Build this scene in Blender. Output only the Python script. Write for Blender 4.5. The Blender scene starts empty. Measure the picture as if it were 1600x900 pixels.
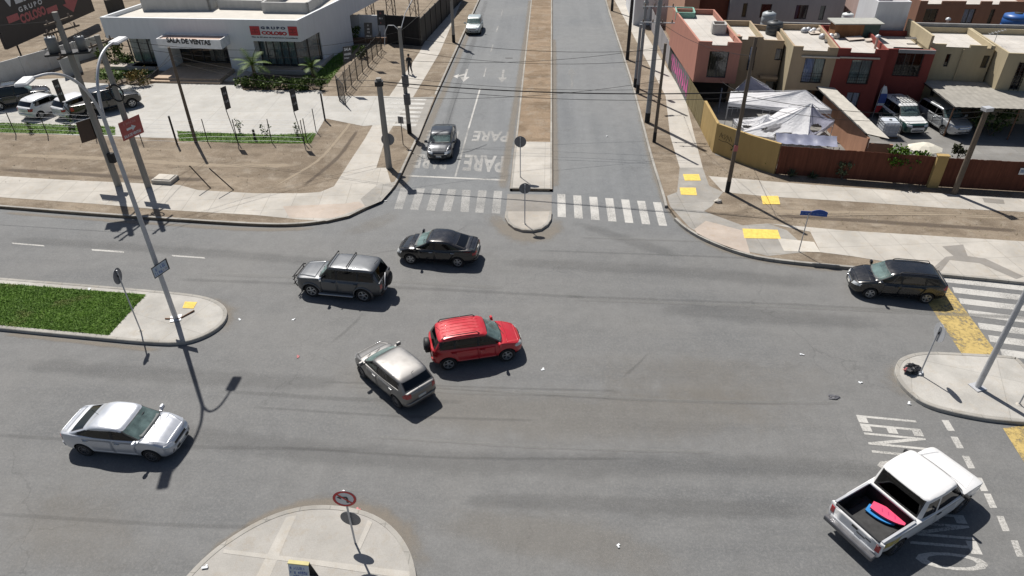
import bpy, bmesh, math, random
import numpy as np
from mathutils import Vector, Matrix
from mathutils.bvhtree import BVHTree
random.seed(7); RNG = np.random.default_rng(7)
R = math.radians
scene = bpy.context.scene
col = scene.collection

# ------------------------------------------------------------------ camera, sky, sun, exposure
CAMH = 19.5                        # drone height over the road, metres
FPX = 1077.75                      # focal length in pixels of a 1600 px wide frame
ROT = np.array([[0.99881932, -0.02084492, 0.04388005],
                [0.04792539, 0.57054037, -0.81987002],
                [-0.00794521, 0.82100498, 0.57086574]])
cam_d = bpy.data.cameras.new('camera'); cam = bpy.data.objects.new('camera', cam_d); col.objects.link(cam)
cam_d.sensor_fit = 'HORIZONTAL'; cam_d.sensor_width = 36.0; cam_d.lens = FPX / 1600 * 36
cam_d.clip_start = 0.1; cam_d.clip_end = 3000
M4 = Matrix([list(ROT[i]) + [[0, 0, CAMH][i]] for i in range(3)] + [[0, 0, 0, 1]])
cam.matrix_world = M4
scene.camera = cam
SUN_EL, SUN_AZ = 57.0, 123.0       # elevation, azimuth counted from +x
sv = Vector((math.cos(R(SUN_EL)) * math.cos(R(SUN_AZ)), math.cos(R(SUN_EL)) * math.sin(R(SUN_AZ)), math.sin(R(SUN_EL))))
world = bpy.data.worlds.new('World'); scene.world = world; world.use_nodes = True
wn = world.node_tree; bg = wn.nodes['Background']
sky = wn.nodes.new('ShaderNodeTexSky'); sky.sky_type = 'NISHITA'; sky.sun_disc = False
sky.sun_elevation = R(SUN_EL); sky.sun_rotation = R(SUN_AZ - 90) * -1
sky.altitude = 30; sky.air_density = 1.0; sky.dust_density = 1.6; sky.ozone_density = 1.0
wn.links.new(sky.outputs[0], bg.inputs[0]); bg.inputs[1].default_value = 0.053
sun_d = bpy.data.lights.new('sun', 'SUN'); sun_d.energy = 5.0; sun_d.angle = R(0.5); sun_d.color = (1.0, 0.955, 0.89)
sun = bpy.data.objects.new('sun', sun_d); col.objects.link(sun); sun.rotation_euler = sv.to_track_quat('Z', 'Y').to_euler()
sun.location = sv * 120
vs = scene.view_settings; vs.view_transform = 'Standard'; vs.look = 'None'; vs.gamma = 1.0; vs.use_curve_mapping = False
vs.exposure = 0.30
scene.cycles.max_bounces = 6; scene.cycles.transparent_max_bounces = 16

# ------------------------------------------------------------------ photogrammetry helpers (photo pixel of the 1600x900 frame -> point)
def ray(px, py): return ROT @ np.array([px - 800.0, 450.0 - py, -FPX])
def at(px, py, z=0.0):
    d = ray(px, py); t = (z - CAMH) / d[2]
    return Vector((d[0] * t, d[1] * t, z))
def zat(px, py, b):
    d = ray(px, py); t = math.hypot(b[0], b[1]) / math.hypot(d[0], d[1])
    return CAMH + d[2] * t
def pl(px, py, A, B):
    """pixel ray meets the vertical plane through A-B: distance along A->B and height"""
    d = ray(px, py); ab = Vector((B[0] - A[0], B[1] - A[1])); n = Vector((-ab.y, ab.x))
    t = (A[0] * n.x + A[1] * n.y) / (d[0] * n.x + d[1] * n.y)
    p = Vector((d[0] * t - A[0], d[1] * t - A[1]))
    return p.dot(ab.normalized()), CAMH + d[2] * t
def at_y(px, py, y):
    d = ray(px, py); t = y / d[1]; return Vector((d[0] * t, y, CAMH + d[2] * t))

# ------------------------------------------------------------------ materials
MATS = {}
def nn(nt, typ, **kw):
    n = nt.nodes.new(typ)
    for k, v in kw.items(): setattr(n, k, v)
    return n
def rgb(c): return (c[0], c[1], c[2], 1.0)
def base_mat(name):
    m = bpy.data.materials.new(name); m.use_nodes = True
    nt = m.node_tree; b = nt.nodes['Principled BSDF']
    MATS[name] = m
    return m, nt, b
def noise(nt, vec, scale, detail=4.0, rough=0.55, dist=0.0):
    n = nn(nt, 'ShaderNodeTexNoise'); n.inputs['Scale'].default_value = scale
    n.inputs['Detail'].default_value = detail; n.inputs['Roughness'].default_value = rough; n.inputs['Distortion'].default_value = dist
    if vec is not None: nt.links.new(vec, n.inputs['Vector'])
    return n.outputs[0]
def ramp(nt, fac, a, b, ca=(0, 0, 0), cb=(1, 1, 1)):
    n = nn(nt, 'ShaderNodeValToRGB'); e = n.color_ramp.elements
    e[0].position = a; e[0].color = rgb(ca); e[1].position = b; e[1].color = rgb(cb)
    nt.links.new(fac, n.inputs[0]); return n.outputs[0]
def mix(nt, fac, a, b, typ='MIX'):
    n = nn(nt, 'ShaderNodeMix', data_type='RGBA', blend_type=typ)
    for sock, v in ((n.inputs[0], fac), (n.inputs[6], a), (n.inputs[7], b)):
        if isinstance(v, (int, float)): sock.default_value = v
        elif isinstance(v, (tuple, list)): sock.default_value = rgb(v)
        else: nt.links.new(v, sock)
    return n.outputs[2]
def mapping(nt, scale=(1, 1, 1), rot=0.0, coord='Object'):
    t = nn(nt, 'ShaderNodeTexCoord'); mp = nn(nt, 'ShaderNodeMapping')
    mp.inputs['Scale'].default_value = scale; mp.inputs['Rotation'].default_value = (0, 0, rot)
    nt.links.new(t.outputs[coord], mp.inputs[0]); return mp.outputs[0]
def bump(nt, b, h, strength=0.3, dist=0.02):
    n = nn(nt, 'ShaderNodeBump'); n.inputs['Strength'].default_value = strength; n.inputs['Distance'].default_value = dist
    nt.links.new(h, n.inputs['Height']); nt.links.new(n.outputs[0], b.inputs['Normal'])
def geopos(nt): return nn(nt, 'ShaderNodeNewGeometry').outputs['Position']
def mapped_pos(nt, scale=(1, 1, 1), rot=0.0):
    mp = nn(nt, 'ShaderNodeMapping'); mp.inputs['Scale'].default_value = scale; mp.inputs['Rotation'].default_value = (0, 0, rot)
    nt.links.new(geopos(nt), mp.inputs[0]); return mp.outputs[0]

def mat(name, c, rough=0.8, metal=0.0, var=0.12, scale=3.0, coat=0.0, bmp=0.0, bscale=40.0, spec=0.5):
    """painted / plain surface with mottled colour"""
    if name in MATS: return MATS[name]
    m, nt, b = base_mat(name)
    if var > 0:
        v = mapping(nt)
        f = noise(nt, v, scale, 6.0, 0.62)
        f2 = ramp(nt, f, 0.3, 0.72)
        cl = tuple(min(1, x * (1 + var)) for x in c); cd = tuple(x * (1 - var) for x in c)
        nt.links.new(mix(nt, f2, cd, cl), b.inputs['Base Color'])
        if bmp: bump(nt, b, noise(nt, v, bscale, 4.0), bmp, 0.02)
    else: b.inputs['Base Color'].default_value = rgb(c)
    b.inputs['Roughness'].default_value = rough; b.inputs['Metallic'].default_value = metal
    b.inputs['Coat Weight'].default_value = coat; b.inputs['Coat Roughness'].default_value = 0.04
    b.inputs['Specular IOR Level'].default_value = spec
    return m
def paint_car(name, c, metal=0.0, rough=0.35):
    if name in MATS: return MATS[name]
    m, nt, b = base_mat(name)
    v = mapping(nt)
    d = ramp(nt, noise(nt, v, 2.2, 6.0, 0.6), 0.42, 0.8)          # thin road dust film
    k_ = 0.10 if max(c) > .12 else 0.02; dust = tuple((1 - k_) * x + k_ * y for x, y in zip(c, (0.30, 0.26, 0.21)))
    nt.links.new(mix(nt, d, c, dust), b.inputs['Base Color'])
    r = nn(nt, 'ShaderNodeMapRange'); nt.links.new(d, r.inputs[0]); r.inputs[3].default_value = rough; r.inputs[4].default_value = rough + 0.18
    nt.links.new(r.outputs[0], b.inputs['Roughness'])
    b.inputs['Metallic'].default_value = metal; b.inputs['Coat Weight'].default_value = 0.7; b.inputs['Coat Roughness'].default_value = 0.08
    return m
def glass_mat(name, tint, refl=1.0):
    if name in MATS: return MATS[name]
    m, nt, b = base_mat(name); nt.nodes.remove(b)
    out = nt.nodes['Material Output']
    tr = nn(nt, 'ShaderNodeBsdfTransparent'); tr.inputs[0].default_value = rgb(tint)
    gl = nn(nt, 'ShaderNodeBsdfGlossy'); gl.inputs['Roughness'].default_value = 0.03; gl.inputs[0].default_value = (refl, refl, refl, 1)
    fr = nn(nt, 'ShaderNodeFresnel'); fr.inputs[0].default_value = 1.55
    mx = nn(nt, 'ShaderNodeMixShader'); nt.links.new(fr.outputs[0], mx.inputs[0])
    nt.links.new(tr.outputs[0], mx.inputs[1]); nt.links.new(gl.outputs[0], mx.inputs[2]); nt.links.new(mx.outputs[0], out.inputs[0])
    return m
def worn_mat(name, c, cover=0.5, sc=9.0, rough=0.75, soft=0.16, attr=False, amount=1.0):
    """thin sheet of paint / dust / rubber that lets the surface under it show through where it is worn"""
    if name in MATS: return MATS[name]
    m, nt, b = base_mat(name); out = nt.nodes['Material Output']
    p = geopos(nt)
    f = noise(nt, p, sc, 8.0, 0.7)
    f2 = noise(nt, p, 0.7, 3.0, 0.5)
    s = nn(nt, 'ShaderNodeMath', operation='ADD'); nt.links.new(f, s.inputs[0])
    s2 = nn(nt, 'ShaderNodeMath', operation='MULTIPLY'); nt.links.new(f2, s2.inputs[0]); s2.inputs[1].default_value = 0.6
    nt.links.new(s2.outputs[0], s.inputs[1])
    val = s.outputs[0]                       # about 0.8 +- 0.2
    if attr:
        a = nn(nt, 'ShaderNodeAttribute', attribute_name='fade')
        q = nn(nt, 'ShaderNodeMath', operation='MULTIPLY_ADD'); nt.links.new(a.outputs['Fac'], q.inputs[0]); q.inputs[1].default_value = 0.9
        nt.links.new(val, q.inputs[2]); val = q.outputs[0]; lo, hi = 1.2 - cover * .6, 2.0 - cover * .6
    else: lo, hi = 0.8 - (cover - .5) * 0.8 - soft, 0.8 - (cover - .5) * 0.8 + soft
    al = ramp(nt, val, 0, 1) if False else None
    mr = nn(nt, 'ShaderNodeMapRange'); mr.interpolation_type = 'SMOOTHSTEP'
    nt.links.new(val, mr.inputs[0]); mr.inputs[1].default_value = lo; mr.inputs[2].default_value = hi; mr.inputs[4].default_value = amount
    cv = mix(nt, noise(nt, p, 3.0, 4.0), tuple(x * .82 for x in c), tuple(min(1, x * 1.12) for x in c))
    nt.links.new(cv, b.inputs['Base Color']); b.inputs['Roughness'].default_value = rough
    tr = nn(nt, 'ShaderNodeBsdfTransparent'); mx = nn(nt, 'ShaderNodeMixShader')
    nt.links.new(mr.outputs[0], mx.inputs[0]); nt.links.new(tr.outputs[0], mx.inputs[1]); nt.links.new(b.outputs[0], mx.inputs[2])
    nt.links.new(mx.outputs[0], out.inputs[0])
    return m

def mat_asphalt():
    m, nt, b = base_mat('asphalt'); p = geopos(nt)
    sx = nn(nt, 'ShaderNodeSeparateXYZ'); nt.links.new(p, sx.inputs[0])
    # streaks run along the cross street south of y=35, along the avenue north of it
    st1 = noise(nt, mapped_pos(nt, (0.045, 0.75, 1), R(6)), 1.0, 6.0, 0.6, 0.25)
    st2 = noise(nt, mapped_pos(nt, (0.75, 0.03, 1)), 1.0, 6.0, 0.6)
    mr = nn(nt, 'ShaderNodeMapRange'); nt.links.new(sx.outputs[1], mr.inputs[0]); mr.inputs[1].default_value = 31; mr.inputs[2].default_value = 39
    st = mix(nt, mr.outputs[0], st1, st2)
    big = noise(nt, p, 0.11, 5.0, 0.6, 0.4)
    fine = noise(nt, p, 9.0, 6.0, 0.7)
    grit = noise(nt, p, 55.0, 3.0, 0.7)
    c = mix(nt, ramp(nt, st, 0.3, 0.72), (0.103, 0.106, 0.109), (0.152, 0.153, 0.152))
    c = mix(nt, ramp(nt, big, 0.38, 0.68), c, (0.154, 0.153, 0.149))
    c = mix(nt, ramp(nt, fine, 0.45, 0.85), c, (0.187, 0.185, 0.180))
    c = mix(nt, 0.55, c, ramp(nt, grit, 0.25, 0.75, (0.45, 0.45, 0.45), (1.5, 1.5, 1.5)), 'MULTIPLY')
    mot = noise(nt, p, 1.3, 9.0, 0.75)
    c = mix(nt, 1.0, c, ramp(nt, mot, 0.25, 0.75, (0.86, 0.86, 0.86), (1.13, 1.13, 1.13)), 'MULTIPLY')
    c = mix(nt, 1.0, c, ramp(nt, noise(nt, p, 17.0, 3.0, 0.8), 0.2, 0.8, (0.80, 0.80, 0.80), (1.2, 1.2, 1.2)), 'MULTIPLY')
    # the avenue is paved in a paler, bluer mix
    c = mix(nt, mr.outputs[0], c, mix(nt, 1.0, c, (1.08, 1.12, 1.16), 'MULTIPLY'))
    # cracks
    v = nn(nt, 'ShaderNodeTexVoronoi', feature='DISTANCE_TO_EDGE'); v.inputs['Scale'].default_value = 0.16
    wv = nn(nt, 'ShaderNodeVectorMath', operation='ADD'); nt.links.new(p, wv.inputs[0])
    nz = nn(nt, 'ShaderNodeTexNoise'); nz.inputs['Scale'].default_value = 0.6; nz.inputs['Detail'].default_value = 6
    nt.links.new(p, nz.inputs['Vector']); sc_ = nn(nt, 'ShaderNodeVectorMath', operation='SCALE'); sc_.inputs['Scale'].default_value = 2.4
    nt.links.new(nz.outputs['Color'], sc_.inputs[0]); nt.links.new(sc_.outputs[0], wv.inputs[1]); nt.links.new(wv.outputs[0], v.inputs['Vector'])
    ck = ramp(nt, v.outputs['Distance'], 0.0, 0.006, (1, 1, 1), (0, 0, 0))
    ckm = mix(nt, 1.0, ck, ramp(nt, noise(nt, p, 0.13, 2.0), 0.5, 0.62), 'MULTIPLY')
    ckf = nn(nt, 'ShaderNodeMath', operation='MULTIPLY'); nt.links.new(ckm, ckf.inputs[0]); ckf.inputs[1].default_value = 0.32
    c = mix(nt, ckf.outputs[0], c, (0.05, 0.05, 0.05))
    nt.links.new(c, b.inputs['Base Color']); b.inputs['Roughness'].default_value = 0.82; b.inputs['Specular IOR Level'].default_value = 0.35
    bump(nt, b, grit, 0.35, 0.01)
    return m
def mat_dirt(name='dirt', a=(0.175, 0.140, 0.104), bb=(0.262, 0.215, 0.162), tracks=True):
    m, nt, b = base_mat(name); p = geopos(nt)
    c = mix(nt, ramp(nt, noise(nt, p, 0.22, 6.0, 0.6, 0.5), 0.35, 0.66), a, bb)
    c = mix(nt, ramp(nt, noise(nt, mapped_pos(nt, (0.4, 1.1, 1), R(7)), 0.8, 7.0, 0.65, 0.9), 0.46, 0.70), c, tuple(x * 0.76 for x in a))
    c = mix(nt, ramp(nt, noise(nt, p, 1.1, 6.0, 0.7), 0.5, 0.8), c, (0.30, 0.26, 0.21))
    g = noise(nt, p, 14.0, 5.0, 0.75)
    c = mix(nt, 0.8, c, ramp(nt, g, 0.25, 0.75, (0.55, 0.55, 0.55), (1.4, 1.4, 1.4)), 'MULTIPLY')
    st = noise(nt, p, 38.0, 2.0, 0.6)
    c = mix(nt, ramp(nt, st, 0.66, 0.72), c, (0.42, 0.38, 0.33))
    nt.links.new(c, b.inputs['Base Color']); b.inputs['Roughness'].default_value = 0.95; b.inputs['Specular IOR Level'].default_value = 0.15
    bump(nt, b, g, 0.7, 0.05)
    return m
def mat_concrete(name, c, joint=(1.5, 1.5), rot=0.0, jd=0.55, stain=0.25, jw=0.02):
    m, nt, b = base_mat(name); p = geopos(nt)
    k = mix(nt, ramp(nt, noise(nt, p, 0.5, 7.0, 0.65), 0.33, 0.7), tuple(x * (1 - stain) for x in c), tuple(x * 1.08 for x in c))
    k = mix(nt, ramp(nt, noise(nt, p, 2.7, 6.0, 0.7), 0.52, 0.8), k, (c[0] * .86, c[1] * .80, c[2] * .72))
    k = mix(nt, 0.5, k, ramp(nt, noise(nt, p, 30.0, 4.0, 0.7), 0.3, 0.7, (0.75, 0.75, 0.75), (1.2, 1.2, 1.2)), 'MULTIPLY')
    if joint:
        br = nn(nt, 'ShaderNodeTexBrick', offset=0.0, squash=1.0)
        br.inputs['Scale'].default_value = 1.0; br.inputs['Brick Width'].default_value = joint[0]; br.inputs['Row Height'].default_value = joint[1]
        br.inputs['Mortar Size'].default_value = jw; br.inputs['Mortar Smooth'].default_value = 0.3
        br.inputs['Color1'].default_value = (1, 1, 1, 1); br.inputs['Color2'].default_value = (.93, .93, .93, 1); br.inputs['Mortar'].default_value = (jd, jd, jd, 1)
        nt.links.new(mapped_pos(nt, (1, 1, 1), rot), br.inputs['Vector'])
        k = mix(nt, 1.0, k, br.outputs[0], 'MULTIPLY')
    nt.links.new(k, b.inputs['Base Color']); b.inputs['Roughness'].default_value = 0.88; b.inputs['Specular IOR Level'].default_value = 0.25
    bump(nt, b, noise(nt, p, 24.0, 4.0), 0.2, 0.01)
    return m
def mat_streaky(name, c, axis_scale=(6, 6, 0.6), var=0.3, rough=0.85, planks=0.0, corr=0.0):
    """vertical weathering: stucco with runs, wooden boards, corrugated sheet"""
    if name in MATS: return MATS[name]
    m, nt, b = base_mat(name); p = mapped_pos(nt, axis_scale)
    k = mix(nt, ramp(nt, noise(nt, p, 1.0, 6.0, 0.6), 0.32, 0.7), tuple(x * (1 - var) for x in c), tuple(min(1, x * (1 + var * .5)) for x in c))
    k = mix(nt, ramp(nt, noise(nt, geopos(nt), 0.9, 5.0, 0.6), 0.5, 0.8), k, tuple(x * (1 - var * .8) for x in c))
    if planks:
        w = nn(nt, 'ShaderNodeTexWave', wave_type='BANDS', bands_direction='X'); w.inputs['Scale'].default_value = planks
        w.inputs['Distortion'].default_value = 0.0
        nt.links.new(mapping(nt), w.inputs['Vector'])
        k = mix(nt, ramp(nt, w.outputs[0], 0.02, 0.12), tuple(x * 0.35 for x in c), k)
    if corr:
        w = nn(nt, 'ShaderNodeTexWave', wave_type='BANDS', bands_direction='X'); w.inputs['Scale'].default_value = corr
        nt.links.new(mapping(nt), w.inputs['Vector']); bump(nt, b, w.outputs[0], 0.8, 0.05)
    nt.links.new(k, b.inputs['Base Color']); b.inputs['Roughness'].default_value = rough; b.inputs['Specular IOR Level'].default_value = 0.25
    return m
def mat_leaf(name, a, bb):
    if name in MATS: return MATS[name]
    m, nt, b = base_mat(name)
    oi = nn(nt, 'ShaderNodeNewGeometry')
    k = mix(nt, oi.outputs['Random Per Island'], a, bb)
    k = mix(nt, 1.0, k, ramp(nt, noise(nt, geopos(nt), 0.9, 5.0, 0.6), 0.3, 0.7, (0.78, 0.80, 0.75), (1.15, 1.12, 1.05)), 'MULTIPLY')
    if name.startswith('grass'): k = mix(nt, ramp(nt, noise(nt, geopos(nt), 0.55, 6.0, 0.7), 0.56, 0.72), k, (0.21, 0.20, 0.075))
    nt.links.new(k, b.inputs['Base Color']); b.inputs['Roughness'].default_value = 0.6; b.inputs['Specular IOR Level'].default_value = 0.25
    return m

# ------------------------------------------------------------------ meshes
class MB:
    def __init__(s): s.v = []; s.f = []; s.m = []; s.sm = []
    def add(s, vs, fs, mi=0, smooth=False):
        o = len(s.v); s.v += [tuple(x) for x in vs]
        for f in fs: s.f.append([i + o for i in f]); s.m.append(mi); s.sm.append(smooth)
        return s
    def poly(s, pts, mi=0): return s.add(pts, [list(range(len(pts)))], mi)
    def box(s, c, d, rz=0.0, mi=0, M=None, taper=None):
        x, y, z = d[0] / 2, d[1] / 2, d[2] / 2
        vs = [(-x, -y, -z), (x, -y, -z), (x, y, -z), (-x, y, -z), (-x, -y, z), (x, -y, z), (x, y, z), (-x, y, z)]
        if taper: vs = vs[:4] + [(a * taper, b_ * taper, c_) for a, b_, c_ in vs[4:]]
        if M is not None: vs = [M @ Vector(v) + Vector(c) for v in vs]
        else:
            ca, sa = math.cos(rz), math.sin(rz)
            vs = [(c[0] + a * ca - b_ * sa, c[1] + a * sa + b_ * ca, c[2] + h) for a, b_, h in vs]
        return s.add(vs, [(3, 2, 1, 0), (4, 5, 6, 7), (0, 1, 5, 4), (1, 2, 6, 5), (2, 3, 7, 6), (3, 0, 4, 7)], mi)
    def rbox(s, c, d, r, rz=0.0, mi=0):
        """box with chamfered vertical and top edges"""
        x, y = d[0] / 2, d[1] / 2; z0, z1 = c[2] - d[2] / 2, c[2] + d[2] / 2; ca, sa = math.cos(rz), math.sin(rz)
        def ring(q, z, rr): return [(c[0] + a * ca - b * sa, c[1] + a * sa + b * ca, z) for a, b in
            [(-x + q + rr, -y + q), (x - q - rr, -y + q), (x - q, -y + q + rr), (x - q, y - q - rr), (x - q - rr, y - q), (-x + q + rr, y - q), (-x + q, y - q - rr), (-x + q, -y + q + rr)]]
        rs = ring(0, z0, r) + ring(0, z1 - r, r) + ring(r * .8, z1, r * .6)
        fs = [list(range(7, -1, -1)), list(range(16, 24))]
        for k in (0, 8): fs += [[k + i, k + (i + 1) % 8, k + 8 + (i + 1) % 8, k + 8 + i] for i in range(8)]
        return s.add(rs, fs, mi)
    def prism(s, poly, z0, z1, mi=0, mt=None, bottom=True):
        n = len(poly); a = sum(poly[i][0] * poly[(i + 1) % n][1] - poly[(i + 1) % n][0] * poly[i][1] for i in range(n))
        if a < 0: poly = list(reversed(poly))
        vs = [(p[0], p[1], z0) for p in poly] + [(p[0], p[1], z1) for p in poly]
        s.add(vs, [(i, (i + 1) % n, n + (i + 1) % n, n + i) for i in range(n)], mi)
        s.add(vs, [list(range(n, 2 * n))], mi if mt is None else mt)
        if bottom: s.add(vs, [list(range(n - 1, -1, -1))], mi)
        return s
    def tube(s, pts, r, n=8, mi=0, cap=True, smooth=True):
        pts = [Vector(p) for p in pts]; rs = r if isinstance(r, (list, tuple)) else [r] * len(pts)
        vs = []; up = None
        for i, p in enumerate(pts):
            d = (pts[min(i + 1, len(pts) - 1)] - pts[max(i - 1, 0)]).normalized()
            if up is None: up = Vector((0, 0, 1)) if abs(d.z) < .9 else Vector((1, 0, 0))
            a = d.cross(up)
            if a.length < 1e-4: a = d.cross(Vector((1, 0.3, 0)))
            a.normalize(); b = d.cross(a)
            up = -b if False else up
            vs += [p + (a * math.cos(2 * math.pi * k / n) + b * math.sin(2 * math.pi * k / n)) * rs[i] for k in range(n)]
        fs = []
        for i in range(len(pts) - 1):
            fs += [(i * n + k, i * n + (k + 1) % n, (i + 1) * n + (k + 1) % n, (i + 1) * n + k) for k in range(n)]
        s.add(vs, fs, mi, smooth)
        if cap: s.add(vs, [list(range(n - 1, -1, -1)), list(range(len(vs) - n, len(vs)))], mi)
        return s
    def lathe(s, prof, c=(0, 0, 0), axis='z', n=24, mi=0, closed=False, smooth=True):
        vs = []; m = len(prof)
        for k in range(n):
            a = 2 * math.pi * k / n; ca, sa = math.cos(a), math.sin(a)
            for r, h in prof:
                p = (r * ca, r * sa, h) if axis == 'z' else ((r * ca, h, r * sa) if axis == 'y' else (h, r * ca, r * sa))
                vs.append((p[0] + c[0], p[1] + c[1], p[2] + c[2]))
        fs = []
        for k in range(n):
            k2 = (k + 1) % n
            for i in range(m if closed else m - 1):
                i2 = (i + 1) % m; fs.append((k * m + i, k2 * m + i, k2 * m + i2, k * m + i2))
        return s.add(vs, fs, mi, smooth)
    def disc(s, c, nrm, r, th, n=24, mi=0, mback=None):
        nrm = Vector(nrm).normalized(); a = nrm.orthogonal().normalized(); b = nrm.cross(a); c = Vector(c)
        f = [c + nrm * th / 2 + (a * math.cos(2 * math.pi * k / n) + b * math.sin(2 * math.pi * k / n)) * r for k in range(n)]
        g = [p - nrm * th for p in f]
        s.add(f + g, [list(range(n))], mi)
        s.add(f + g, [list(range(2 * n - 1, n - 1, -1))], mi if mback is None else mback)
        return s.add(f + g, [(i, n + i, n + (i + 1) % n, (i + 1) % n) for i in range(n)], mi if mback is None else mback)
    def panel(s, o, u, v, th, mi=0):
        """flat board: corner o, edge vectors u and v, thickness th behind it"""
        o, u, v = Vector(o), Vector(u), Vector(v); w = -u.cross(v).normalized() * th
        q = [o, o + u, o + u + v, o + v]; vs = q + [p + w for p in q]
        return s.add(vs, [(0, 1, 2, 3), (7, 6, 5, 4), (0, 4, 5, 1), (1, 5, 6, 2), (2, 6, 7, 3), (3, 7, 4, 0)], mi)
    def mesh(s, name, mats, off=None, recalc=True, sharp=None):
        me = bpy.data.meshes.new(name)
        v = s.v if off is None else [(a - off[0], b - off[1], c - off[2]) for a, b, c in s.v]
        me.from_pydata(v, [], s.f)
        for m in (mats if isinstance(mats, (list, tuple)) else [mats]): me.materials.append(m)
        me.polygons.foreach_set('material_index', s.m); me.polygons.foreach_set('use_smooth', s.sm)
        if recalc:
            bm = bmesh.new(); bm.from_mesh(me)
            if sharp is not None: bmesh.ops.remove_doubles(bm, verts=bm.verts, dist=1e-4)
            bmesh.ops.recalc_face_normals(bm, faces=bm.faces); bm.to_mesh(me); bm.free()
        if sharp is not None: me.set_sharp_from_angle(angle=R(sharp))
        me.update(); return me
    def build(s, name, mats, parent=None, w=False, **kw):
        """link as ONE mesh object; w=True: coordinates are world ones and the parent Empty is not rotated"""
        off = parent.matrix_basis.translation if (w and parent is not None) else None
        if w and parent is not None and parent.parent is not None: off = off + parent.parent.matrix_basis.translation
        me = s.mesh(name, mats, off, **kw); o = bpy.data.objects.new(name, me); col.objects.link(o)
        if parent is not None: o.parent = parent
        return o
def rebase(o, parent):
    """a sub-part built in world coordinates under a part whose own origin is its thing's origin"""
    return o
def tag(o, label, cat, group=None):
    o['label'] = label; o['category'] = cat
    if group: o['group'] = group
    return o
def thing(name, label, cat, loc=(0, 0, 0), rz=0.0, group=None):
    o = bpy.data.objects.new(name, None); o.empty_display_size = 0.3; col.objects.link(o)
    o.location = loc; o.rotation_euler = (0, 0, rz); return tag(o, label, cat, group)
def struct(name, mb, mats, kind='structure', **kw):
    o = mb.build(name, mats, **kw); o['kind'] = kind; return o
def sub(name, mb, mats, part, w=False, **kw):
    """sub-part of a part: parts sit at identity under their thing, so world offset is the thing's"""
    off = part.parent.matrix_basis.translation if w else None
    me = mb.mesh(name, mats, off, **kw); o = bpy.data.objects.new(name, me); col.objects.link(o); o.parent = part; return o
def dup(root, loc, rz=None, label=None):
    r = root.copy(); col.objects.link(r); r.location = loc
    if rz is not None: r.rotation_euler = (0, 0, rz)
    if label: r['label'] = label
    for ch in root.children:
        c = ch.copy(); col.objects.link(c); c.parent = r
        for g in ch.children:
            d = g.copy(); col.objects.link(d); d.parent = c
    return r
FONTC = {}
def text_geo(body, bold=0.0, res=3):
    k = (body, bold)
    if k in FONTC: return FONTC[k]
    cu = bpy.data.curves.new('lettering', 'FONT'); cu.body = body; cu.resolution_u = res; cu.offset = bold
    o = bpy.data.objects.new('lettering', cu); col.objects.link(o)
    dg = bpy.context.evaluated_depsgraph_get(); me = bpy.data.meshes.new_from_object(o.evaluated_get(dg))
    v = np.array([x.co[:] for x in me.vertices]); f = [list(p.vertices) for p in me.polygons]
    bpy.data.objects.remove(o); bpy.data.curves.remove(cu); bpy.data.meshes.remove(me)
    lo, hi = v.min(0), v.max(0); v = (v - lo) / np.maximum(hi - lo, 1e-6)
    FONTC[k] = (v, f); return v, f
def text_on(mb, body, o, u, v, off=(0, 0, 0), bold=0.0, mi=0):
    """letters filling the parallelogram with corner o and edges u (line direction) and v (letter height)"""
    g, f = text_geo(body, bold); o, u, v, off = Vector(o), Vector(u), Vector(v), Vector(off)
    mb.add([o + u * float(p[0]) + v * float(p[1]) + off for p in g], f, mi); return mb
def ribbon(name, pts, wid, m, z, ends=True, kind='structure'):
    """soft-edged sheet along a line of ground points (fade attribute 1 in the middle, 0 at the edges)"""
    P = [Vector((p[0], p[1])) for p in pts]
    Q = []
    for i in range(len(P) - 1):
        n = max(1, int((P[i + 1] - P[i]).length / 0.8))
        Q += [P[i].lerp(P[i + 1], k / n) for k in range(n)]
    Q.append(P[-1])
    for _ in range(3): Q = [Q[0]] + [(Q[i - 1] + Q[i] * 2 + Q[i + 1]) / 4 for i in range(1, len(Q) - 1)] + [Q[-1]]
    ws = wid if isinstance(wid, (list, tuple)) else [wid, wid]
    vs, fade = [], []
    for i, p in enumerate(Q):
        d = (Q[min(i + 1, len(Q) - 1)] - Q[max(i - 1, 0)]).normalized(); nrm = Vector((-d.y, d.x)); t = i / (len(Q) - 1)
        wd = float(np.interp(t, np.linspace(0, 1, len(ws)), ws)); e = min(1, min(t, 1 - t) * len(Q) * .8 / max(1, wd * 1.2)) if ends else 1
        for k, fd in zip((-.5, -.3, -.12, .12, .3, .5), (0, .38, 1, 1, .38, 0)):
            vs.append((p.x + nrm.x * k * wd, p.y + nrm.y * k * wd, z)); fade.append(fd * e)
    fs = [(i * 6 + k, i * 6 + k + 1, i * 6 + k + 7, i * 6 + k + 6) for i in range(len(Q) - 1) for k in range(5)]
    mb = MB().add(vs, fs); o = mb.build(name, m, recalc=False)
    a = o.data.attributes.new('fade', 'FLOAT', 'POINT'); a.data.foreach_set('value', fade); o['kind'] = kind; return o

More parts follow.
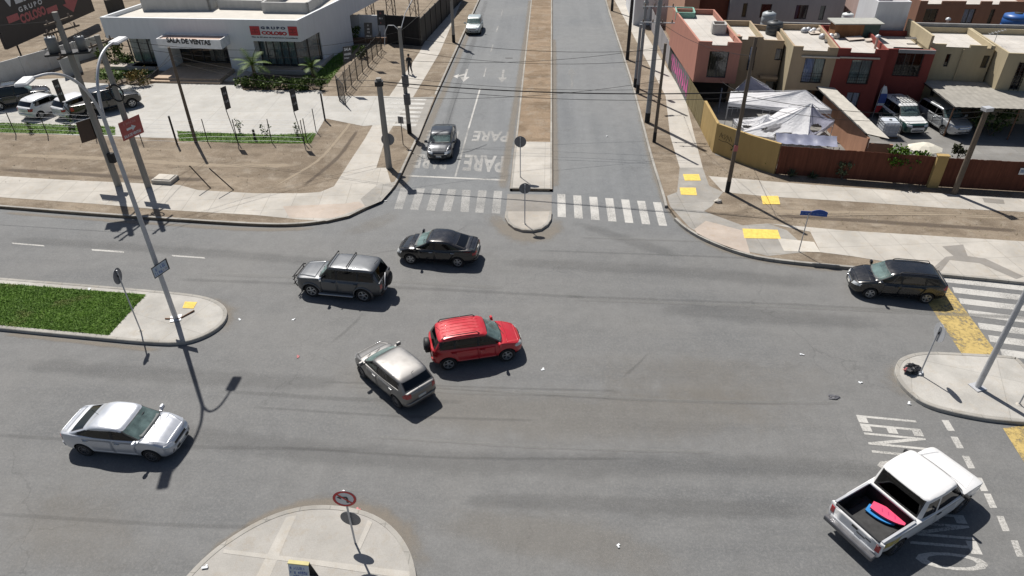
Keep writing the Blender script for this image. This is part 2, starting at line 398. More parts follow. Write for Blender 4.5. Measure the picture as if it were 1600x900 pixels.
def leaves(mb, c, rad, n, size, seed=0, mi=0, shell=0.35, up=0.0):
    """n separate leaf blades scattered through an ellipsoid, denser towards its skin, gathered in clumps"""
    g = np.random.default_rng(seed)
    nc = max(4, n // 45); cd = g.normal(size=(nc, 3)); cd /= np.linalg.norm(cd, axis=1)[:, None]
    cr = shell + (1 - shell) * g.random(nc) ** .5; cc = cd * cr[:, None]
    pick = g.integers(0, nc, n); p = cc[pick] + g.normal(size=(n, 3)) * 0.2
    p = p * np.array(rad) + np.array(c)
    a = g.normal(size=(n, 3)); a[:, 2] += up; a /= np.linalg.norm(a, axis=1)[:, None]
    b = np.cross(a, g.normal(size=(n, 3))); b /= np.linalg.norm(b, axis=1)[:, None]
    s = size * (0.6 + 0.8 * g.random(n)); vs = []; fs = []
    for i in range(n):
        q = p[i]; A = a[i] * s[i]; B = b[i] * s[i] * .38; o = len(vs)
        vs += [q, q + A * .5 + B, q + A, q + A * .5 - B]; fs.append((o, o + 1, o + 2, o + 3))
    mb.add(vs, fs, mi); return mb
# ------------------------------------------------------------------ shared materials
GZ = 0.16                                             # kerb height
M_ASPH = mat_asphalt(); M_DIRT = mat_dirt()
M_DIRT2 = mat_dirt('median_dirt', (0.20, 0.148, 0.10), (0.285, 0.215, 0.15))
M_PAVE = mat_concrete('pavement_concrete', (0.44, 0.415, 0.375), (1.6, 1.6), R(-6), 0.72, 0.22)
M_PAVE2 = mat_concrete('avenue_pavement_concrete', (0.45, 0.425, 0.385), (30, 1.5), 0, 0.75, 0.2)
M_OLD = mat_concrete('old_pavement_concrete', (0.33, 0.315, 0.29), (3.0, 3.0), R(-6), 0.7, 0.3)
M_ISL = mat_concrete('island_concrete', (0.43, 0.415, 0.385), (3.4, 3.4), R(20), 0.8, 0.3)
M_ISL2 = mat_concrete('south_island_concrete', (0.35, 0.335, 0.31), None, 0, 1, 0.22)
M_LOT = mat_concrete('lot_concrete', (0.42, 0.41, 0.385), (4.0, 4.0), R(-2), 0.8, 0.14, 0.03)
M_YARD = mat_concrete('yard_paving', (0.22, 0.215, 0.205), (2.5, 2.5), R(-4), 0.75, 0.3)
M_KERB = mat_concrete('kerb_concrete', (0.36, 0.345, 0.315), (1.0, 1.0), 0, 0.7, 0.35)
M_PATCH = mat_concrete('pink_concrete', (0.42, 0.36, 0.31), None, 0, 1, 0.2)
M_PATCHD = mat_concrete('dark_concrete', (0.25, 0.235, 0.215), None, 0, 1, 0.25)
M_BARE2 = mat_concrete('pale_band_concrete', (0.415, 0.395, 0.36), None, 0, 1, 0.2)
M_BARE = mat_concrete('bare_joint_concrete', (0.50, 0.47, 0.42), None, 0, 1, 0.2)
M_WHITE = worn_mat('white_road_paint', (0.45, 0.44, 0.415), 0.68, 14.0, soft=.26)
M_WHITE2 = worn_mat('faded_white_road_paint', (0.36, 0.355, 0.34), 0.60, 16.0, soft=.34)
M_YEL = worn_mat('worn_yellow_road_paint', (0.44, 0.325, 0.115), 0.62, 6.0)
M_DUST = worn_mat('sand_dust', (0.26, 0.222, 0.175), 0.55, 3.0, 0.95, attr=True, amount=0.45)
M_FILM = worn_mat('dust_film', (0.235, 0.21, 0.175), 0.5, 1.6, 0.95, attr=True, amount=0.2)
M_RUB = worn_mat('tyre_rubber_film', (0.06, 0.06, 0.061), 0.42, 1.2, 0.75, attr=True, amount=0.15)
M_POL = worn_mat('polished_asphalt_film', (0.21, 0.208, 0.20), 0.5, 1.4, 0.7, attr=True, amount=0.35)
M_TAC = mat('yellow_tactile_paint', (0.66, 0.47, 0.10), 0.8, var=0.2, scale=5)

# ------------------------------------------------------------------ ground and road sheets
struct('ground', MB().poly([(-900, -300, -.03), (900, -300, -.03), (900, 1500, -.03), (-900, 1500, -.03)]), M_DIRT)
struct('road', MB().poly([(-260, -60, 0), (260, -60, 0), (260, 320, 0), (-260, 320, 0)]), M_ASPH)

def kerbline(name, px, wid=0.17, z=GZ + .012, world=False, closed=False, z0=-.02):
    """concrete kerb along a line of road-level points, lying to the left of the direction of travel"""
    P = [Vector(p[:2]) for p in px] if world else [at(a, b, 0).to_2d() for a, b in px]
    Q = [P[0]]
    for i in range(1, len(P)): Q.append(P[i])
    if not closed:
        for _ in range(2):                                  # round the corners a little (Chaikin)
            S = [Q[0]]
            for i in range(len(Q) - 1): S += [Q[i].lerp(Q[i + 1], .25), Q[i].lerp(Q[i + 1], .75)]
            Q = S + [Q[-1]]
    n = len(Q); vs = []
    for i in range(n):
        a = Q[i - 1] if (i or closed) else Q[0]; b = Q[(i + 1) % n] if (i < n - 1 or closed) else Q[-1]
        d = (b - a).normalized(); nr = Vector((-d.y, d.x))
        for k, zz in ((0, z0), (0.02, z), (wid, z), (wid, z0)): vs.append((Q[i].x + nr.x * k, Q[i].y + nr.y * k, zz))
    fs = []
    for i in range(n if closed else n - 1):
        j = (i + 1) % n
        for k in range(3): fs.append((i * 4 + k, j * 4 + k, j * 4 + k + 1, i * 4 + k + 1))
    if not closed: fs += [(0, 1, 2, 3), tuple(n * 4 - 4 + q for q in (3, 2, 1, 0))]
    struct(name, MB().add(vs, fs), M_KERB)
    return Q
def land(name, poly, m, z1=GZ, z0=-.025): struct(name, MB().prism(poly, z0, z1, bottom=False), m)
def sheet(name, px, m, z, gz=None, kind='structure'):
    return struct(name, MB().poly([at(a, b, z) for a, b in px]), m, kind)

# north-west block: kerb from the far left to the corner and up the avenue
nw = kerbline('kerb', [(-900, 262), (-300, 302), (0, 326), (112, 335), (225, 343), (330, 350), (400, 354), (455, 355), (505, 350), (545, 341), (575, 327), (594, 315), (606, 304), (619, 294), (640, 247), (655, 216)])
land('verge', [p for p in nw] + [at(682, 151).to_2d(), at(750, 0).to_2d(), Vector((-8.2, 260)), Vector((-260, 260)), Vector((-260, 60))], M_DIRT, GZ - .004)
kerbline('kerb', [(682, 151), (716, 75), (750, 0)])
kerbline('kerb', [(-8.45, 90.4), (-8.0, 180)], world=True)
# north-east block
ne_px = [(1800, 462), (1600, 443), (1470, 430), (1325, 419), (1200, 407), (1150, 395), (1100, 375), (1072, 358), (1055, 343), (1043, 325), (1038, 305), (1020, 250), (1000, 172), (985, 117), (956, 32), (947, 0)]
ne = kerbline('kerb', ne_px[:6] + [(1100, 375), (1072, 358), (1057, 344)])
ne2 = kerbline('kerb', ne_px[9:])
land('verge', [Vector((260, 10))] + ne + ne2 + [Vector((7.1, 260)), Vector((260, 260))], M_DIRT, GZ - .004)
# avenue median: paved head, dirt body, then the rounded nose south of the crossing
mx0, mx1, my0 = -2.14, 0.5, 38.55
land('median', [(mx0, my0), (mx1, my0), (mx1, 200), (mx0, 200)], M_DIRT2, GZ)
for a, b in (((mx1, my0), (mx1, 200)), ((mx0, 200), (mx0, my0)), ((mx0 + .153, my0), (mx1 - .153, my0))): kerbline('kerb', [a, b], .15, world=True)
struct('median_paving', MB().poly([(mx0 + .15, my0 + .15, GZ + .006), (mx1 - .15, my0 + .15, GZ + .006), (mx1 - .15, 45.9, GZ + .006), (mx0 + .15, 45.9, GZ + .006)]), M_PAVE2)
nose = [at(a, b).to_2d() for a, b in ((790, 334), (789, 343), (794, 352), (803, 359), (816, 363), (832, 364), (846, 361), (856, 354), (861, 346), (862, 334))]
kerbline('kerb', nose, .15, world=True)
land('median_nose', nose, mat_concrete('nose_concrete', (0.40, 0.37, 0.33), None, 0, 1, .25), GZ)
struct('median_crossing', MB().poly([at(a, b, .012) for a, b in ((793, 303), (862, 304), (862, 334), (790, 334))]), M_PATCHD)

def island(name, px, m, closed=True):
    P = [at(a, b).to_2d() for a, b in px]
    a = sum(P[i].x * P[(i + 1) % len(P)].y - P[(i + 1) % len(P)].x * P[i].y for i in range(len(P)))
    if a < 0: P.reverse()
    for _ in range(2):
        S = []
        for i in range(len(P)): S += [P[i].lerp(P[(i + 1) % len(P)], .25), P[i].lerp(P[(i + 1) % len(P)], .75)]
        P = S
    kerbline('kerb', P, .17, world=True, closed=True); land(name, P, m, GZ); return P
w_isl = island('traffic_island', [(-500, 396), (-250, 414), (0, 438), (120, 447), (235, 457), (310, 464), (343, 474), (358, 489), (352, 509), (325, 528), (285, 541), (230, 539), (165, 533), (0, 517), (-250, 492), (-500, 470)], M_ISL)
e_isl = island('traffic_island', [(1396, 578), (1405, 562), (1440, 553), (1500, 556), (1580, 560), (1592, 566), (1640, 625), (1690, 665), (1660, 668), (1560, 662), (1500, 652), (1442, 637), (1412, 613), (1398, 593)], M_ISL)
s_isl = island('traffic_island', [(280, 920), (310, 886), (345, 855), (400, 820), (455, 798), (512, 792), (570, 801), (610, 822), (638, 856), (652, 900), (656, 960), (640, 1080), (520, 1200), (300, 1150), (230, 1000)], M_ISL2)
for iq, q in enumerate(([(447, 808), (463, 805), (420, 905), (398, 905)], [(350, 858), (348, 864), (480, 881), (640, 905), (640, 893), (480, 873)], [(575, 812), (582, 816), (563, 858), (556, 856)])):
    struct('pale_joint', MB().poly([at(a, b, GZ + .004 + .003 * iq) for a, b in q]), M_BARE2)
lawn = [at(a, b, GZ) for a, b in ((-400, 406), (0, 443), (228, 460), (170, 524), (0, 508), (-400, 472))]
struct('lawn_soil', MB().poly([(p.x, p.y, GZ + .005) for p in lawn]), mat('lawn_soil', (0.075, 0.13, 0.022), 0.95, var=.3))
def grass(name, poly, z, n, h, a, bb, seed=1, dens=None):
    g = np.random.default_rng(seed); P = np.array([(p[0], p[1]) for p in poly]); lo, hi = P.min(0), P.max(0); vs = []; fs = []; k = 0
    while k < n:
        q = lo + g.random(2) * (hi - lo); ins = False; j = len(P) - 1
        for i in range(len(P)):
            if (P[i][1] > q[1]) != (P[j][1] > q[1]) and q[0] < (P[j][0] - P[i][0]) * (q[1] - P[i][1]) / (P[j][1] - P[i][1]) + P[i][0]: ins = not ins
            j = i
        if not ins: continue
        k += 1; t = g.random() * 6.28; c, s = math.cos(t), math.sin(t); hh = h * (.5 + g.random()); lean = g.normal(size=2) * h * 1.1; w = h * .3; o = len(vs)
        vs += [(q[0] - c * w, q[1] - s * w, z), (q[0] + c * w, q[1] + s * w, z), (q[0] + lean[0] + c * w * .3, q[1] + lean[1] + s * w * .3, z + hh), (q[0] + lean[0] - c * w * .3, q[1] + lean[1] - s * w * .3, z + hh)]
        fs.append((o, o + 1, o + 2, o + 3))
    struct(name, MB().add(vs, fs), mat_leaf(name + '_blades', a, bb), 'stuff', recalc=False)
vis = [at(a, b, GZ) for a, b in ((-60, 438), (0, 443), (228, 461), (170, 523), (0, 508), (-60, 503))]
grass('grass', vis, GZ, 42000, 0.055, (0.078, 0.165, 0.020), (0.165, 0.285, 0.05), 3)

for i, (q, n_) in enumerate((([(0, 225), (470, 228), (560, 205), (520, 285), (310, 293), (0, 270)], 420), ([(1150, 325), (1600, 336), (1600, 372), (1330, 356), (1190, 345)], 260), ([(1110, 262), (1210, 277), (1600, 304), (1600, 309), (1200, 282), (1108, 274)], 500), ([(832, 40), (862, 40), (862, 215), (806, 215)], 200), ([(560, 150), (655, 20), (600, 75), (540, 140)], 160))):
    grass('dry_weeds', [at(a, b, GZ) for a, b in q], GZ - .01, n_ // 3, .07, (.17, .15, .08), (.27, .23, .13), 50 + i)
# ------------------------------------------------------------------ pavements
Z1 = GZ + .004; Z2 = GZ + .008; Z3 = GZ + .012
def pave(px, m=None, z=Z1, name='pavement'): return sheet(name, px, m or M_PAVE, z)
pave([(-400, 244), (0, 275), (100, 281), (280, 289), (310, 297), (400, 302), (400, 336), (260, 328), (155, 319), (0, 308), (-400, 280)])
pave([(400, 302), (470, 302), (500, 300), (522, 291), (572, 284), (588, 262), (604, 262), (612, 290), (602, 303), (592, 313), (570, 325), (545, 337), (510, 345), (470, 343), (400, 336)], M_PAVE, Z1)
pave([(522, 291), (548, 250), (570, 217), (602, 217), (588, 262), (572, 284)], M_PAVE2, Z2)
pave([(570, 217), (605, 155), (646, 151), (619, 190), (601, 217)], M_PAVE2, Z1)
pave([(605, 155), (655, 82), (685, 25), (700, 0), (722, 0), (687, 82), (646, 151)], M_PAVE2, Z1)
struct('pavement', MB().poly([(-11.8, 90, Z1), (-10.4, 90, Z1), (-9.9, 200, Z1), (-11.4, 200, Z1)]), M_PAVE2)
pave([(640, 152), (679, 151), (654, 215), (618, 192)], M_OLD, GZ + .0095)
pave([(442, 322), (540, 318), (560, 315), (572, 322), (520, 341), (452, 340)], M_PATCH, Z2, 'pavement_patch')
pave([(563, 311), (588, 290), (616, 284), (612, 296), (596, 314), (572, 324)], M_OLD, Z2, 'pavement_patch')
# corner paving north-east
pave([(1040, 150), (1000, 75), (960, 0), (977, 0), (1022, 75), (1070, 150), (1085, 212), (1098, 262), (1062, 262), (1047, 212)], M_PAVE2, Z1)
struct('pavement', MB().poly([(8.9, 90, Z1), (10.2, 90, Z1), (10.2, 200, Z1), (8.9, 200, Z1)]), M_PAVE2)
pave([(1062, 262), (1098, 262), (1108, 290), (1130, 300), (1112, 322), (1100, 330), (1070, 332), (1047, 322), (1042, 306), (1058, 300)], M_OLD, Z1)
pave([(1047, 322), (1070, 332), (1100, 330), (1160, 352), (1200, 349), (1230, 360), (1266, 393), (1200, 400), (1156, 390), (1110, 373), (1078, 356)], M_OLD, Z1)
pave([(1107, 275), (1200, 283), (1300, 291), (1450, 301), (1600, 310), (1900, 330), (1900, 352), (1600, 331), (1475, 325), (1350, 316), (1200, 307), (1130, 300)], M_PAVE, Z1)
pave([(1200, 349), (1320, 360), (1600, 377), (1900, 396), (1900, 468), (1600, 440), (1480, 428), (1415, 414), (1330, 400), (1282, 394), (1266, 362)], M_PAVE, Z2)
pave([(1103, 345), (1160, 360), (1165, 372), (1172, 396), (1140, 388), (1090, 366), (1085, 358)], M_PATCH, Z3, 'pavement_patch')
pave([(1215, 372), (1272, 378), (1282, 394), (1225, 392)], M_BARE, Z3, 'pavement_patch')
pave([(1472, 385), (1505, 382), (1512, 400), (1540, 404), (1600, 432), (1588, 436), (1530, 411), (1484, 406), (1470, 424), (1456, 420), (1478, 401), (1490, 400)], M_PATCHD, Z3, 'pavement_patch')
pave([(1535, 309), (1568, 312), (1570, 319), (1538, 316)], M_PATCHD, Z2, 'pavement_patch')
for q in ([(1067, 272), (1092, 272), (1095, 282), (1070, 282)], [(1062, 293), (1087, 293), (1089, 305), (1064, 304)], [(1189, 306), (1216, 306), (1219, 319), (1192, 319)], [(1160, 357), (1215, 359), (1220, 373), (1163, 372)], [(289, 471), (308, 472), (302, 482), (285, 481)]):
    mb = MB(); P = [at(a, b, GZ + .016) for a, b in q]; mb.poly([(p.x, p.y, p.z) for p in P])
    for i in range(1, 8):
        for j in range(1, 6):
            c = P[0].lerp(P[1], i / 8).lerp(P[3].lerp(P[2], i / 8), j / 6); mb.lathe([(.035, 0), (.02, .012), (0, .012)], c, n=6)
    struct('tactile_paving', mb, M_TAC)

# ------------------------------------------------------------------ painted markings
def paint(px, m=None, z=.006, name='road_marking'): return struct(name, MB().poly([at(a, b, z) for a, b in px]), m or M_WHITE)
def stripes(name, quads, m, z=.006):
    mb = MB()
    for q in quads: mb.poly([at(a, b, z) for a, b in q])
    return struct(name, mb, m)
zq = []
for t, b in zip((905, 1005, 1105, 1200, 1290, 1390, 1487), (863, 962, 1064, 1166, 1277, 1370, 1473)):
    zq.append([(400 + t / 4, 200 + (372 + (t - 905) * .035) / 4), (400 + (t + 52) / 4, 200 + (374 + (t - 905) * .035) / 4), (400 + (b + 52) / 4, 200 + (508 + (b - 863) * .045) / 4), (400 + b / 4, 200 + (505 + (b - 863) * .045) / 4)])
stripes('crosswalk', zq, M_WHITE2)
zq = []
for i in range(7):
    t = 283 + i * 99.7; b = 285 + i * 105.5; yt = 412 + i * 8.5; yb = 555 + i * 9
    zq.append([(800 + t / 4, 200 + yt / 4), (800 + (t + 50) / 4, 200 + (yt + 2) / 4), (800 + (b + 52) / 4, 200 + (yb + 3) / 4), (800 + b / 4, 200 + yb / 4)])
stripes('crosswalk', zq, M_WHITE)
zq = []
for (x, y), th, dr in zip(((1080, 126), (1150, 194), (1190, 262), (1245, 336), (1310, 416), (1375, 494), (1450, 580)), (36, 36, 36, 38, 40, 42, 44), (56, 58, 60, 64, 66, 66, 66)):
    L = 1000; zq.append([(1200 + x / 4, 400 + y / 4), (1200 + (x + L) / 4, 400 + (y + L * dr / 520) / 4), (1200 + (x + L + 12) / 4, 400 + (y + th + L * dr / 520) / 4), (1200 + (x + 14) / 4, 400 + (y + th) / 4)])
stripes('crosswalk', zq, M_WHITE)
paint([(1432, 446), (1476, 441), (1564, 560), (1503, 553)], M_YEL); paint([(1567, 669), (1606, 664), (1660, 722), (1600, 722)], M_YEL)
stripes('crosswalk', [[(x, y), (x + 300, y + 24), (x + 310, y + 42), (x + 8, y + 16)] for x, y in ((1615, 676), (1632, 700), (1652, 728))], M_WHITE)
paint([(635, 273.5), (790, 280.5), (790, 282.5), (634, 275.5)], M_WHITE, name='stop_line')
paint([(731, 200), (733.5, 200), (713, 276), (710, 276)], M_WHITE2, name='lane_line'); paint([(749, 138), (751.5, 138), (733.5, 200), (731, 200)], M_WHITE, name='lane_line')
for q in ([(759, 105), (760.5, 105), (757, 120), (755, 120)], [(769.5, 70), (771, 70), (768, 81), (766, 81)], [(777.5, 41), (779, 41), (776, 50), (774.5, 50)], [(785, 16), (786, 16), (784, 24), (782.7, 24)]): paint(q, M_WHITE2, name='lane_dash')
for q in ([(18, 379), (68, 383), (70, 385), (20, 381)], [(143, 389), (193, 392.5), (194, 395), (144, 391.5)], [(268, 398.3), (319, 402), (321, 404), (270, 400.5)], [(-112, 369), (-62, 373), (-60, 375), (-110, 371)]): paint(q, M_WHITE, name='lane_dash')
for a, b in ((1471, 656), (1485, 682), (1503, 712), (1523, 746), (1537, 771), (1557, 806), (1579, 844)): paint([(a, b), (a + 11, b + .5), (a + 21, b + 17 + (b - 650) * .045), (a + 10, b + 17 + (b - 650) * .045)], M_WHITE, name='yield_dash')
def arrow(tail, head, turn=None, m=None):
    T, Hd = at(*tail, z=.006), at(*head, z=.006); d = Hd - T; L = d.length; d.normalize(); n = Vector((-d.y, d.x, 0)); mb = MB()
    def quad(*q): mb.poly([T + d * (a * L) + n * b + Vector((0, 0, .0)) for a, b in q])
    quad((0, -.1), (0, .1), (.62, .1), (.62, -.1)); quad((.62, -.42), (.62, .42), (1, 0))
    if turn:
        s = turn; mb.poly([T + d * (.36 * L) + n * (s * .1), T + d * (.5 * L) + n * (s * .1), T + d * (.62 * L) + n * (s * .62), T + d * (.5 * L) + n * (s * .62)])
        mb.poly([T + d * (.40 * L) + n * (s * .6), T + d * (.74 * L) + n * (s * .6), T + d * (.57 * L) + n * (s * 1.05)])
    struct('lane_arrow', mb, m or M_WHITE2)
arrow((730, 108), (724, 128), -1, M_WHITE); arrow((787, 109), (784, 129)); arrow((894, 136), (893, 105), None, worn_mat('ghost_road_paint', (0.30, 0.30, 0.29), 0.55, 12.0, soft=.4, amount=.7))
def road_text(body, o, u, v, m, z=.007, bold=.03):
    struct('road_lettering', text_on(MB(), body, at(*o, z=z), at(*u, z=z) - at(*o, z=z), at(*v, z=z) - at(*o, z=z), bold=bold), m)
# PARE reads for drivers coming down the avenue, so it stands on its head from here
road_text('PARE', (788, 244), (727, 241), (786, 270), M_WHITE2); road_text('PARE', (796, 206), (741, 204.5), (793, 222), M_WHITE2)
road_text('PARE', (700, 243), (650, 240.5), (697, 265), M_WHITE2); road_text('PARE', (718, 205), (668, 203.5), (713, 220), M_WHITE2)
road_text('LENTO', (1336, 648), (1376, 739), (1432, 657), M_WHITE, bold=.012)
road_text('LENTO', (1394, 782), (1436, 886), (1499, 790), M_WHITE, bold=.012)

# ------------------------------------------------------------------ dust, rubber and repairs on the road
def w2(*px): return [at(a, b).to_2d() for a, b in px]
ribbon('road_dust', w2((1005, 60), (1003, 150), (1018, 240), (1042, 318), (1075, 362), (1130, 392), (1230, 413), (1330, 424)), [1.4, 1.8, 1.7, 1.3, 1.1, 1.0], M_DUST, .010)
ribbon('road_dust', w2((955, 0), (975, 70), (1003, 150)), [1.6, 1.9], M_DUST, .011)
ribbon('road_dust', w2((784, 300), (800, 200), (812, 120), (824, 40), (828, 0)), [1.1, .8, .8, .7], M_DUST, .010)
ribbon('road_dust', w2((622, 300), (640, 262), (668, 200), (700, 130), (745, 20)), [1.3, .9, .8, .7], M_DUST, .0105)
ribbon('road_dust', w2((520, 372), (590, 350), (640, 322)), [1.5, 2.6, 2.0], M_FILM, .009)
ribbon('road_dust', w2((868, 298), (866, 200), (866, 60)), [.9, .7], M_DUST, .0102)
ribbon('road_dust', w2((770, 330), (778, 352), (800, 372), (840, 378), (872, 362), (876, 338)), [1.5, 2.2, 1.2], M_DUST, .0098)
ribbon('road_dust', w2((318, 462), (362, 482), (366, 504), (340, 532)), [.8, 1.9, 1.2], M_DUST, .0097)
ribbon('road_dust', w2((1440, 645), (1392, 618), (1382, 580), (1400, 556)), [1.4, 2.0, .8], M_DUST, .0096)
ribbon('road_dust', w2((500, 560), (700, 640), (900, 655), (1150, 640), (1330, 660)), [3, 4.5, 5, 4], M_FILM, .008)
ribbon('road_dust', w2((850, 560), (1000, 590), (1200, 600), (1360, 590)), [3, 6, 6, 3], M_FILM, .0083)
ribbon('road_dust', w2((-100, 790), (60, 800), (200, 860), (240, 960)), [4.5, 5, 4], M_FILM, .0082)
ribbon('road_dust', w2((300, 890), (390, 812), (470, 785), (560, 788), (640, 830), (668, 900)), [.7, .7, 1.3, 1.8, 1.2], M_DUST, .0094)
ribbon('road_dust', w2((640, 800), (800, 830), (1000, 860), (1100, 950)), [2.4, 3, 2.5], M_FILM, .0084)
ribbon('road_dust', w2((0, 332), (200, 347), (400, 360), (500, 357)), [.5, .5, .7], M_DUST, .0093)
ribbon('road_dust', w2((0, 521), (150, 537), (260, 549)), [.4, .5], M_DUST, .0092)
ribbon('tyre_wear', w2((760, 408), (1000, 420), (1200, 436), (1330, 446)), [1.5, 2.2, 2.0], M_RUB, .0070)
ribbon('tyre_wear', w2((1000, 480), (1250, 497), (1420, 508)), [1.5, 2.6, 1.8], M_RUB, .0071)
ribbon('tyre_wear', w2((0, 565), (200, 582), (420, 596), (560, 600)), [1.6, 2.0, 1.4], M_RUB, .0072)
ribbon('tyre_wear', w2((100, 640), (420, 700), (760, 726), (1300, 730), (1500, 760)), [1.6, 2.2, 2.2, 1.8], M_RUB, .0073)
ribbon('tyre_wear', w2((0, 372), (200, 386), (420, 402), (600, 420)), [1.4, 1.6, 1.6], M_RUB, .0074)
ribbon('tyre_wear', w2((890, 345), (990, 378), (1080, 408)), [1.0, 1.8, 1.2], M_RUB, .0075)
ribbon('tyre_wear', w2((576, 480), (566, 500), (540, 525), (500, 548)), [.25, .35, .3], M_RUB, .0076)
ribbon('tyre_wear', w2((760, 0), (742, 60), (716, 130), (690, 230)), [1.0, 1.0, 1.0], M_RUB, .0078)
ribbon('tyre_wear', w2((700, 780), (1000, 790), (1300, 800)), [1.0, 1.6, 1.2], M_RUB, .0079)
sheet('manhole_cover', [(789, 90), (801, 90), (801, 91.5), (790, 91.5)], mat('iron_cover', (.06, .06, .06), .7), .007)
gs = random.Random(21)
for i in range(16):                                   # faint wheel-path polish and rubber lines through the junction
    y0 = gs.choice((372, 400, 430, 470, 560, 600, 640, 690, 740, 790)) + gs.uniform(-12, 12); x0 = gs.uniform(-100, 900); L_ = gs.uniform(350, 800)
    ribbon('tyre_wear', w2((x0, y0), (x0 + L_ * .5, y0 + L_ * .5 * (.035 + .03 * (y0 > 600))), (x0 + L_, y0 + L_ * (.03 + .02 * gs.random()))), gs.uniform(.22, .5), M_RUB if i % 3 else M_POL, .0110 + i * .0002)
for i, pts in enumerate(([(1020, 545), (990, 580), (960, 600)], [(740, 345), (690, 380), (560, 400)])):
    ribbon('tyre_wear', w2(*pts), .22, M_RUB, .0145 + i * .0002)
# tyre ruts across the dirt verges
M_RUT = worn_mat('rut_soil', (0.33, 0.27, 0.20), 0.55, 2.2, .95, attr=True, amount=.7)
M_RUTD = worn_mat('dark_rut_soil', (0.11, 0.085, 0.065), 0.55, 2.2, .95, attr=True, amount=.6)
for i, (pts, wd) in enumerate(([w2((420, 300), (500, 255), (545, 200), (575, 150)), .5], [w2((470, 298), (530, 250), (560, 205)), .5], [w2((0, 245), (150, 250), (330, 262), (480, 262)), 1.2],
                 [w2((0, 268), (200, 280), (330, 285)), .8], [w2((1150, 332), (1300, 336), (1450, 338), (1600, 345)), .9], [w2((1200, 340), (1400, 352), (1600, 365)), .7])):
    ribbon('wheel_rut', pts, wd, M_RUTD if i % 2 else M_RUT, GZ + .0005 + i * .0004)
# ------------------------------------------------------------------ building helpers
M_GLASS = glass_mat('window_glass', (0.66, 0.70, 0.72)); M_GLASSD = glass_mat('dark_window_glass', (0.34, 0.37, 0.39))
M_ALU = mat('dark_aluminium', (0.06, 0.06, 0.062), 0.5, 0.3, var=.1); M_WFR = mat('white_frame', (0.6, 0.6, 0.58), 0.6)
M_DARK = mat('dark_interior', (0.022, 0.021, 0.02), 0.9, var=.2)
M_ROOF = mat_concrete('pale_roof_membrane', (0.50, 0.475, 0.44), (1.1, 1.1), R(-4), 0.8, 0.16, 0.03)
M_STEEL = mat('dark_steel', (0.035, 0.034, 0.035), 0.55, 0.4, var=.2); M_RUST = mat('rusty_steel', (0.16, 0.085, 0.05), 0.85, 0.1, var=.4, scale=5)
M_GALV = mat('galvanised_steel', (0.46, 0.47, 0.49), 0.5, 0.3, var=.15, scale=2)
M_POLEC = mat_streaky('pole_concrete', (0.29, 0.275, 0.25), (7, 7, .5), .25)
M_WOODP = mat_streaky('pole_wood', (0.155, 0.125, 0.098), (12, 12, .4), .35)
M_BLACK = mat('black_rubber', (0.014, 0.014, 0.015), 0.85, var=.3)
CURT = [mat('pale_curtain', (0.60, 0.63, 0.66), .9, var=.25, scale=2), mat('blue_curtain', (0.45, 0.54, 0.78), .9, var=.2, scale=2), mat('beige_curtain', (0.42, 0.38, 0.33), .9, var=.3, scale=2), mat('dark_curtain', (0.16, 0.15, 0.18), .9, var=.4, scale=2), mat('teal_curtain', (0.44, 0.53, 0.53), .9, var=.25, scale=2)]

def wall_with_holes(mb, A, B, z0, z1, holes, depth=.14, mi=0):
    """vertical wall face from A to B (outside on the right-hand side of A->B) with real openings and their reveals"""
    A, B = Vector(A[:2]), Vector(B[:2]); L = (B - A).length; d = (B - A) / L; inn = Vector((-d.y, d.x))
    H = [(max(0, a), max(z0, c), min(L, b), min(z1, e)) for a, c, b, e in holes]
    us = sorted({0, L} | {h[0] for h in H} | {h[2] for h in H}); zs = sorted({z0, z1} | {h[1] for h in H} | {h[3] for h in H})
    P = lambda u, z, k=0: (A.x + d.x * u + inn.x * k, A.y + d.y * u + inn.y * k, z)
    for i in range(len(us) - 1):
        for j in range(len(zs) - 1):
            cu, cz = (us[i] + us[i + 1]) / 2, (zs[j] + zs[j + 1]) / 2
            if any(h[0] < cu < h[2] and h[1] < cz < h[3] for h in H): continue
            mb.poly([P(us[i], zs[j]), P(us[i + 1], zs[j]), P(us[i + 1], zs[j + 1]), P(us[i], zs[j + 1])], mi)
    for a, c, b, e in H:
        if c > z0 + 1e-3: mb.poly([P(a, c), P(b, c), P(b, c, depth), P(a, c, depth)], mi)
        if e < z1 - 1e-3: mb.poly([P(a, e), P(a, e, depth), P(b, e, depth), P(b, e)], mi)
        if a > 1e-3: mb.poly([P(a, c), P(a, c, depth), P(a, e, depth), P(a, e)], mi)
        if b < L - 1e-3: mb.poly([P(b, c), P(b, e), P(b, e, depth), P(b, c, depth)], mi)
    return P
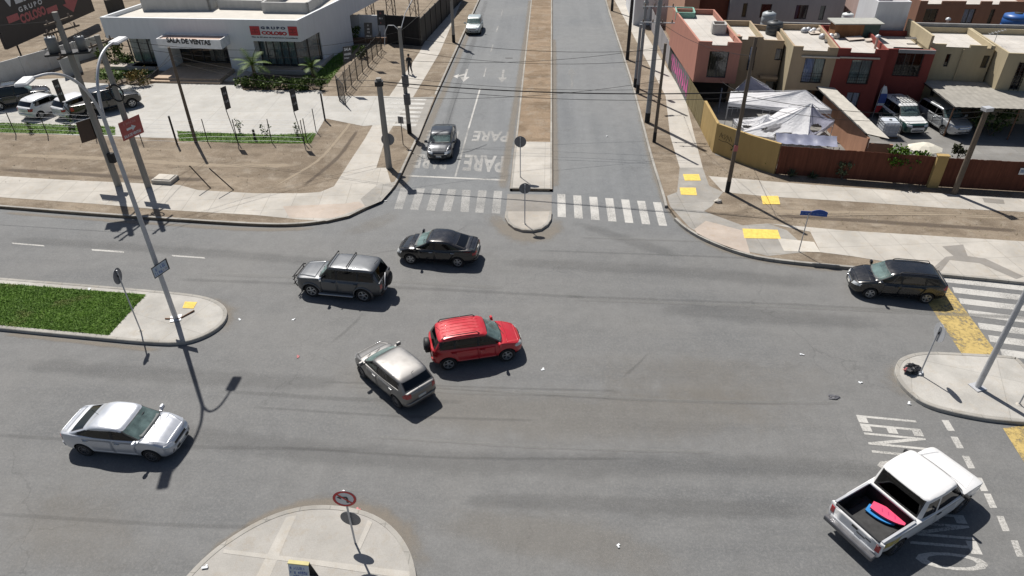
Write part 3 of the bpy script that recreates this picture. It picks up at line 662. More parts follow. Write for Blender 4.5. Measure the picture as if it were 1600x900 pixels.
def window(root, P, h, depth=.14, panes=2, frame=M_ALU, curtain=None, glass=None, bars=0, rail=False, vert=0, name='window'):
    a, c, b, e = h; fw = .055; k = depth - .03
    mb = MB()
    def bar(u0, u1, z0, z1, kk=k, th=.05):
        q = [P(u0, z0, kk), P(u1, z0, kk), P(u1, z1, kk), P(u0, z1, kk)]; mb.panel(q[0], Vector(q[1]) - Vector(q[0]), Vector(q[3]) - Vector(q[0]), th)
    bar(a + .003, b - .003, c + .003, c + fw); bar(a + .003, b - .003, e - fw, e - .003); bar(a + .003, a + fw, c + fw, e - fw); bar(b - fw, b - .003, c + fw, e - fw)
    for i in range(1, panes): u = a + (b - a) * i / panes; bar(u - .025, u + .025, c + fw, e - fw)
    f = mb.build(name, frame, root, w=True)
    f2 = f
    g = MB().poly([P(a + fw, c + fw, k + .02), P(b - fw, c + fw, k + .02), P(b - fw, e - fw, k + .02), P(a + fw, e - fw, k + .02)])
    sub('pane', g, glass or M_GLASS, f, w=True, recalc=False)
    bk = MB().poly([P(a - .1, c - .1, k + .9), P(b + .1, c - .1, k + .9), P(b + .1, e + .1, k + .9), P(a - .1, e + .1, k + .9)])
    for (u0, u1) in ((a - .1, a - .1), (b + .1, b + .1)): bk.poly([P(u0, c - .1, k + .06), P(u0, c - .1, k + .9), P(u0, e + .1, k + .9), P(u0, e + .1, k + .06)])
    bk.poly([P(a - .1, c - .1, k + .06), P(b + .1, c - .1, k + .06), P(b + .1, c - .1, k + .9), P(a - .1, c - .1, k + .9)])
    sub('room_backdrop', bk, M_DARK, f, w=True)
    for cm, u0, u1 in (curtain or []):
        n = max(6, int((u1 - u0) * (b - a) / .09)); vsx = []
        for i in range(n + 1):
            u = a + (b - a) * (u0 + (u1 - u0) * i / n); kk = k + .07 + .035 * (i % 2) + .01 * math.sin(i * 2.3); vsx += [P(u, c + .03, kk), P(u, e - .03, kk)]
        cb = MB().add(vsx, [(2 * i, 2 * i + 2, 2 * i + 3, 2 * i + 1) for i in range(n)]); sub('curtain', cb, CURT[cm], f, w=True, recalc=False)
    if bars or rail or vert:
        rb = MB()
        if bars:
            for i in range(bars): z = c + (e - c) * (i + .5) / bars; rb.tube([P(a - .05, z, -.05), P(b + .05, z, -.05)], .016, 5)
            for u in (a, (a + b) / 2, b): rb.tube([P(u, c - .05, -.05), P(u, e + .05, -.05)], .018, 5)
        if rail:
            for z in (c + .08, c + .3, c + .52, c + .75): rb.tube([P(a - .03, z, -.07), P(b + .03, z, -.07)], .016, 5)
            n = 9
            for i in range(n + 1): u = a + (b - a) * i / n; rb.tube([P(u, c + .08, -.07), P(u, c + .75, -.07)], .010, 4)
        if vert:
            for i in range(vert): u = a + (b - a) * (i + .5) / vert; rb.tube([P(u, c - .05, -.05), P(u, e + .05, -.05)], .016, 5)
        sub('grille', rb, M_STEEL, f, w=True)
    return f
def inset(q, t):
    n = len(q); out = []
    for i in range(n):
        p0, p1, p2 = Vector(q[i - 1][:2]), Vector(q[i][:2]), Vector(q[(i + 1) % n][:2])
        d1, d2 = (p1 - p0).normalized(), (p2 - p1).normalized(); n1, n2 = Vector((-d1.y, d1.x)), Vector((-d2.y, d2.x))
        bis = (n1 + n2).normalized(); out.append(p1 + bis * (t / max(.3, bis.dot(n1))))
    return out
def block(root, q, z0, z1, mwall, holes=None, par=.42, thick=.14, roofmat=None, name='wall', cap=None, edge_mats=None):
    """walls of a flat-roofed block (footprint q counter-clockwise, edge 0 in front), a parapet and the roof inside it"""
    holes = holes or {}; mb = MB(); Ps = []; mats = [mwall] + ([cap] if cap else []) + list((edge_mats or {}).values()); mi = {k: len(mats) - len(edge_mats) + i for i, k in enumerate(edge_mats)} if edge_mats else {}
    for i in range(4): Ps.append(wall_with_holes(mb, q[i], q[(i + 1) % 4], z0, z1, holes.get(i, []), mi=mi.get(i, 0)))
    inn = inset(q, thick); zr = z1 - par
    for i in range(4):
        a, b, c, d = q[i], q[(i + 1) % 4], inn[(i + 1) % 4], inn[i]
        L = (Vector(b[:2]) - Vector(a[:2])).length; nt = [h for h in holes.get(i, []) if h[3] >= z1 - 1e-3]
        segs = []; u = 0
        for h in sorted(nt): segs += [(u, h[0], z1), (h[0], h[2], h[1])]; u = h[2]
        segs.append((u, L, z1))
        Pa = lambda t, z: (a[0] + (b[0] - a[0]) * t, a[1] + (b[1] - a[1]) * t, z); Pi = lambda t, z: (d[0] + (c[0] - d[0]) * t, d[1] + (c[1] - d[1]) * t, z)
        for u0, u1, z in segs:
            if u1 - u0 < 1e-3: continue
            t0, t1 = u0 / L, u1 / L
            mb.poly([Pa(t0, z), Pa(t1, z), Pi(t1, z), Pi(t0, z)], 1 if cap else 0)
            if z > zr + .01: mb.poly([Pi(t0, zr), Pi(t0, z), Pi(t1, z), Pi(t1, zr)], mi.get(i, 0))
            for t in (t0, t1):
                if 1e-3 < t < 1 - 1e-3 and z < z1: mb.poly([Pa(t, z), Pi(t, z), Pi(t, z1), Pa(t, z1)], 0)
    wobj = mb.build(name, mats, root, w=True)
    if roofmat is not False:
        MB().poly([(p.x, p.y, zr) for p in inn]).build('roof', roofmat or M_ROOF, root, w=True, recalc=False)
    return Ps
def hole(p0, p1, A, B):
    """opening on the wall A-B from the photo pixels of its lower left and upper right corner"""
    a = pl(*p0, A, B); b = pl(*p1, A, B); return (a[0], a[1], b[0], b[1])

# ------------------------------------------------------------------ sales office
M_OFF = mat_streaky('white_stucco', (0.66, 0.68, 0.70), (3, 3, .5), .06); M_OFFT = mat('roof_membrane_office', (0.50, 0.475, 0.43), .9, var=.08, scale=1.2)
M_SIGNR = mat('sign_red', (0.42, 0.022, 0.03), .5, var=.05); M_SIGND = mat('sign_dark', (0.025, 0.026, 0.032), .5, var=.05)
M_TILE = mat_concrete('terrace_tile', (0.46, 0.36, 0.27), (.6, .6), R(-3), .8, .15)
off = thing('sales_office', 'white single storey sales office with dark glazed front, sign canopy and tiled terrace', 'building', (-30, 62, GZ))
oA, oB = Vector((-39.3, 61.42)), Vector((-21.44, 60.58)); od = (oB - oA).normalized(); on = Vector((-od.y, od.x))
rd = (Vector((-19.76, 68.25)) - oB).normalized(); oC = oB + rd * 17; oD = oA + rd * 17; OZ = 4.75; FLZ = GZ + .35
zb = pl(464, 68, oA, oB)[1]; zb = 2.95
P0 = lambda u, z, k=0: (oA.x + od.x * u + on.x * k, oA.y + od.y * u + on.y * k, z); OL = (oB - oA).length
block(off, [oA, oB, oC, oD], zb, OZ, M_OFF, par=.32, thick=.22, roofmat=M_OFFT, cap=M_OFF)
U = lambda px, py=90: pl(px, py, oA, oB)[0]
uA = [pl(204, 99, oA, oB)[0], pl(247, 104, oA, oB)[0], pl(275, 108, oA, oB)[0], pl(363, 108, oA, oB)[0], pl(405, 108, oA, oB)[0]]
mb = MB(); mb.poly([P0(0, zb, 0), P0(OL, zb, 0), P0(OL, zb, 6), P0(0, zb, 6)])
mb.build('soffit', M_OFF, off, w=True)
mb = MB()
for u0, u1, k in ((uA[1], uA[2], 1.6), (uA[3], uA[4], 1.8)):
    q = [P0(u0, 0), P0(u1, 0), P0(u1, 0, k), P0(u0, 0, k)]; MB().prism([Vector(p[:2]) for p in q], GZ, zb - .003).build('pillar', M_OFF, off, w=True)
# right flank: solid white wall behind the open corner, and the back room
q = [P0(OL, 0, 3.6), P0(OL, 0, 16.8), P0(OL - .25, 0, 16.8), P0(OL - .25, 0, 3.6)]
ofs = [oB + rd * 3.4, oB + rd * 9.5, oB + rd * 9.5 - od * .3, oB + rd * 3.4 - od * .3]
mb = MB(); mb.prism(ofs, GZ, zb - .003); mb.build('side_wall', M_OFF, off, w=True); mb = MB()
mb.prism([oA + rd * 5 + od * 2.0, oA + rd * 16 + od * 2.0, oA + rd * 16 + od * 2.3, oA + rd * 5 + od * 2.3], GZ, zb - .003)
mb.build('side_wall', M_OFF, off, w=True)
mb = MB(); mb.prism([P0(.8, 0, 4.6)[:2], P0(OL - .4, 0, 4.6)[:2], P0(OL - .4, 0, 4.75)[:2], P0(.8, 0, 4.75)[:2]], GZ, zb - .005)
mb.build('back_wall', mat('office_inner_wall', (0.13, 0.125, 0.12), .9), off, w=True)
MB().prism([P0(1.5, 0, 0.02)[:2], P0(OL - .5, 0, .02)[:2], P0(OL - .5, 0, 4.6)[:2], P0(1.5, 0, 4.6)[:2]], GZ, FLZ).build('floor', M_TILE, off, w=True)
def glazing(a, b, k, n, zt=None, blind=None, z0=FLZ, nm='glazing'):
    """a, b: ground points"""
    a, b = Vector(a[:2]), Vector(b[:2]); d = (b - a); L = d.length; d.normalize(); inn_ = Vector((-d.y, d.x)); zt = zt or zb - .02
    m = MB()
    for i in range(n + 1):
        p = a + d * (L * i / n); m.box((p.x, p.y, (z0 + zt) / 2), (.08, .10, zt - z0), math.atan2(d.y, d.x))
    c = (a + b) / 2
    for z in (z0 + .05, zt - .04): m.box((c.x, c.y, z), (L, .09, .08), math.atan2(d.y, d.x))
    f = m.build(nm, M_ALU, off, w=True)
    sub('pane', MB().poly([(a.x, a.y, z0), (b.x, b.y, z0), (b.x, b.y, zt), (a.x, a.y, zt)]), M_GLASS, f, w=True, recalc=False)
    if blind:
        for u0, u1, cm in blind:
            v = []; N = max(4, int((u1 - u0) * L / .12))
            for i in range(N + 1):
                p = a + d * (L * (u0 + (u1 - u0) * i / N)) + inn_ * (.18 + .04 * (i % 2)); v += [(p.x, p.y, z0 + .1), (p.x, p.y, zt - .05)]
            sub('blind', MB().add(v, [(2 * i, 2 * i + 2, 2 * i + 3, 2 * i + 1) for i in range(N)]), CURT[cm], f, w=True, recalc=False)
    return f
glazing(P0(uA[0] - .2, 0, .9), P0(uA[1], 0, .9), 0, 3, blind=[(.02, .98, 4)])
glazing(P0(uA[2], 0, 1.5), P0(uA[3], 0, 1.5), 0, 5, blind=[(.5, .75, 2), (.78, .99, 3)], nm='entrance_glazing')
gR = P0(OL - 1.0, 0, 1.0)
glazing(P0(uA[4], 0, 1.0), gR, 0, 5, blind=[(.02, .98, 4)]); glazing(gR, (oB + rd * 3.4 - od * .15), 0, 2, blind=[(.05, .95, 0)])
# canopy box with the lettering
cA = oA - on * 1.7; cB = oB - on * 1.7
cu0, cz0 = pl(247, 72.5, cA, cB); cu1, _ = pl(347, 77, cA, cB); cz1 = pl(347, 62.5, cA, cB)[1]; cz0 = pl(347, 77, cA, cB)[1]
PC = lambda u, z, k=0: P0(u, z, k - 1.7)
block(off, [PC(cu0, 0)[:2], PC(cu1, 0)[:2], PC(cu1, 0, 1.69)[:2], PC(cu0, 0, 1.69)[:2]], cz0, cz1, mat('canopy_white', (.70, .71, .72), .6), par=.12, thick=.08, roofmat=mat('canopy_roof', (.40, .30, .25), .9), name='canopy')
MB().poly([PC(cu0, cz0 + .004, .004), PC(cu1, cz0 + .004, .004), PC(cu1, cz0 + .004, 1.68), PC(cu0, cz0 + .004, 1.68)]).build('canopy_soffit', M_OFF, off, w=True)
def letters(root, name, body, p0, p1, pz, Pf, A, B, m, k=-.03, bold=.03, th=.03):
    """raised letters on the wall A-B: p0 lower left, p1 lower right pixel, pz pixel at the top left"""
    a, b, c = pl(*p0, A, B), pl(*p1, A, B), pl(*pz, A, B); mb = MB(); hh = c[1] - a[1]
    for j in range(3):
        kk = k + j * th / 2
        text_on(mb, body, Pf(a[0], a[1], kk), Vector(Pf(b[0], b[1], kk)) - Vector(Pf(a[0], a[1], kk)), (0, 0, hh), bold=bold)
    return mb.build(name, m, root, w=True, recalc=False)
letters(off, 'sign_lettering', 'SALA DE VENTAS', (261.5, 66.5), (330, 71), (260, 58.2), PC, cA, cB, M_SIGND, bold=.035)
def flatlogo(px0, px1, m, k=-.05):
    a, b = pl(*px0, oA, oB), pl(*px1, oA, oB); mb = MB(); mb.panel(P0(a[0], a[1], k), Vector(P0(b[0], 0)) - Vector(P0(a[0], 0)), (0, 0, b[1] - a[1]), .045)
    return mb, a, b
for px0, px1 in (((392.5, 54.5), (404.5, 41)), ((452, 55.5), (463.5, 41.6))):
    mb, a, b = flatlogo(px0, px1, 0)
    w_, h_ = b[0] - a[0], b[1] - a[1]
    o = mb.build('logo_block', M_SIGNR, off, w=True)
    m2 = MB()
    for u, v, du, dv in ((.18, .62, .64, .1), (.45, .2, .1, .5), (.2, .3, .22, .1), (.6, .3, .22, .1)):
        m2.panel(P0(a[0] + w_ * u, a[1] + h_ * v, -.056), Vector(P0(w_ * du, 0)) - Vector(P0(0, 0)), (0, 0, h_ * dv), .004)
    sub('logo_mark', m2, mat('sign_dark_red', (.2, .01, .015), .5), o, w=True)
letters(off, 'sign_lettering', 'G R U P O', (408, 45.5), (446, 46.3), (408, 41.2), P0, oA, oB, mat('sign_navy', (.02, .03, .09), .5), bold=.05)
letters(off, 'sign_lettering', 'COLOSO', (409.5, 54), (449, 55.5), (409, 48.2), P0, oA, oB, M_SIGNR, bold=.06)
letters(off, 'sign_lettering', 'Más de 30 años de experiencia inmobiliaria', (394, 59), (465.5, 61.3), (394, 56.6), P0, oA, oB, M_SIGND, bold=.02)
# terrace and steps
t0, t1 = at(246, 126, GZ + .3), at(350, 128, GZ + .3)
mb = MB()
a_, b_ = U(250, 120), U(372, 108)
mb.prism([P0(uA[2] - .4, 0, -3.0)[:2], P0(uA[3] + .2, 0, -3.0)[:2], P0(uA[3] + .2, 0, 0.01)[:2], P0(uA[2] - .4, 0, 0.01)[:2]], GZ, FLZ - .01)
mb.prism([P0(uA[2] - .7, 0, -3.35)[:2], P0(uA[3] + .35, 0, -3.35)[:2], P0(uA[3] + .35, 0, -3.0)[:2], P0(uA[2] - .7, 0, -3.0)[:2]], GZ, GZ + .17)
mb.build('terrace', M_TILE, off, w=True)
mb = MB(); mb.prism([P0(uA[3] + .36, 0, -2.6)[:2], P0(uA[3] + 2.0, 0, -2.6)[:2], P0(uA[3] + 2.0, 0, 0)[:2], P0(uA[3] + .36, 0, 0)[:2]], GZ, GZ + .1)
mb.prism([P0(uA[4], 0, -.3)[:2], P0(OL + .9, 0, -.3)[:2], P0(OL + .9, 0, 9)[:2], P0(OL + .02, 0, 9)[:2], P0(OL + .02, 0, 0.015)[:2], P0(uA[4], 0, .015)[:2]], GZ, FLZ - .03)
mb.build('plinth', mat_concrete('plinth_concrete', (.44, .40, .36), None), off, w=True); mb = MB()
mb.prism([P0(uA[0] - 2.2, 0, -.2)[:2], P0(uA[1] - .2, 0, -.2)[:2], P0(uA[1] - .2, 0, .88)[:2], P0(uA[0] - 2.2, 0, .88)[:2]], GZ, FLZ)
mb.build('plinth', MATS['plinth_concrete'], off, w=True)
# raised roof parapets at the back
mb = MB()
def roofbox(p0, p1, z, h, d, t=.2):
    a, b = at(*p0, z), at(*p1, z); dd = (b - a).to_2d().normalized(); n = Vector((-dd.y, dd.x)); a, b = a.to_2d(), b.to_2d()
    for u, v in ((a, b), (b, b + n * d), (a, a + n * d)):
        w_ = (v - u).normalized(); nn_ = Vector((-w_.y, w_.x)) * t; mb.prism([u, v, v + nn_, u + nn_], z, z + h, mi=0)
roofbox((227, 17.5), (330, 17), OZ - .32, 1.1, 9); roofbox((414, 20), (483, 21), OZ - .32, .9, 8); roofbox((345, 14), (415, 15.5), OZ - .32, .8, 8)
mb.build('roof_upstand', mat_streaky('grey_upstand', (.42, .42, .41), (2, 2, .6), .15), off, w=True)
# car park and planting
sheet('car_park', [(-260, 150), (-40, 128), (100, 122), (190, 120), (240, 130), (380, 132), (500, 138), (505, 150), (600, 150), (640, 152), (617, 192), (568, 197), (508, 185), (494, 210), (270, 216), (0, 207), (-260, 196)], M_LOT, GZ + .006)
stripes('crosswalk', [[(607 - i * 1.5 + i * 0.0, 153 + i * 6.6), (667 - i * 2.6, 154 + i * 6.6), (665.5 - i * 2.6, 157 + i * 6.7), (605 - i * 1.5, 156 + i * 6.7)] for i in range(7)], M_WHITE, GZ + .012)
struct('ramp', MB().poly([at(682, 151, .012), at(655, 216, .012), at(646, 214, GZ + .009), at(674, 150, GZ + .009)]), M_OLD)
M_BED = mat('planting_soil', (0.10, 0.075, 0.05), .95, var=.3, scale=2)
beds = {'front': [(372, 124), (430, 112), (470, 112), (520, 74), (560, 70), (533, 100), (512, 132), (500, 141), (380, 141)], 'left': [(130, 112), (205, 95), (245, 104), (250, 128), (225, 134), (120, 128)],
        'strip1': [(-260, 186), (0, 192), (180, 198), (180, 211), (0, 207), (-260, 200)], 'strip2': [(277, 205), (420, 211), (494, 208), (486, 224), (400, 224), (280, 220)]}
for k, q in beds.items(): sheet('planting_bed', q, bpy.data.materials['lawn_soil'] if 'strip' in k else M_BED, GZ + .010)
def lawnpatch(q, n, h, s, a=(.075, .14, .018), b=(.17, .25, .045)): grass('grass', [at(x, y, GZ) for x, y in q], GZ + .01, n, h, a, b, s)
lawnpatch(beds['strip1'], 11000, .06, 5); lawnpatch(beds['strip2'], 7000, .06, 6)
lawnpatch([(430, 130), (512, 131), (560, 72), (533, 76), (500, 105), (470, 122)], 6500, .09, 8); lawnpatch([(150, 110), (205, 97), (240, 106), (240, 116), (150, 126)], 3500, .09, 9)
def shrub(c, rad, n, size, label, seed, m=None, name='shrub', group=None, cat='shrub', stems=5):
    root = thing(name, label, cat, (c[0], c[1], GZ), 0, group)
    mb = leaves(MB(), (0, 0, rad[2] * .95 + .05), rad, n, size, seed); mb.build('foliage', m or mat_leaf('shrub_leaves', (.030, .055, .010), (.085, .13, .025)), root, recalc=False)
    s = MB(); g = random.Random(seed)
    for i in range(stems):
        a = g.random() * 6.28; s.tube([(0.03 * math.cos(a), .03 * math.sin(a), 0), (rad[0] * .3 * math.cos(a), rad[1] * .3 * math.sin(a), rad[2] * .7), (rad[0] * .6 * math.cos(a), rad[1] * .6 * math.sin(a), rad[2] * 1.4)], [.02, .014, .006], 5)
    s.build('stem', M_WOODP, root); return root
hp = [(382, 136), (396, 138), (410, 139), (424, 140), (438, 141), (452, 141), (466, 142), (480, 143), (492, 143)]
wh = ['first clump at the terrace end', 'second clump from the terrace', 'low dark clump in front of the big palm', 'clump right of the big palm', 'middle clump below the corner glazing', 'clump left of the small palm', 'clump in front of the small palm', 'clump right of the small palm', 'last clump beside the fence corner']
for i, (x, y) in enumerate(hp):
    p = at(x, y - 2, GZ); shrub((p.x, p.y), (.75, .6, .38 + .1 * (i % 3)), 330, .17, 'green hedge shrub, ' + wh[i] + ' of the office bed', 40 + i, group='hedge shrubs before the office')
p = at(180, 133, GZ); shrub(p, (.9, .7, .55), 420, .18, 'dark rounded shrub behind the utility pole at the car park edge', 60)
p = at(218, 132, GZ); shrub(p, (1.0, .8, .65), 520, .19, 'orange flowering shrub left of the office terrace steps', 61, mat_leaf('flowering_leaves', (.045, .07, .012), (.22, .13, .04)))
p = at(178, 92, GZ); shrub(p, (1.3, 1.0, .9), 700, .22, 'tall dark shrub against the left end of the office', 62)
p = at(192, 103, GZ); shrub(p, (1.1, .6, .5), 420, .2, 'low dark shrub under the left office window', 63)
p = at(125, 92, GZ); shrub(p, (.5, .5, .8), 260, .18, 'small upright shrub by the precast wall', 64)
p = at(100, 98, GZ); shrub(p, (.6, .5, .7), 260, .18, 'bushy shrub between pale wall and utility pole', 67)
p = at(557, 67, GZ); shrub(p, (.6, .5, .75), 330, .18, 'green bush in front of the white boundary wall', 65)
p = at(565, 90, GZ); shrub(p, (.6, .5, .6), 300, .18, 'green bush beside the iron fence', 66)
for i, (x, y, l) in enumerate(((375, 208, 'thin sapling right of the left banner'), (465, 214, 'thin sapling left of the corner banner'), (417, 212, 'bare thin sapling beside a fence post'), (50, 207, 'low scrubby plant behind the white parked car'), (110, 205, 'straggly plant behind the second white car'))):
    p = at(x, y, GZ); shrub(p, (.35, .35, .5 + .1 * (i % 2)), 70, .13, l, 70 + i, name='sapling', cat='plant')
def palm(p, h, n, L, label, seed):
    root = thing('palm_tree', label, 'palm', (p[0], p[1], GZ)); g = random.Random(seed)
    MB().tube([(0, 0, 0), (.03, .02, h * .5), (0, .03, h)], [.20, .15, .14], 10).build('trunk', mat_streaky('palm_trunk', (.12, .09, .06), (8, 8, 6), .4), root)
    mb = MB()
    for i in range(n):
        a = i * 2.399 + g.random() * .4; el = R(75 - 85 * (i / n) ** .8); q = Vector((0, 0, h)); d = Vector((math.cos(a) * math.cos(el), math.sin(a) * math.cos(el), math.sin(el))); pts = [q.copy()]
        for s in range(8): q = q + d * (L / 8); d = (d + Vector((0, 0, -.13))).normalized(); pts.append(q.copy())
        mb.tube(pts, [.022 - .002 * k for k in range(9)], 4)
        side = d.cross(Vector((0, 0, 1))).normalized()
        for s in range(1, 9):
            for t in (0, .5):
                o = pts[s].lerp(pts[s - 1], t); l = L * .34 * math.sin(math.pi * min(1, (s + .6) / 9.4))
                for sg in (-1, 1):
                    e = o + side * sg * l + (pts[s] - pts[s - 1]).normalized() * l * .7 + Vector((0, 0, -.1 * l)); w_ = (pts[s] - pts[s - 1]).normalized() * .035; mb.add([o - w_, o + w_, e], [(0, 1, 2)])
    mb.build('crown', mat_leaf('palm_leaves', (.05, .09, .015), (.13, .19, .05)), root, recalc=False)
p = at(400, 128, GZ); palm(p, 1.5, 15, 1.6, 'larger palm tree standing before the glazed office front', 3)
p = at(490, 125, GZ); palm(p, 1.1, 12, 1.1, 'smaller palm tree at the right corner of the office', 4)

# ------------------------------------------------------------------ boundary walls, fences, billboards round the office
def wall_line(name, label, cat, px, h, th, m, z0=GZ, posts=None, pm=None, world=False):
    P = [Vector(p[:2]) for p in px] if world else [at(a, b, z0).to_2d() for a, b in px]
    c = P[0]; root = thing(name, label, cat, (c.x, c.y, z0)); mb = MB()
    for i in range(len(P) - 1):
        d = (P[i + 1] - P[i]); L = d.length; d.normalize(); n = Vector((-d.y, d.x)) * th
        mb.prism([P[i], P[i + 1], P[i + 1] + n, P[i] + n], z0 - .03, z0 + h)
        if posts:
            k = max(1, round(L / posts))
            for j in range(k + 1):
                q = P[i] + d * (L * j / k); pb = MB().box((q.x + n.x * .5, q.y + n.y * .5, z0 + h / 2 + .02), (.14, th + .1, h + .06), math.atan2(d.y, d.x)); pb.build('post', pm or m, root, w=True)
    mb.build('panel', m, root, w=True); return root
M_PRE = mat_concrete('precast_panel', (.50, .50, .49), None, 0, 1, .2)
wall_line('precast_wall', 'pale precast concrete wall behind the parked cars, left of the office', 'wall', [(-160, 205), (-40, 152), (0, 133), (83, 108), (163, 84)], 1.75, .1, M_PRE, posts=2.2)
wall_line('precast_wall', 'short white wall with planter end by the grey shrubs left of the office', 'wall', [(103, 122), (130, 112)], 1.6, .12, M_PRE)
wall_line('boundary_wall', 'white boundary wall at the back of the office garden', 'wall', [(505, 62), (524, 59), (606, 61)], 2.3, .15, M_OFF, posts=2.4)
wall_line('planter_wall', 'low brown planter wall below the white boundary wall', 'planter', [(519, 68), (604, 68)], .55, .3, mat('brown_render', (.115, .07, .045), .9))
M_BLKSHEET = mat_streaky('black_sheet', (.022, .022, .024), (5, 5, .5), .3, .6)
wall_line('sheet_gate', 'black sheet metal gate beside the white boundary wall', 'gate', [(606, 68), (658, 72)], 2.75, .08, M_BLKSHEET, posts=2.0, pm=M_STEEL)
fr = wall_line('mesh_fence', 'long black mesh fence along the avenue pavement', 'fence', [(658, 72), (690, 36), (722, 0)], 2.5, .06, M_BLKSHEET, posts=2.5, pm=M_STEEL)
wall_line('panel_fence', 'dark panel hoarding on the bare ground behind the office', 'fence', [(170, 22), (196, 18)], 1.5, .06, mat('hoarding', (.09, .085, .075), .9), posts=3)
MB_ = MB()
def mast(base, h, w_, label, group, lean=(0, 0), m=None):
    root = thing('lattice_mast', label, 'mast', (base[0], base[1], base[2]), 0, group); mb = MB(); n = int(h / (w_ * 1.1))
    corners = [(-w_ / 2, -w_ * .3), (w_ / 2, -w_ * .3), (0, w_ * .5)]
    for x, y in corners: mb.tube([(x, y, 0), (x, y, h)], .05, 6)
    mb.build('upright', m or M_STEEL, root); mb = MB()
    for i in range(n):
        z0, z1 = h * i / n, h * (i + 1) / n
        for k in range(3):
            a, b = corners[k], corners[(k + 1) % 3]
            if i % 2: a, b = b, a
            mb.tube([(a[0], a[1], z0), (b[0], b[1], z1)], .025, 5)
    mb.build('bracing', m or M_STEEL, root); return root
# big billboard at the far left, facing the avenue
bx = -50.6; bA, bB = Vector((bx, 30.0)), Vector((bx, 90.0))
bu1, bz0 = pl(145, 17, bA, bB); bz1 = bz0 + 5.2; bu0 = bu1 - 15.0
for i, (x, y, l) in enumerate(((147, 60, 'right lattice leg under the dark billboard'), (80, 66, 'middle lattice leg under the dark billboard'), (10, 112, 'left lattice leg under the dark billboard'))):
    p = at(x, y, 0); mast((bx - .4, p.y, 0), bz0 + (bz1 - bz0) * .8, .75, l, 'billboard legs')
for i, (x, y, l) in enumerate(((122, 70, 'thin black strut right of the middle billboard leg'), (52, 93, 'thin black strut left of the middle billboard leg'))):
    p = at(x, y, 0); root = thing('billboard_strut', l, 'post', (bx + .1, p.y, 0), 0, 'billboard struts'); MB().tube([(0, 0, 0), (0, 0, bz0 + .6)], .08, 8).build('post', M_STEEL, root)
PB = lambda u, z, k=0: (bx + .25 + k, 30.0 + u, z)
bb = thing('billboard', 'large dark billboard with white and red lettering and a red arrow', 'billboard', (bx + .25, 30 + bu0, 0))
m = MB(); m.prism([(bx - .05, 30 + bu0), (bx + .25, 30 + bu0), (bx + .25, 30 + bu1), (bx - .05, 30 + bu1)], bz0, bz1); m.build('board', M_SIGND, bb, w=True)
def onbb(name, m, pts=None, body=None, u0=0, u1=0, z0=0, z1=0, bold=.03):
    mb = MB()
    if body: text_on(mb, body, PB(u0, z0, .012), (0, u1 - u0, 0), (0, 0, z1 - z0), bold=bold)
    else: mb.poly([PB(u, z, .012) for u, z in pts])
    return mb.build(name, m, bb, w=True, recalc=False)
q = lambda x, y: pl(x, y, (bx + .26, 30.0), (bx + .26, 90.0))
M_SW = mat('sign_white', (.62, .64, .66), .6, var=.05); M_SP = mat('sign_faded_red', (.42, .12, .125), .6, var=.1)
a, b = q(8, 13), q(77, -2); onbb('lettering', M_SW, body='VENTAS', u0=a[0] - .1, u1=b[0] + 2.2, z0=a[1], z1=a[1] + 1.5)
for x0, y0, x1, y1 in ((14, 37, 27, 20), (75, 22, 88, 7)):
    a, b = q(x0, y0), q(x1, y1); onbb('logo_block', M_SP, [(a[0], a[1]), (b[0], a[1]), (b[0], b[1]), (a[0], b[1])])
a, b = q(31, 20.5), q(69, 12); onbb('lettering', M_SW, body='G R U P O', u0=a[0], u1=b[0], z0=a[1] + .05, z1=a[1] + .5)
a, b = q(33, 33), q(74, 23.5); onbb('lettering', M_SP, body='COLOSO', u0=a[0], u1=b[0], z0=(a[1] + b[1]) / 2 - .1, z1=(a[1] + b[1]) / 2 + .75, bold=.05)
tip = q(115, 19); c1 = q(97, 6)[0]; c2 = q(122, 0)[0]; zt = q(107, 4)[1]
onbb('arrow', M_SP, [(tip[0], tip[1]), (c2, zt), (c2 - (c2 - tip[0]) * .45, zt), (c2 - (c2 - tip[0]) * .45, bz1 - .4), (c1 + (tip[0] - c1) * .45, bz1 - .4), (c1 + (tip[0] - c1) * .45, zt), (c1, zt)])
# masts on the bare land behind the garden wall
for x, y, l in ((547, 33, 'leftmost lattice mast behind the white wall'), (581, 34, 'lattice mast left of the tall vertical banner'), (614, 36, 'rusty lattice mast above the wall end'), (650, 40, 'lattice mast behind the black gate')):
    p = at(x, y, 0); mast((p.x, p.y, 0), 9.5, .95, l, 'lattice masts behind the garden', m=mat('mast_steel', (.12, .105, .095), .7, .2))

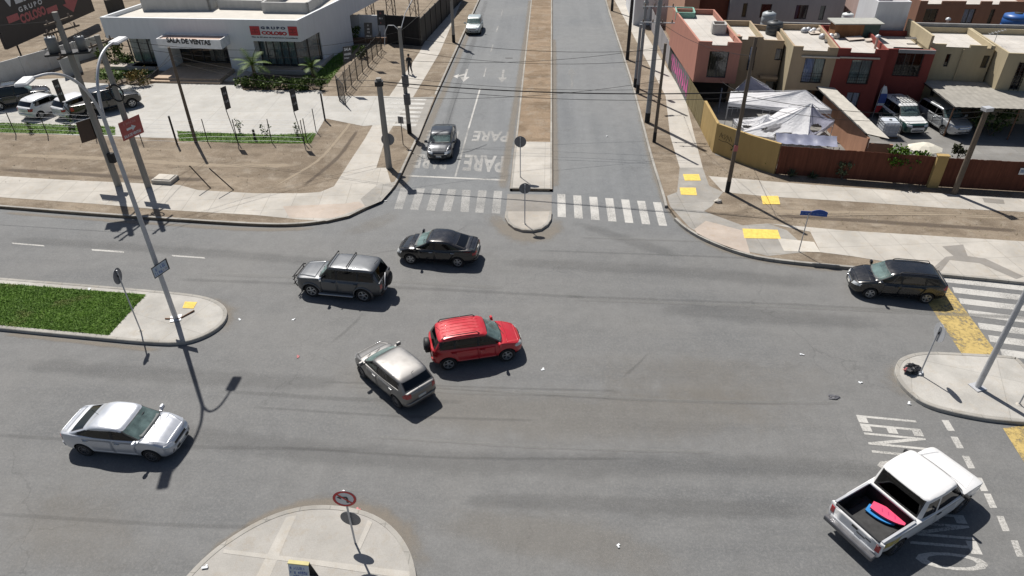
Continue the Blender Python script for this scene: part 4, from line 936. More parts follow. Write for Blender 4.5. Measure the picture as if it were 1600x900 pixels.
# ------------------------------------------------------------------ terraced houses on the right
ST = lambda n, c: mat_streaky(n, c, (2.2, 2.2, .45), .10)
M_SAL = ST('salmon_stucco', (.41, .195, .15)); M_TAN = ST('tan_stucco', (.36, .275, .185)); M_RED = ST('red_stucco', (.215, .052, .042)); M_BEI = ST('beige_stucco', (.43, .365, .245))
M_GRYS = ST('grey_stucco', (.29, .295, .31)); M_BRN = ST('brown_stucco', (.25, .14, .10)); M_WBOX = ST('white_render', (.62, .63, .65)); M_PINK = ST('pink_render', (.48, .36, .33)); M_GREY2 = mat_streaky('bare_cement', (.27, .27, .27), (2, 2, .5), .2)
M_TEAL = mat('teal_render', (.20, .38, .31), .9)
def house(name, label, q, z0, z1, m, wins, group='terraced houses', notches=(), cat='house', par=.42, extra=None, em=None):
    root = thing(name, label, cat, (q[0][0], q[0][1], GZ), 0, group); A, B = Vector(q[0]), Vector(q[1]); H = []
    for w_ in wins: H.append(hole(w_[0], w_[1], A, B))
    NT = [(pl(x0, y, A, B)[0], z1 - dz, pl(x1, y, A, B)[0], z1) for x0, x1, y, dz in notches]
    NT = [(max(.16, a), b, max(.3, c), d) for a, b, c, d in NT]
    Ps = block(root, q, z0, z1, m, {0: H + NT}, par=par, edge_mats=em)
    for w_, h in zip(wins, H):
        kw = w_[2]
        if kw.get('open'): continue
        window(root, Ps[0], h, **kw)
    return root, Ps
# salmon end house: upper storey over a set-back ground floor
q = [(11.22, 53.10), (14.34, 52.78), (14.25, 63.0), (10.8, 63.35)]
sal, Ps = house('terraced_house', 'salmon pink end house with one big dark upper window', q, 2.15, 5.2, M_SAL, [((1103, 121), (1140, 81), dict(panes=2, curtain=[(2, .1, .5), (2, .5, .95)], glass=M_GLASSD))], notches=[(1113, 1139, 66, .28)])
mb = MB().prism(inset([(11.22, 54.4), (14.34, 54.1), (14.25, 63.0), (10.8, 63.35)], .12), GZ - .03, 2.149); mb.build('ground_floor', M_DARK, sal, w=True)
mb = MB()
for p0, p1, h in (((1104.5, 42.5), (1115, 52), 0),):
    pass
def rbox_px(root, name, c, z, dims, m, rz=R(-5), open_top=None):
    p = at(*c, z); mb = MB(); x, y, h = dims
    if open_top is None: mb.box((p.x, p.y, z + h / 2), dims, rz)
    else:
        for sx, sy, dx, dy in ((0, -y / 2, x, .12), (0, y / 2, x, .12), (-x / 2, 0, .12, y - .12), (x / 2, 0, .12, y - .12)):
            ca, sa = math.cos(rz), math.sin(rz); mb.box((p.x + sx * ca - sy * sa, p.y + sx * sa + sy * ca, z + h / 2), (dx - .002, dy, h), rz)
        mb.box((p.x, p.y, z + .06), (x - .25, y - .25, .05), rz, mi=1)
    return mb.build(name, [m, open_top] if open_top else m, root, w=True)
rbox_px(sal, 'chimney_shaft', (1122, 51), 4.8, (.95, 1.0, .75), mat('shaft_render', (.40, .39, .37), .9), open_top=mat('orange_render', (.5, .27, .11), .9))
rbox_px(sal, 'light_well', (1069, 27), 4.62, (1.5, 1.9, .62), M_TEAL, open_top=M_TEAL)
rbox_px(sal, 'parapet_stub', (1150, 64), 4.75, (.5, .4, .44), M_SAL)
pole_c = Vector((13.2, 51.4)); MB().tube([(13.15, 51.7, GZ), (13.15, 51.7, 2.15)], .05, 8).build('post', mat('blue_grey_paint', (.13, .15, .2), .6), sal, w=True)
# tan recessed unit
q = [(14.34, 54.5), (16.28, 54.3), (16.45, 59.2), (14.26, 59.35)]
house('terraced_house', 'narrow tan recessed house between salmon house and small window wall', q, GZ - .03, 5.2, M_TAN, [((1166, 110), (1183, 73), dict(panes=2, curtain=[(1, .05, .95)], rail=True))], notches=[(1159, 1170, 57, .25)], em={1: M_BEI})
q = [(16.28, 54.3), (17.82, 54.1), (18.22, 58.3), (16.45, 59.1)]
lb, _ = house('terraced_house', 'tan set-back bay with one small window and a ground floor canopy slab', q, GZ - .03, 5.0, M_TAN, [((1209.5, 94), (1223.5, 76), dict(panes=1, glass=M_GLASSD)), ((1187, 175), (1222, 128), dict(panes=2, glass=M_GLASSD))])
mb = MB(); A, B = Vector(q[0]), Vector(q[1]); u, z = pl(1186, 122, A, B)
mb.prism([A + Vector((.15, -.6)), B + Vector((-.12, -.6)), B + Vector((-.12, -.002)), A + Vector((.15, -.002))], 2.25, 2.42); mb.build('canopy_slab', M_TAN, lb, w=True)
q = [(17.84, 51.95), (20.92, 51.56), (21.6, 58.0), (18.26, 58.3)]
hb, Pb = house('terraced_house', 'tan projecting house with wide two-pane window and pale blue curtain', q, GZ - .03, 5.2, M_TAN, [((1250, 129), (1291, 92), dict(panes=2, curtain=[(1, .0, .5), (4, .52, 1)], rail=True)), ((1242, 178), (1292, 142), dict(panes=1, glass=M_GLASSD))], notches=[(1255, 1297, 74, .3)], em={3: M_BEI})
q2 = [(20.925, 51.555), (24.31, 51.2), (24.95, 57.6), (21.605, 58.0)]
hc, Pc = house('terraced_house', 'dark red projecting house with a two-pane window above a lower window', q2, GZ - .03, 5.18, M_RED, [((1322, 131), (1365, 94.5), dict(panes=2, curtain=[(4, .0, 1)], rail=True)), ((1317, 171), (1345, 145), dict(panes=2, curtain=[(1, 0, 1)]))], notches=[(1330, 1371, 77, .3)])
for h_, A, B, x0, x1, y in ((hb, (17.84, 51.95), (20.92, 51.56), 1252, 1312, 88.5), (hc, (20.925, 51.555), (24.31, 51.2), 1312, 1374, 90)):
    a = pl(x0, y, A, B); b = pl(x1, y + 2, A, B); d = (Vector(B) - Vector(A)).normalized(); a2 = Vector(A) + d * a[0]; b2 = Vector(A) + d * b[0]; n = Vector((d.y, -d.x))
    MB().prism([a2 + n * .003, a2 + n * .14, b2 + n * .14, b2 + n * .003], a[1], a[1] + .09).build('lintel_ledge', mat('ledge_cream', (.52, .46, .38), .8), h_, w=True)
q = [(24.32, 52.35), (28.0, 51.95), (28.3, 57.3), (24.96, 57.55)]
he, Pe = house('terraced_house', 'red house with a dark recessed balcony and railing under a pale beam', q, GZ - .03, 4.95, M_RED, [((1393, 118.5), (1446, 83), dict(panes=3, curtain=[(3, 0, .3), (2, .3, .55)], rail=True, glass=M_GLASSD)), ((1410, 168), (1421, 136), dict(panes=1, curtain=[(1, 0, 1)])), ((1384, 176), (1400, 148), dict(panes=1, glass=M_GLASSD))], notches=[], em={1: M_BEI, 3: M_RED})
A, B = Vector((24.32, 52.35)), Vector((28.0, 51.95)); d = (B - A).normalized(); n = Vector((d.y, -d.x)); ua = pl(1404, 80, A, B)[0]
MB().prism([A + d * ua + n * .003, A + d * ua + n * .1, A + d * 3.65 + n * .1, A + d * 3.65 + n * .003], 4.70, 4.955).build('beam', M_GREY2, he, w=True)
q = [(28.0, 52.8), (32.2, 52.2), (32.8, 57.35), (28.32, 57.7)]
hd, Pd = house('terraced_house', 'beige house wall with two small dark windows above the grey carport roof', q, GZ - .03, 5.2, M_BEI, [((1473, 104), (1487, 84.5), dict(panes=1, glass=M_GLASSD)), ((1530.5, 106), (1548, 87), dict(panes=1, glass=M_GLASSD)), ((1452, 150), (1462, 141), dict(panes=1, glass=M_GLASSD))], notches=[(1479, 1518, 70, .22), (1543, 1554, 73, .22)], em={3: M_BEI})
MB().tube([(Vector(q[0]).lerp(Vector(q[1]), .52) + Vector((0, -.05))).to_3d() + Vector((0, 0, 2.4)), (Vector(q[0]).lerp(Vector(q[1]), .52) + Vector((0, -.05))).to_3d() + Vector((0, 0, 4.9))], .05, 6).build('downpipe', M_BEI, hd, w=True)
q = [(32.2, 50.5), (37.4, 49.9), (38.1, 56.8), (32.8, 57.35)]
hE, PE = house('terraced_house', 'beige projecting house at the photo edge with barred window', q, GZ - .03, 5.2, M_BEI, [((1576, 140), (1608, 98), dict(panes=2, glass=M_GLASSD, bars=9))], notches=[], em={})
# party walls and grey rear parapets on the roofs
for h_, a, b, z0, z1, m_ in ((hd, (28.0, 52.8), (28.32, 57.7), 4.8, 5.75, M_BEI), (hd, (28.4, 57.72), (38.1, 56.9), 4.8, 5.45, M_GREY2), (hb, (18.3, 58.32), (24.9, 57.7), 4.8, 5.3, M_GREY2)):
    a, b = Vector(a), Vector(b); d = (b - a).normalized(); n = Vector((-d.y, d.x)) * .18; MB().prism([a, b, b + n, a + n], z0, z1).build('party_wall', m_, h_, w=True)
# back row
def backhouse(label, x0, x1, y, z1, m, wins, depth=9, notches=(), name='terraced_house'):
    q = [(x0, y), (x1, y - (x1 - x0) * .02), (x1 + .3, y + depth), (x0, y + depth)]
    return house(name, label, q, GZ - .03, z1, m, wins, group='back row houses', notches=notches)
backhouse('grey rendered house behind the tan houses with four dark windows', 16.5, 26.6, 66.9, 5.9, M_GRYS, [((1158, 27), (1169, 5), dict(panes=1, glass=M_GLASSD)), ((1186, 28), (1207, 6.5), dict(panes=1, curtain=[(3, 0, 1)], glass=M_GLASSD)), ((1240, 30), (1264, 8), dict(panes=2, curtain=[(1, 0, .3), (3, .3, 1)], glass=M_GLASSD)), ((1278, 31), (1291, 9), dict(panes=1, curtain=[(4, 0, 1)], glass=M_GLASSD))])
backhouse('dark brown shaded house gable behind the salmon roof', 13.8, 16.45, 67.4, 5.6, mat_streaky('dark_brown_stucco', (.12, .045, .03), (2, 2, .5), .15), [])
backhouse('orange stucco strip of house at the back of the avenue corner', 12.4, 13.75, 67.0, 5.3, mat_streaky('orange_stucco', (.42, .25, .18), (2, 2, .5), .1), [])
backhouse('brown stucco house at the back with three windows', 33.0, 42.6, 66.4, 5.2, M_BRN, [((1441, 34), (1467, 14), dict(panes=2, glass=M_GLASSD)), ((1500, 37), (1526, 14), dict(panes=2, curtain=[(1, 0, 1)])), ((1541, 37), (1556, 14.5), dict(panes=1, glass=M_GLASSD, curtain=[(3, 0, 1)]))], notches=[(1450, 1473, 2, .28), (1511, 1534, 2, .28), (1552, 1565, 2, .28)])
backhouse('pale pink house behind the white roof-top room', 27.2, 29.9, 63.0, 5.7, M_PINK, [])
backhouse('orange house at the far right behind the blue tank', 43.2, 50, 67.5, 5.4, mat_streaky('rust_stucco', (.33, .16, .09), (2, 2, .5), .2), [])
backhouse('long white flat-roofed building beyond the salmon house', 9.2, 20, 78, 4.2, M_WBOX, [])
rt = thing('roof_room', 'white box room built on the roofs between the two rows', 'building', (25.3, 56.5, GZ))
block(rt, [(25.55, 57.75), (28.05, 57.75), (28.1, 61.2), (25.5, 61.3)], GZ, 7.0, M_WBOX, par=.9, thick=.12, roofmat=mat('roof_room_deck', (.42, .34, .30), .9))
# roof clutter
sh = thing('roof_shed', 'low brown and green plywood shed on the red house roof', 'shed', (22.6, 56.6, 4.76))
p0, p1, p2 = at(1302, 59, 4.76), at(1346, 60, 4.76), at(1371, 59, 4.76)
sh.location = p0
MB().prism([p0.to_2d(), p1.to_2d(), p1.to_2d() + Vector((.1, 1.5)), p0.to_2d() + Vector((.1, 1.5))], 4.77, 5.75).build('wall', mat_streaky('plywood', (.26, .13, .06), (3, 3, .6), .3), sh, w=True)
MB().prism([p1.to_2d() + Vector((.004, 0)), p2.to_2d(), p2.to_2d() + Vector((.1, 1.5)), p1.to_2d() + Vector((.104, 1.5))], 4.77, 5.75).build('wall', mat('dark_green_sheet', (.03, .065, .055), .6), sh, w=True)
MB().prism([p0.to_2d() + Vector((-.15, -.15)), p2.to_2d() + Vector((.2, -.15)), p2.to_2d() + Vector((.2, 1.7)), p0.to_2d() + Vector((-.15, 1.7))], 5.752, 5.83).build('roof', mat('shed_roof', (.33, .33, .30), .9), sh, w=True)
def junk(name, label, cat, c, z, fn, group=None):
    p = at(*c, z); root = thing(name, label, cat, p, random.uniform(-.3, .3), group); fn(root); return root
def f_tank(cm, h=.95, r=.55, lid=True):
    def f(root):
        MB().lathe([(0, 0), (r * .95, 0), (r, .06), (r, h * .3), (r * .97, h * .33), (r, h * .36), (r, h * .66), (r * .97, h * .69), (r, h * .72), (r * .96, h * .9), (r * .5, h), (0, h)], n=22).build('tank', cm, root)
        MB().lathe([(0, .09), (r * .3, .08), (r * .32, 0)], (0, 0, h - .02), n=14).build('lid', M_BLACK, root)
    return f
junk('water_tank', 'dark grey plastic tank on the tan house roof', 'tank', (1208, 53), 4.6, f_tank(mat('dark_plastic', (.05, .055, .06), .5), 1.0, .62))
junk('water_tank', 'pale grey plastic tank behind the dark roof tank', 'tank', (1198, 43), 4.6, f_tank(mat('grey_plastic', (.33, .36, .38), .5), 1.25, .55))
junk('water_tank', 'white plastic tank on the roof beside the pink house', 'tank', (1322, 35), 4.8, f_tank(mat('white_plastic', (.58, .6, .6), .5), .75, .45))
junk('water_tank', 'large bright blue tank behind the beige roofs', 'tank', (1582, 46), 4.3, f_tank(mat('blue_plastic', (.02, .09, .30), .4), 1.25, 1.0))
def f_board(sx, sy, cm):
    def f(root): MB().box((0, 0, .12), (sx, sy, .03), R(12), M=(Matrix.Rotation(R(8), 3, 'X') @ Matrix.Rotation(R(12), 3, 'Z'))).build('board', cm, root)
    return f
M_BRD = mat('pale_board', (.5, .44, .38), .9)
for i, (c, s, l) in enumerate((((1335, 62), (1.3, .6), 'large pale board lying before the plywood shed'), ((1272, 53), (.8, .5), 'crumpled pale sheet on the tan roof'), ((1295, 66), (.7, .5), 'grey scrap sheet near the tan house parapet'), ((1360, 64), (.9, .4), 'curled white board right of the shed'), ((1425, 62), (1.0, .35), 'dark plank lying on the recessed balcony roof'))):
    junk('scrap_board', l, 'board', c, 4.8, f_board(*s, M_BRD if i not in (2, 4) else mat('scrap_dark', (.09, .085, .08), .8)), 'scrap on the roofs')
def f_bags(root):
    g = random.Random(5)
    for i in range(7):
        x, y = g.uniform(-.6, .6), g.uniform(-.35, .35); r = g.uniform(.14, .26); MB().lathe([(0, 0), (r, .02), (r * 1.1, r * .6), (r * .6, r * 1.3), (0, r * 1.5)], (x, y, 0), n=9).build('bundle', M_BRD if i % 2 else M_GALV, root)
junk('scrap_heap', 'heap of wire and bundles near the red house parapet', 'scrap', (1296, 60), 4.8, f_bags); junk('scrap_heap', 'pile of pale bundles left of the plywood shed', 'scrap', (1268, 51), 4.8, f_bags)
def f_ant(root):
    MB().tube([(0, 0, 0), (0, 0, 1.0)], .02, 6).build('mast', M_GALV, root); m = MB(); m.tube([(-.5, 0, .75), (.5, .25, 1.05)], .018, 5)
    for i in range(6): x = -.5 + i * .2; m.tube([(x, -.2 + i * .05, .75 + i * .06), (x, .3 + i * .05, .75 + i * .06)], .01, 4)
    m.build('aerial', M_GALV, root)
junk('roof_aerial', 'thin television aerial on the beige roof edge', 'aerial', (1552, 70), 4.8, f_ant)
def f_vent(root):
    MB().tube([(0, 0, 0), (0, 0, .8)], .09, 10).build('pipe', mat('vent_pink', (.5, .36, .3), .8), root); MB().lathe([(.2, .78), (.17, .9), (0, .98)], n=14).build('cowl', M_GALV, root)
junk('roof_vent', 'short pink vent pipe with a cowl on the grey rear parapet', 'vent', (1476, 47), 4.8, f_vent)
junk('roof_vent', 'small pale vent standing on the red roof edge', 'vent', (1367, 75), 4.8, f_vent)

# ------------------------------------------------------------------ yards, fences, carports, tents on the right
M_BRF = mat_streaky('brown_boards', (.135, .048, .03), (9, 9, .5), .35, .85, planks=0); M_TANW = mat_streaky('tan_wall_render', (.38, .27, .115), (2, 2, .5), .12)
M_OLF = mat_streaky('olive_boards', (.20, .165, .085), (10, 10, .4), .35)
sheet('yard', [(1095, 190), (1150, 130), (1260, 150), (1600, 190), (1900, 230), (1900, 318), (1600, 297), (1450, 288), (1214, 270), (1118, 242)], M_YARD, GZ + .006)
def board_fence(name, label, px, h, m, bw=.16, world=False, group=None, z0=GZ):
    P = [Vector(p[:2]) for p in px] if world else [at(a, b, z0).to_2d() for a, b in px]
    root = thing(name, label, 'fence', (P[0].x, P[0].y, z0), 0, group); mb = MB(); rl = MB(); g = random.Random(3)
    for i in range(len(P) - 1):
        d = P[i + 1] - P[i]; L = d.length; d.normalize(); n = Vector((-d.y, d.x)); k = int(L / bw); az = math.atan2(d.y, d.x)
        for j in range(k):
            c = P[i] + d * (L * (j + .5) / k) + n * g.uniform(-.008, .008); hh = h * g.uniform(.985, 1.0); mb.box((c.x, c.y, z0 + hh / 2 + .03), (L / k + .001, .022, hh), az)
        for z in (.3, h - .25): c = (P[i] + P[i + 1]) / 2 + n * .06; rl.box((c.x, c.y, z0 + z), (L, .05, .09), az)
    mb.build('boarding', m, root, w=True); rl.build('rail', m, root, w=True); return root
tw = wall_line('garden_wall', 'tan rendered corner wall with scribbled tag, behind the tall pole', 'wall', [(1094, 200), (1100, 212), (1113, 238), (1165, 258), (1209, 272)], 2.05, .18, M_TANW)
g = MB(); P = [at(1113, 238, GZ).to_2d(), at(1165, 258, GZ).to_2d()]; d = (P[1] - P[0]).normalized(); n = Vector((d.y, -d.x)) * .004
for pts in ([(.35, 1.2), (.45, 1.55), (.6, 1.2), (.5, 1.35), (.75, 1.5), (.72, 1.15), (.95, 1.5)], [(.9, 1.1), (1.0, 1.45), (1.15, 1.15), (1.2, 1.5), (1.35, 1.2)], [(.3, 1.05), (.6, 1.0), (1.0, 1.05), (1.4, .95)]):
    g.tube([((P[0] + d * u + n).x, (P[0] + d * u + n).y, GZ + z) for u, z in pts], .016, 5)
g.build('graffiti_tag', mat('black_spray', (.03, .025, .02), .8), tw, w=True)
board_fence('board_fence', 'olive brown board fence along the avenue beside the salmon house', [(1072, 160), (1094, 200)], 1.95, M_OLF)
gf = board_fence('board_fence', 'grey board fence sprayed pink along the avenue', [(1046, 108), (1058, 132), (1072, 160)], 1.95, mat_streaky('grey_boards', (.17, .165, .17), (10, 10, .4), .35))
M_PNK = mat('pink_spray', (.55, .10, .30), .8, var=.3, scale=3); P = [at(1046, 108, GZ).to_2d(), at(1058, 132, GZ).to_2d(), at(1072, 160, GZ).to_2d()]
gm = MB(); rr = random.Random(2)
for A, B in ((P[0], P[1]), (P[1], P[2])):
    d = (B - A); L = d.length; d.normalize(); n = Vector((d.y, -d.x)) * .03; k = 5
    for j in range(k):
        u0 = L * (j + .12) / k; u1 = L * (j + .85) / k; pts = []
        for a in range(14):
            t = 2 * math.pi * a / 14; r_ = .8 + .3 * math.sin(3 * t + j); pts.append(((A + d * ((u0 + u1) / 2 + (u1 - u0) / 2 * r_ * math.cos(t)) - n * 0 + n).x, (A + d * ((u0 + u1) / 2 + (u1 - u0) / 2 * r_ * math.cos(t)) + n).y, GZ + 1.0 + .75 * r_ * math.sin(t)))
        gm.poly(pts)
gm.build('graffiti', M_PNK, gf, w=True, recalc=False)
board_fence('board_fence', 'pale weathered fence panels further up the avenue', [(1010, 30), (1028, 70), (1046, 108)], 1.9, mat_streaky('pale_boards', (.33, .32, .33), (10, 10, .4), .35))
board_fence('board_fence', 'dark red brown board fence in front of the tents', [(1211, 272), (1360, 283), (1447, 290)], 1.9, M_BRF)
board_fence('board_fence', 'dark red brown board fence right of the tan pillar', [(1465, 292), (1600, 300), (1900, 322)], 1.9, M_BRF)
gp = thing('gate_pillar', 'tan rendered pillar between the two brown fences', 'pillar', at(1456, 292, GZ)); MB().rbox((0, 0, 1.02), (.62, .3, 2.05), .02, R(-6)).build('shaft', M_TANW, gp); MB().rbox((0, 0, 2.08), (.7, .38, .07), .02, R(-6)).build('cap', M_TANW, gp)
pb = thing('notice_board', 'small pale notice fixed on the brown fence at the right', 'notice', at(1582, 299, GZ)); MB().box((0, -.06, 1.35), (.3, .02, .42), R(-6)).build('sheet', M_SW, pb); MB().box((0, -.075, 1.36), (.2, .01, .2), R(-6)).build('print', mat('notice_ink', (.2, .25, .35), .8), pb)
M_CORR = mat_streaky('fibre_cement_sheet', (.30, .285, .255), (2, 2, 2), .2, .9)
def carport(label, corners, zh, m, posts, name='carport', rows=4):
    c0 = corners[0]; root = thing(name, label, 'carport', (c0[0], c0[1], GZ)); C = [Vector((c[0], c[1], zh[i])) for i, c in enumerate(corners)]
    for r in range(rows):
        mb = MB(); t0, t1 = r / rows, (r + 1) / rows + .02; n = 40; vs = []
        for i in range(n + 1):
            for t in (t0, t1):
                p = C[0].lerp(C[1], i / n).lerp(C[3].lerp(C[2], i / n), t); vs.append((p.x, p.y, p.z + .022 * (i % 2) + (.03 * (t1 - t) / (t1 - t0)) * 0 + r * -.0 + (.035 if t == t0 else 0)))
        mb.add(vs, [(2 * i, 2 * i + 2, 2 * i + 3, 2 * i + 1) for i in range(n)]); mb.build('roof_sheet', m, root, w=True, recalc=False)
    fr_ = MB()
    for a, b in ((0, 1), (1, 2), (2, 3), (3, 0)): fr_.tube([C[a] - Vector((0, 0, .06)), C[b] - Vector((0, 0, .06))], .045, 6)
    fr_.build('frame', M_STEEL, root, w=True)
    for p in posts: MB().tube([(p[0], p[1], GZ), (p[0], p[1], p[2])], .05, 8).build('post', M_RUST, root, w=True)
    return root
c = [at(1442, 131, 2.6), at(1700, 160, 2.6), at(1720, 175, 2.45), at(1495, 167, 2.45)]
k0 = at(1442, 131, 2.6); k1 = Vector((37.3, 49.6, 2.6))
carport('wide grey corrugated carport roof in front of the beige house', [(27.9, 52.4), (36.8, 51.4), (36.9, 46.9), (28.1, 47.5)], [2.62, 2.62, 2.42, 2.42], M_CORR, [(28.2, 47.7, 2.36), (32.3, 47.2, 2.36), (36.6, 47.0, 2.36)])
lt = carport('narrow grey lean-to roof between the tents and the parked cars', [(19.75, 50.9), (21.05, 50.8), (21.55, 42.1), (20.35, 42.6)], [2.6, 2.5, 2.3, 2.4], mat_streaky('pale_fibre_sheet', (.42, .40, .36), (2, 2, 2), .2), [], name='lean_to_roof', rows=6)
wall_line('garden_wall', 'salmon side wall under the lean-to roof behind the brown fence', 'wall', [(20.5, 42.2), (20.6, 45.5), (20.4, 50.5)], 2.05, .12, mat_streaky('salmon_wall', (.36, .20, .13), (2, 2, .5), .2), world=True)
wall_line('garden_wall', 'short salmon front wall beside the lean-to roof', 'wall', [(20.5, 42.1), (21.9, 41.9)], 1.75, .12, mat_streaky('salmon_wall', (.36, .20, .13), (2, 2, .5), .2), world=True)
# canopy tents
M_TENT = mat('white_tent_cloth', (.78, .78, .80), .8, var=.08, scale=2, bmp=.0); M_TENTG = mat('grey_and_shade_tent_cloth', (.34, .34, .42), .8, var=.12, scale=2)
for m_ in (M_TENT, M_TENTG):                           # thin cloth lets some daylight through
    nt_ = m_.node_tree; b_ = nt_.nodes['Principled BSDF']; tl = nn(nt_, 'ShaderNodeBsdfTranslucent'); mx_ = nn(nt_, 'ShaderNodeMixShader'); mx_.inputs[0].default_value = .38
    nt_.links.new(b_.inputs['Base Color'].links[0].from_socket, tl.inputs[0]); nt_.links.new(b_.outputs[0], mx_.inputs[1]); nt_.links.new(tl.outputs[0], mx_.inputs[2]); nt_.links.new(mx_.outputs[0], nt_.nodes['Material Output'].inputs[0])
def tent(label, corners, peak, mcol, eave_drop=.28, sag=.25, seed=0, rips=(), legs=True, n=26, mats=None):
    """four-sided pop-up canopy: sagging cloth to a peak, valance, scissor frame, legs; rips are missing patches"""
    c0 = corners[0]; root = thing('canopy_tent', label, 'tent', (c0[0], c0[1], GZ), 0, 'canopy tents in the yard'); C = [Vector(c) for c in corners]; pk = Vector(peak); g = np.random.default_rng(seed)
    mb = MB()
    for s in range(4):
        A, B = C[s], C[(s + 1) % 4]; grid = {}
        for i in range(n + 1):
            for j in range(n + 1):
                t = j / n; e = A.lerp(B, i / n); e = e + Vector((0, 0, -sag * .7 * math.sin(math.pi * i / n)))
                p = e.lerp(pk, t); p.z -= .035 * math.sin(11 * i / n + 5 * t + seed) * math.sin(math.pi * t) + .010 * math.sin(17 * i / n + 3 * s) * (1 - t); p.z -= sag * math.sin(math.pi * t) * 1.1 - .007 * g.normal() * (1 if 0 < j < n else 0)
                grid[i, j] = p
        for i in range(n):
            for j in range(n):
                u, t = (i + .5) / n, (j + .5) / n
                if any(s == rs and (u - ru) ** 2 / rw ** 2 + (t - rt) ** 2 / rh ** 2 < 1 + .5 * math.sin(7 * u + 9 * t + seed) for rs, ru, rt, rw, rh in rips): continue
                mb.add([grid[i, j], grid[i + 1, j], grid[i + 1, j + 1], grid[i, j + 1]], [(0, 1, 2, 3)] if j < n - 1 else [(0, 1, 2)], (mats or {}).get(s, 0), True)
    mb.build('cloth', [mcol, M_TENTG], root, w=True, recalc=False)
    vb = MB()
    for s in range(4):
        A, B = C[s], C[(s + 1) % 4]; k = 10
        for i in range(k):
            p, q_ = A.lerp(B, i / k), A.lerp(B, (i + 1) / k); a = Vector((0, 0, -sag * .7 * math.sin(math.pi * i / k))); b = Vector((0, 0, -sag * .7 * math.sin(math.pi * (i + 1) / k)))
            d_ = Vector((0, 0, -eave_drop)); vb.poly([p + a, q_ + b, q_ + b + d_, p + a + d_])
    vb.build('valance', [mcol if not mats else mcol], root, w=True, recalc=False)
    fm = MB()
    for c_ in C: fm.tube([c_, pk], .018, 5)
    for s in range(4):
        A, B = C[s] - Vector((0, 0, .1)), C[(s + 1) % 4] - Vector((0, 0, .1)); M_ = A.lerp(B, .5); dn = Vector((0, 0, -.35)); fm.tube([A, M_ + dn, B], .014, 4); fm.tube([A + dn, M_, B + dn], .014, 4)
    fm.build('scissor_frame', M_GALV, root, w=True)
    for c_ in C: MB().tube([(c_.x, c_.y, GZ), (c_.x, c_.y, c_.z)], .022, 6).build('leg', M_GALV, root, w=True)
    return root
def t3(x, y, z): p = at(x, y, z); return (p.x, p.y, p.z)
tent('long white canopy tent at the back of the yard', [t3(1138, 160, 2.2), t3(1300, 172, 2.2), t3(1275, 152, 2.3), t3(1142, 143, 2.3)], t3(1259, 141, 3.0), M_TENT, sag=.1, seed=1)
tent('grey peaked canopy tent folded up against the tan house', [t3(1150, 139, 2.2), t3(1210, 142, 2.2), t3(1200, 134, 2.4), t3(1160, 130, 2.4)], t3(1172, 119, 3.1), M_TENTG, sag=.12, seed=2, mats={1: 0})
tent('torn white canopy tent with holes, shade coloured grey on two sides, nearest the fence', [t3(1152, 208, 1.9), t3(1262, 214, 1.75), t3(1304, 188, 2.1), t3(1228, 166, 2.1)], t3(1268, 161.5, 3.0), M_TENT, sag=.22, seed=3, rips=[(0, .24, .32, .13, .15), (0, .66, .10, .17, .10), (1, .35, .22, .24, .18)], mats={2: 1, 1: 1})  # grey on the right half colours in the tent's shaded side
tent('collapsed white canopy tent with sagging cloth beside the tan wall', [t3(1146, 186, 1.8), t3(1175, 205, 1.7), t3(1240, 190, 1.9), t3(1200, 178, 2.0)], t3(1197, 182, 2.25), M_TENT, sag=.25, seed=4, rips=[(0, .5, .3, .2, .2), (1, .3, .5, .2, .25)])
tp = thing('tarpaulin', 'grey blue tarpaulin slung behind the brown fence', 'tarpaulin', at(1220, 262, GZ))
mb = MB(); vs = []; A, B, C_, D_ = [Vector(t3(*p)) for p in ((1219, 224, 1.95), (1312, 230, 1.95), (1322, 217, 2.0), (1222, 213, 2.0))]
D_ = A + Vector((.1, 1.5, .1)); C_ = B + Vector((.3, 1.5, .1)); gg = np.random.default_rng(4)
for i in range(25):
    for j in range(8): p = A.lerp(B, i / 24).lerp(D_.lerp(C_, i / 24), j / 7); vs.append((p.x, p.y, p.z - .25 * math.sin(math.pi * j / 7) * (1 + .2 * math.sin(i)) + .02 * math.sin(i * 1.7 + j) + .004 * gg.normal()))
mb.add(vs, [(i * 8 + j, i * 8 + 8 + j, i * 8 + 9 + j, i * 8 + j + 1) for i in range(24) for j in range(7)], 0, True); mb.build('sheet', mat('tarp_cloth', (.19, .20, .27), .45, var=.2, scale=2), tp, w=True, recalc=False)
mb = MB()
for p in (A, B, D_, C_, A.lerp(B, .5)): mb.tube([(p.x, p.y, GZ), (p.x, p.y, p.z)], .025, 6)
mb.build('pole', M_GALV, tp, w=True)
# water cube on the yard
ib = thing('water_container', 'pale caged water container beside the white four-wheel drive', 'container', at(1384, 212, GZ), R(-3))
MB().rbox((0, 0, .66), (1.05, 1.1, 1.0), .08).build('tank', mat('milky_plastic', (.50, .54, .60), .4, var=.08), ib); MB().box((0, 0, .08), (1.15, 1.2, .14)).build('pallet', M_WOODP, ib)
mb = MB()
for z in (.2, .4, .6, .8, 1.0, 1.17):
    mb.tube([(-.57, -.6, z), (.57, -.6, z), (.57, .6, z), (-.57, .6, z), (-.57, -.6, z)], .012, 4)
for i in range(6):
    u = -.57 + i * 1.14 / 5
    for y in (-.6, .6): mb.tube([(u, y, .15), (u, y, 1.18)], .012, 4)
    for x in (-.57, .57): mb.tube([(x, u, .15), (x, u, 1.18)], .012, 4)
mb.build('cage', M_GALV, ib); MB().lathe([(0, .05), (.1, .04), (.11, 0)], (0, 0, 1.16), n=14).build('lid', M_BLACK, ib)
bnr = thing('feather_banner', 'white and blue feather flag leaning on the red house front', 'banner', at(1362, 186, GZ))
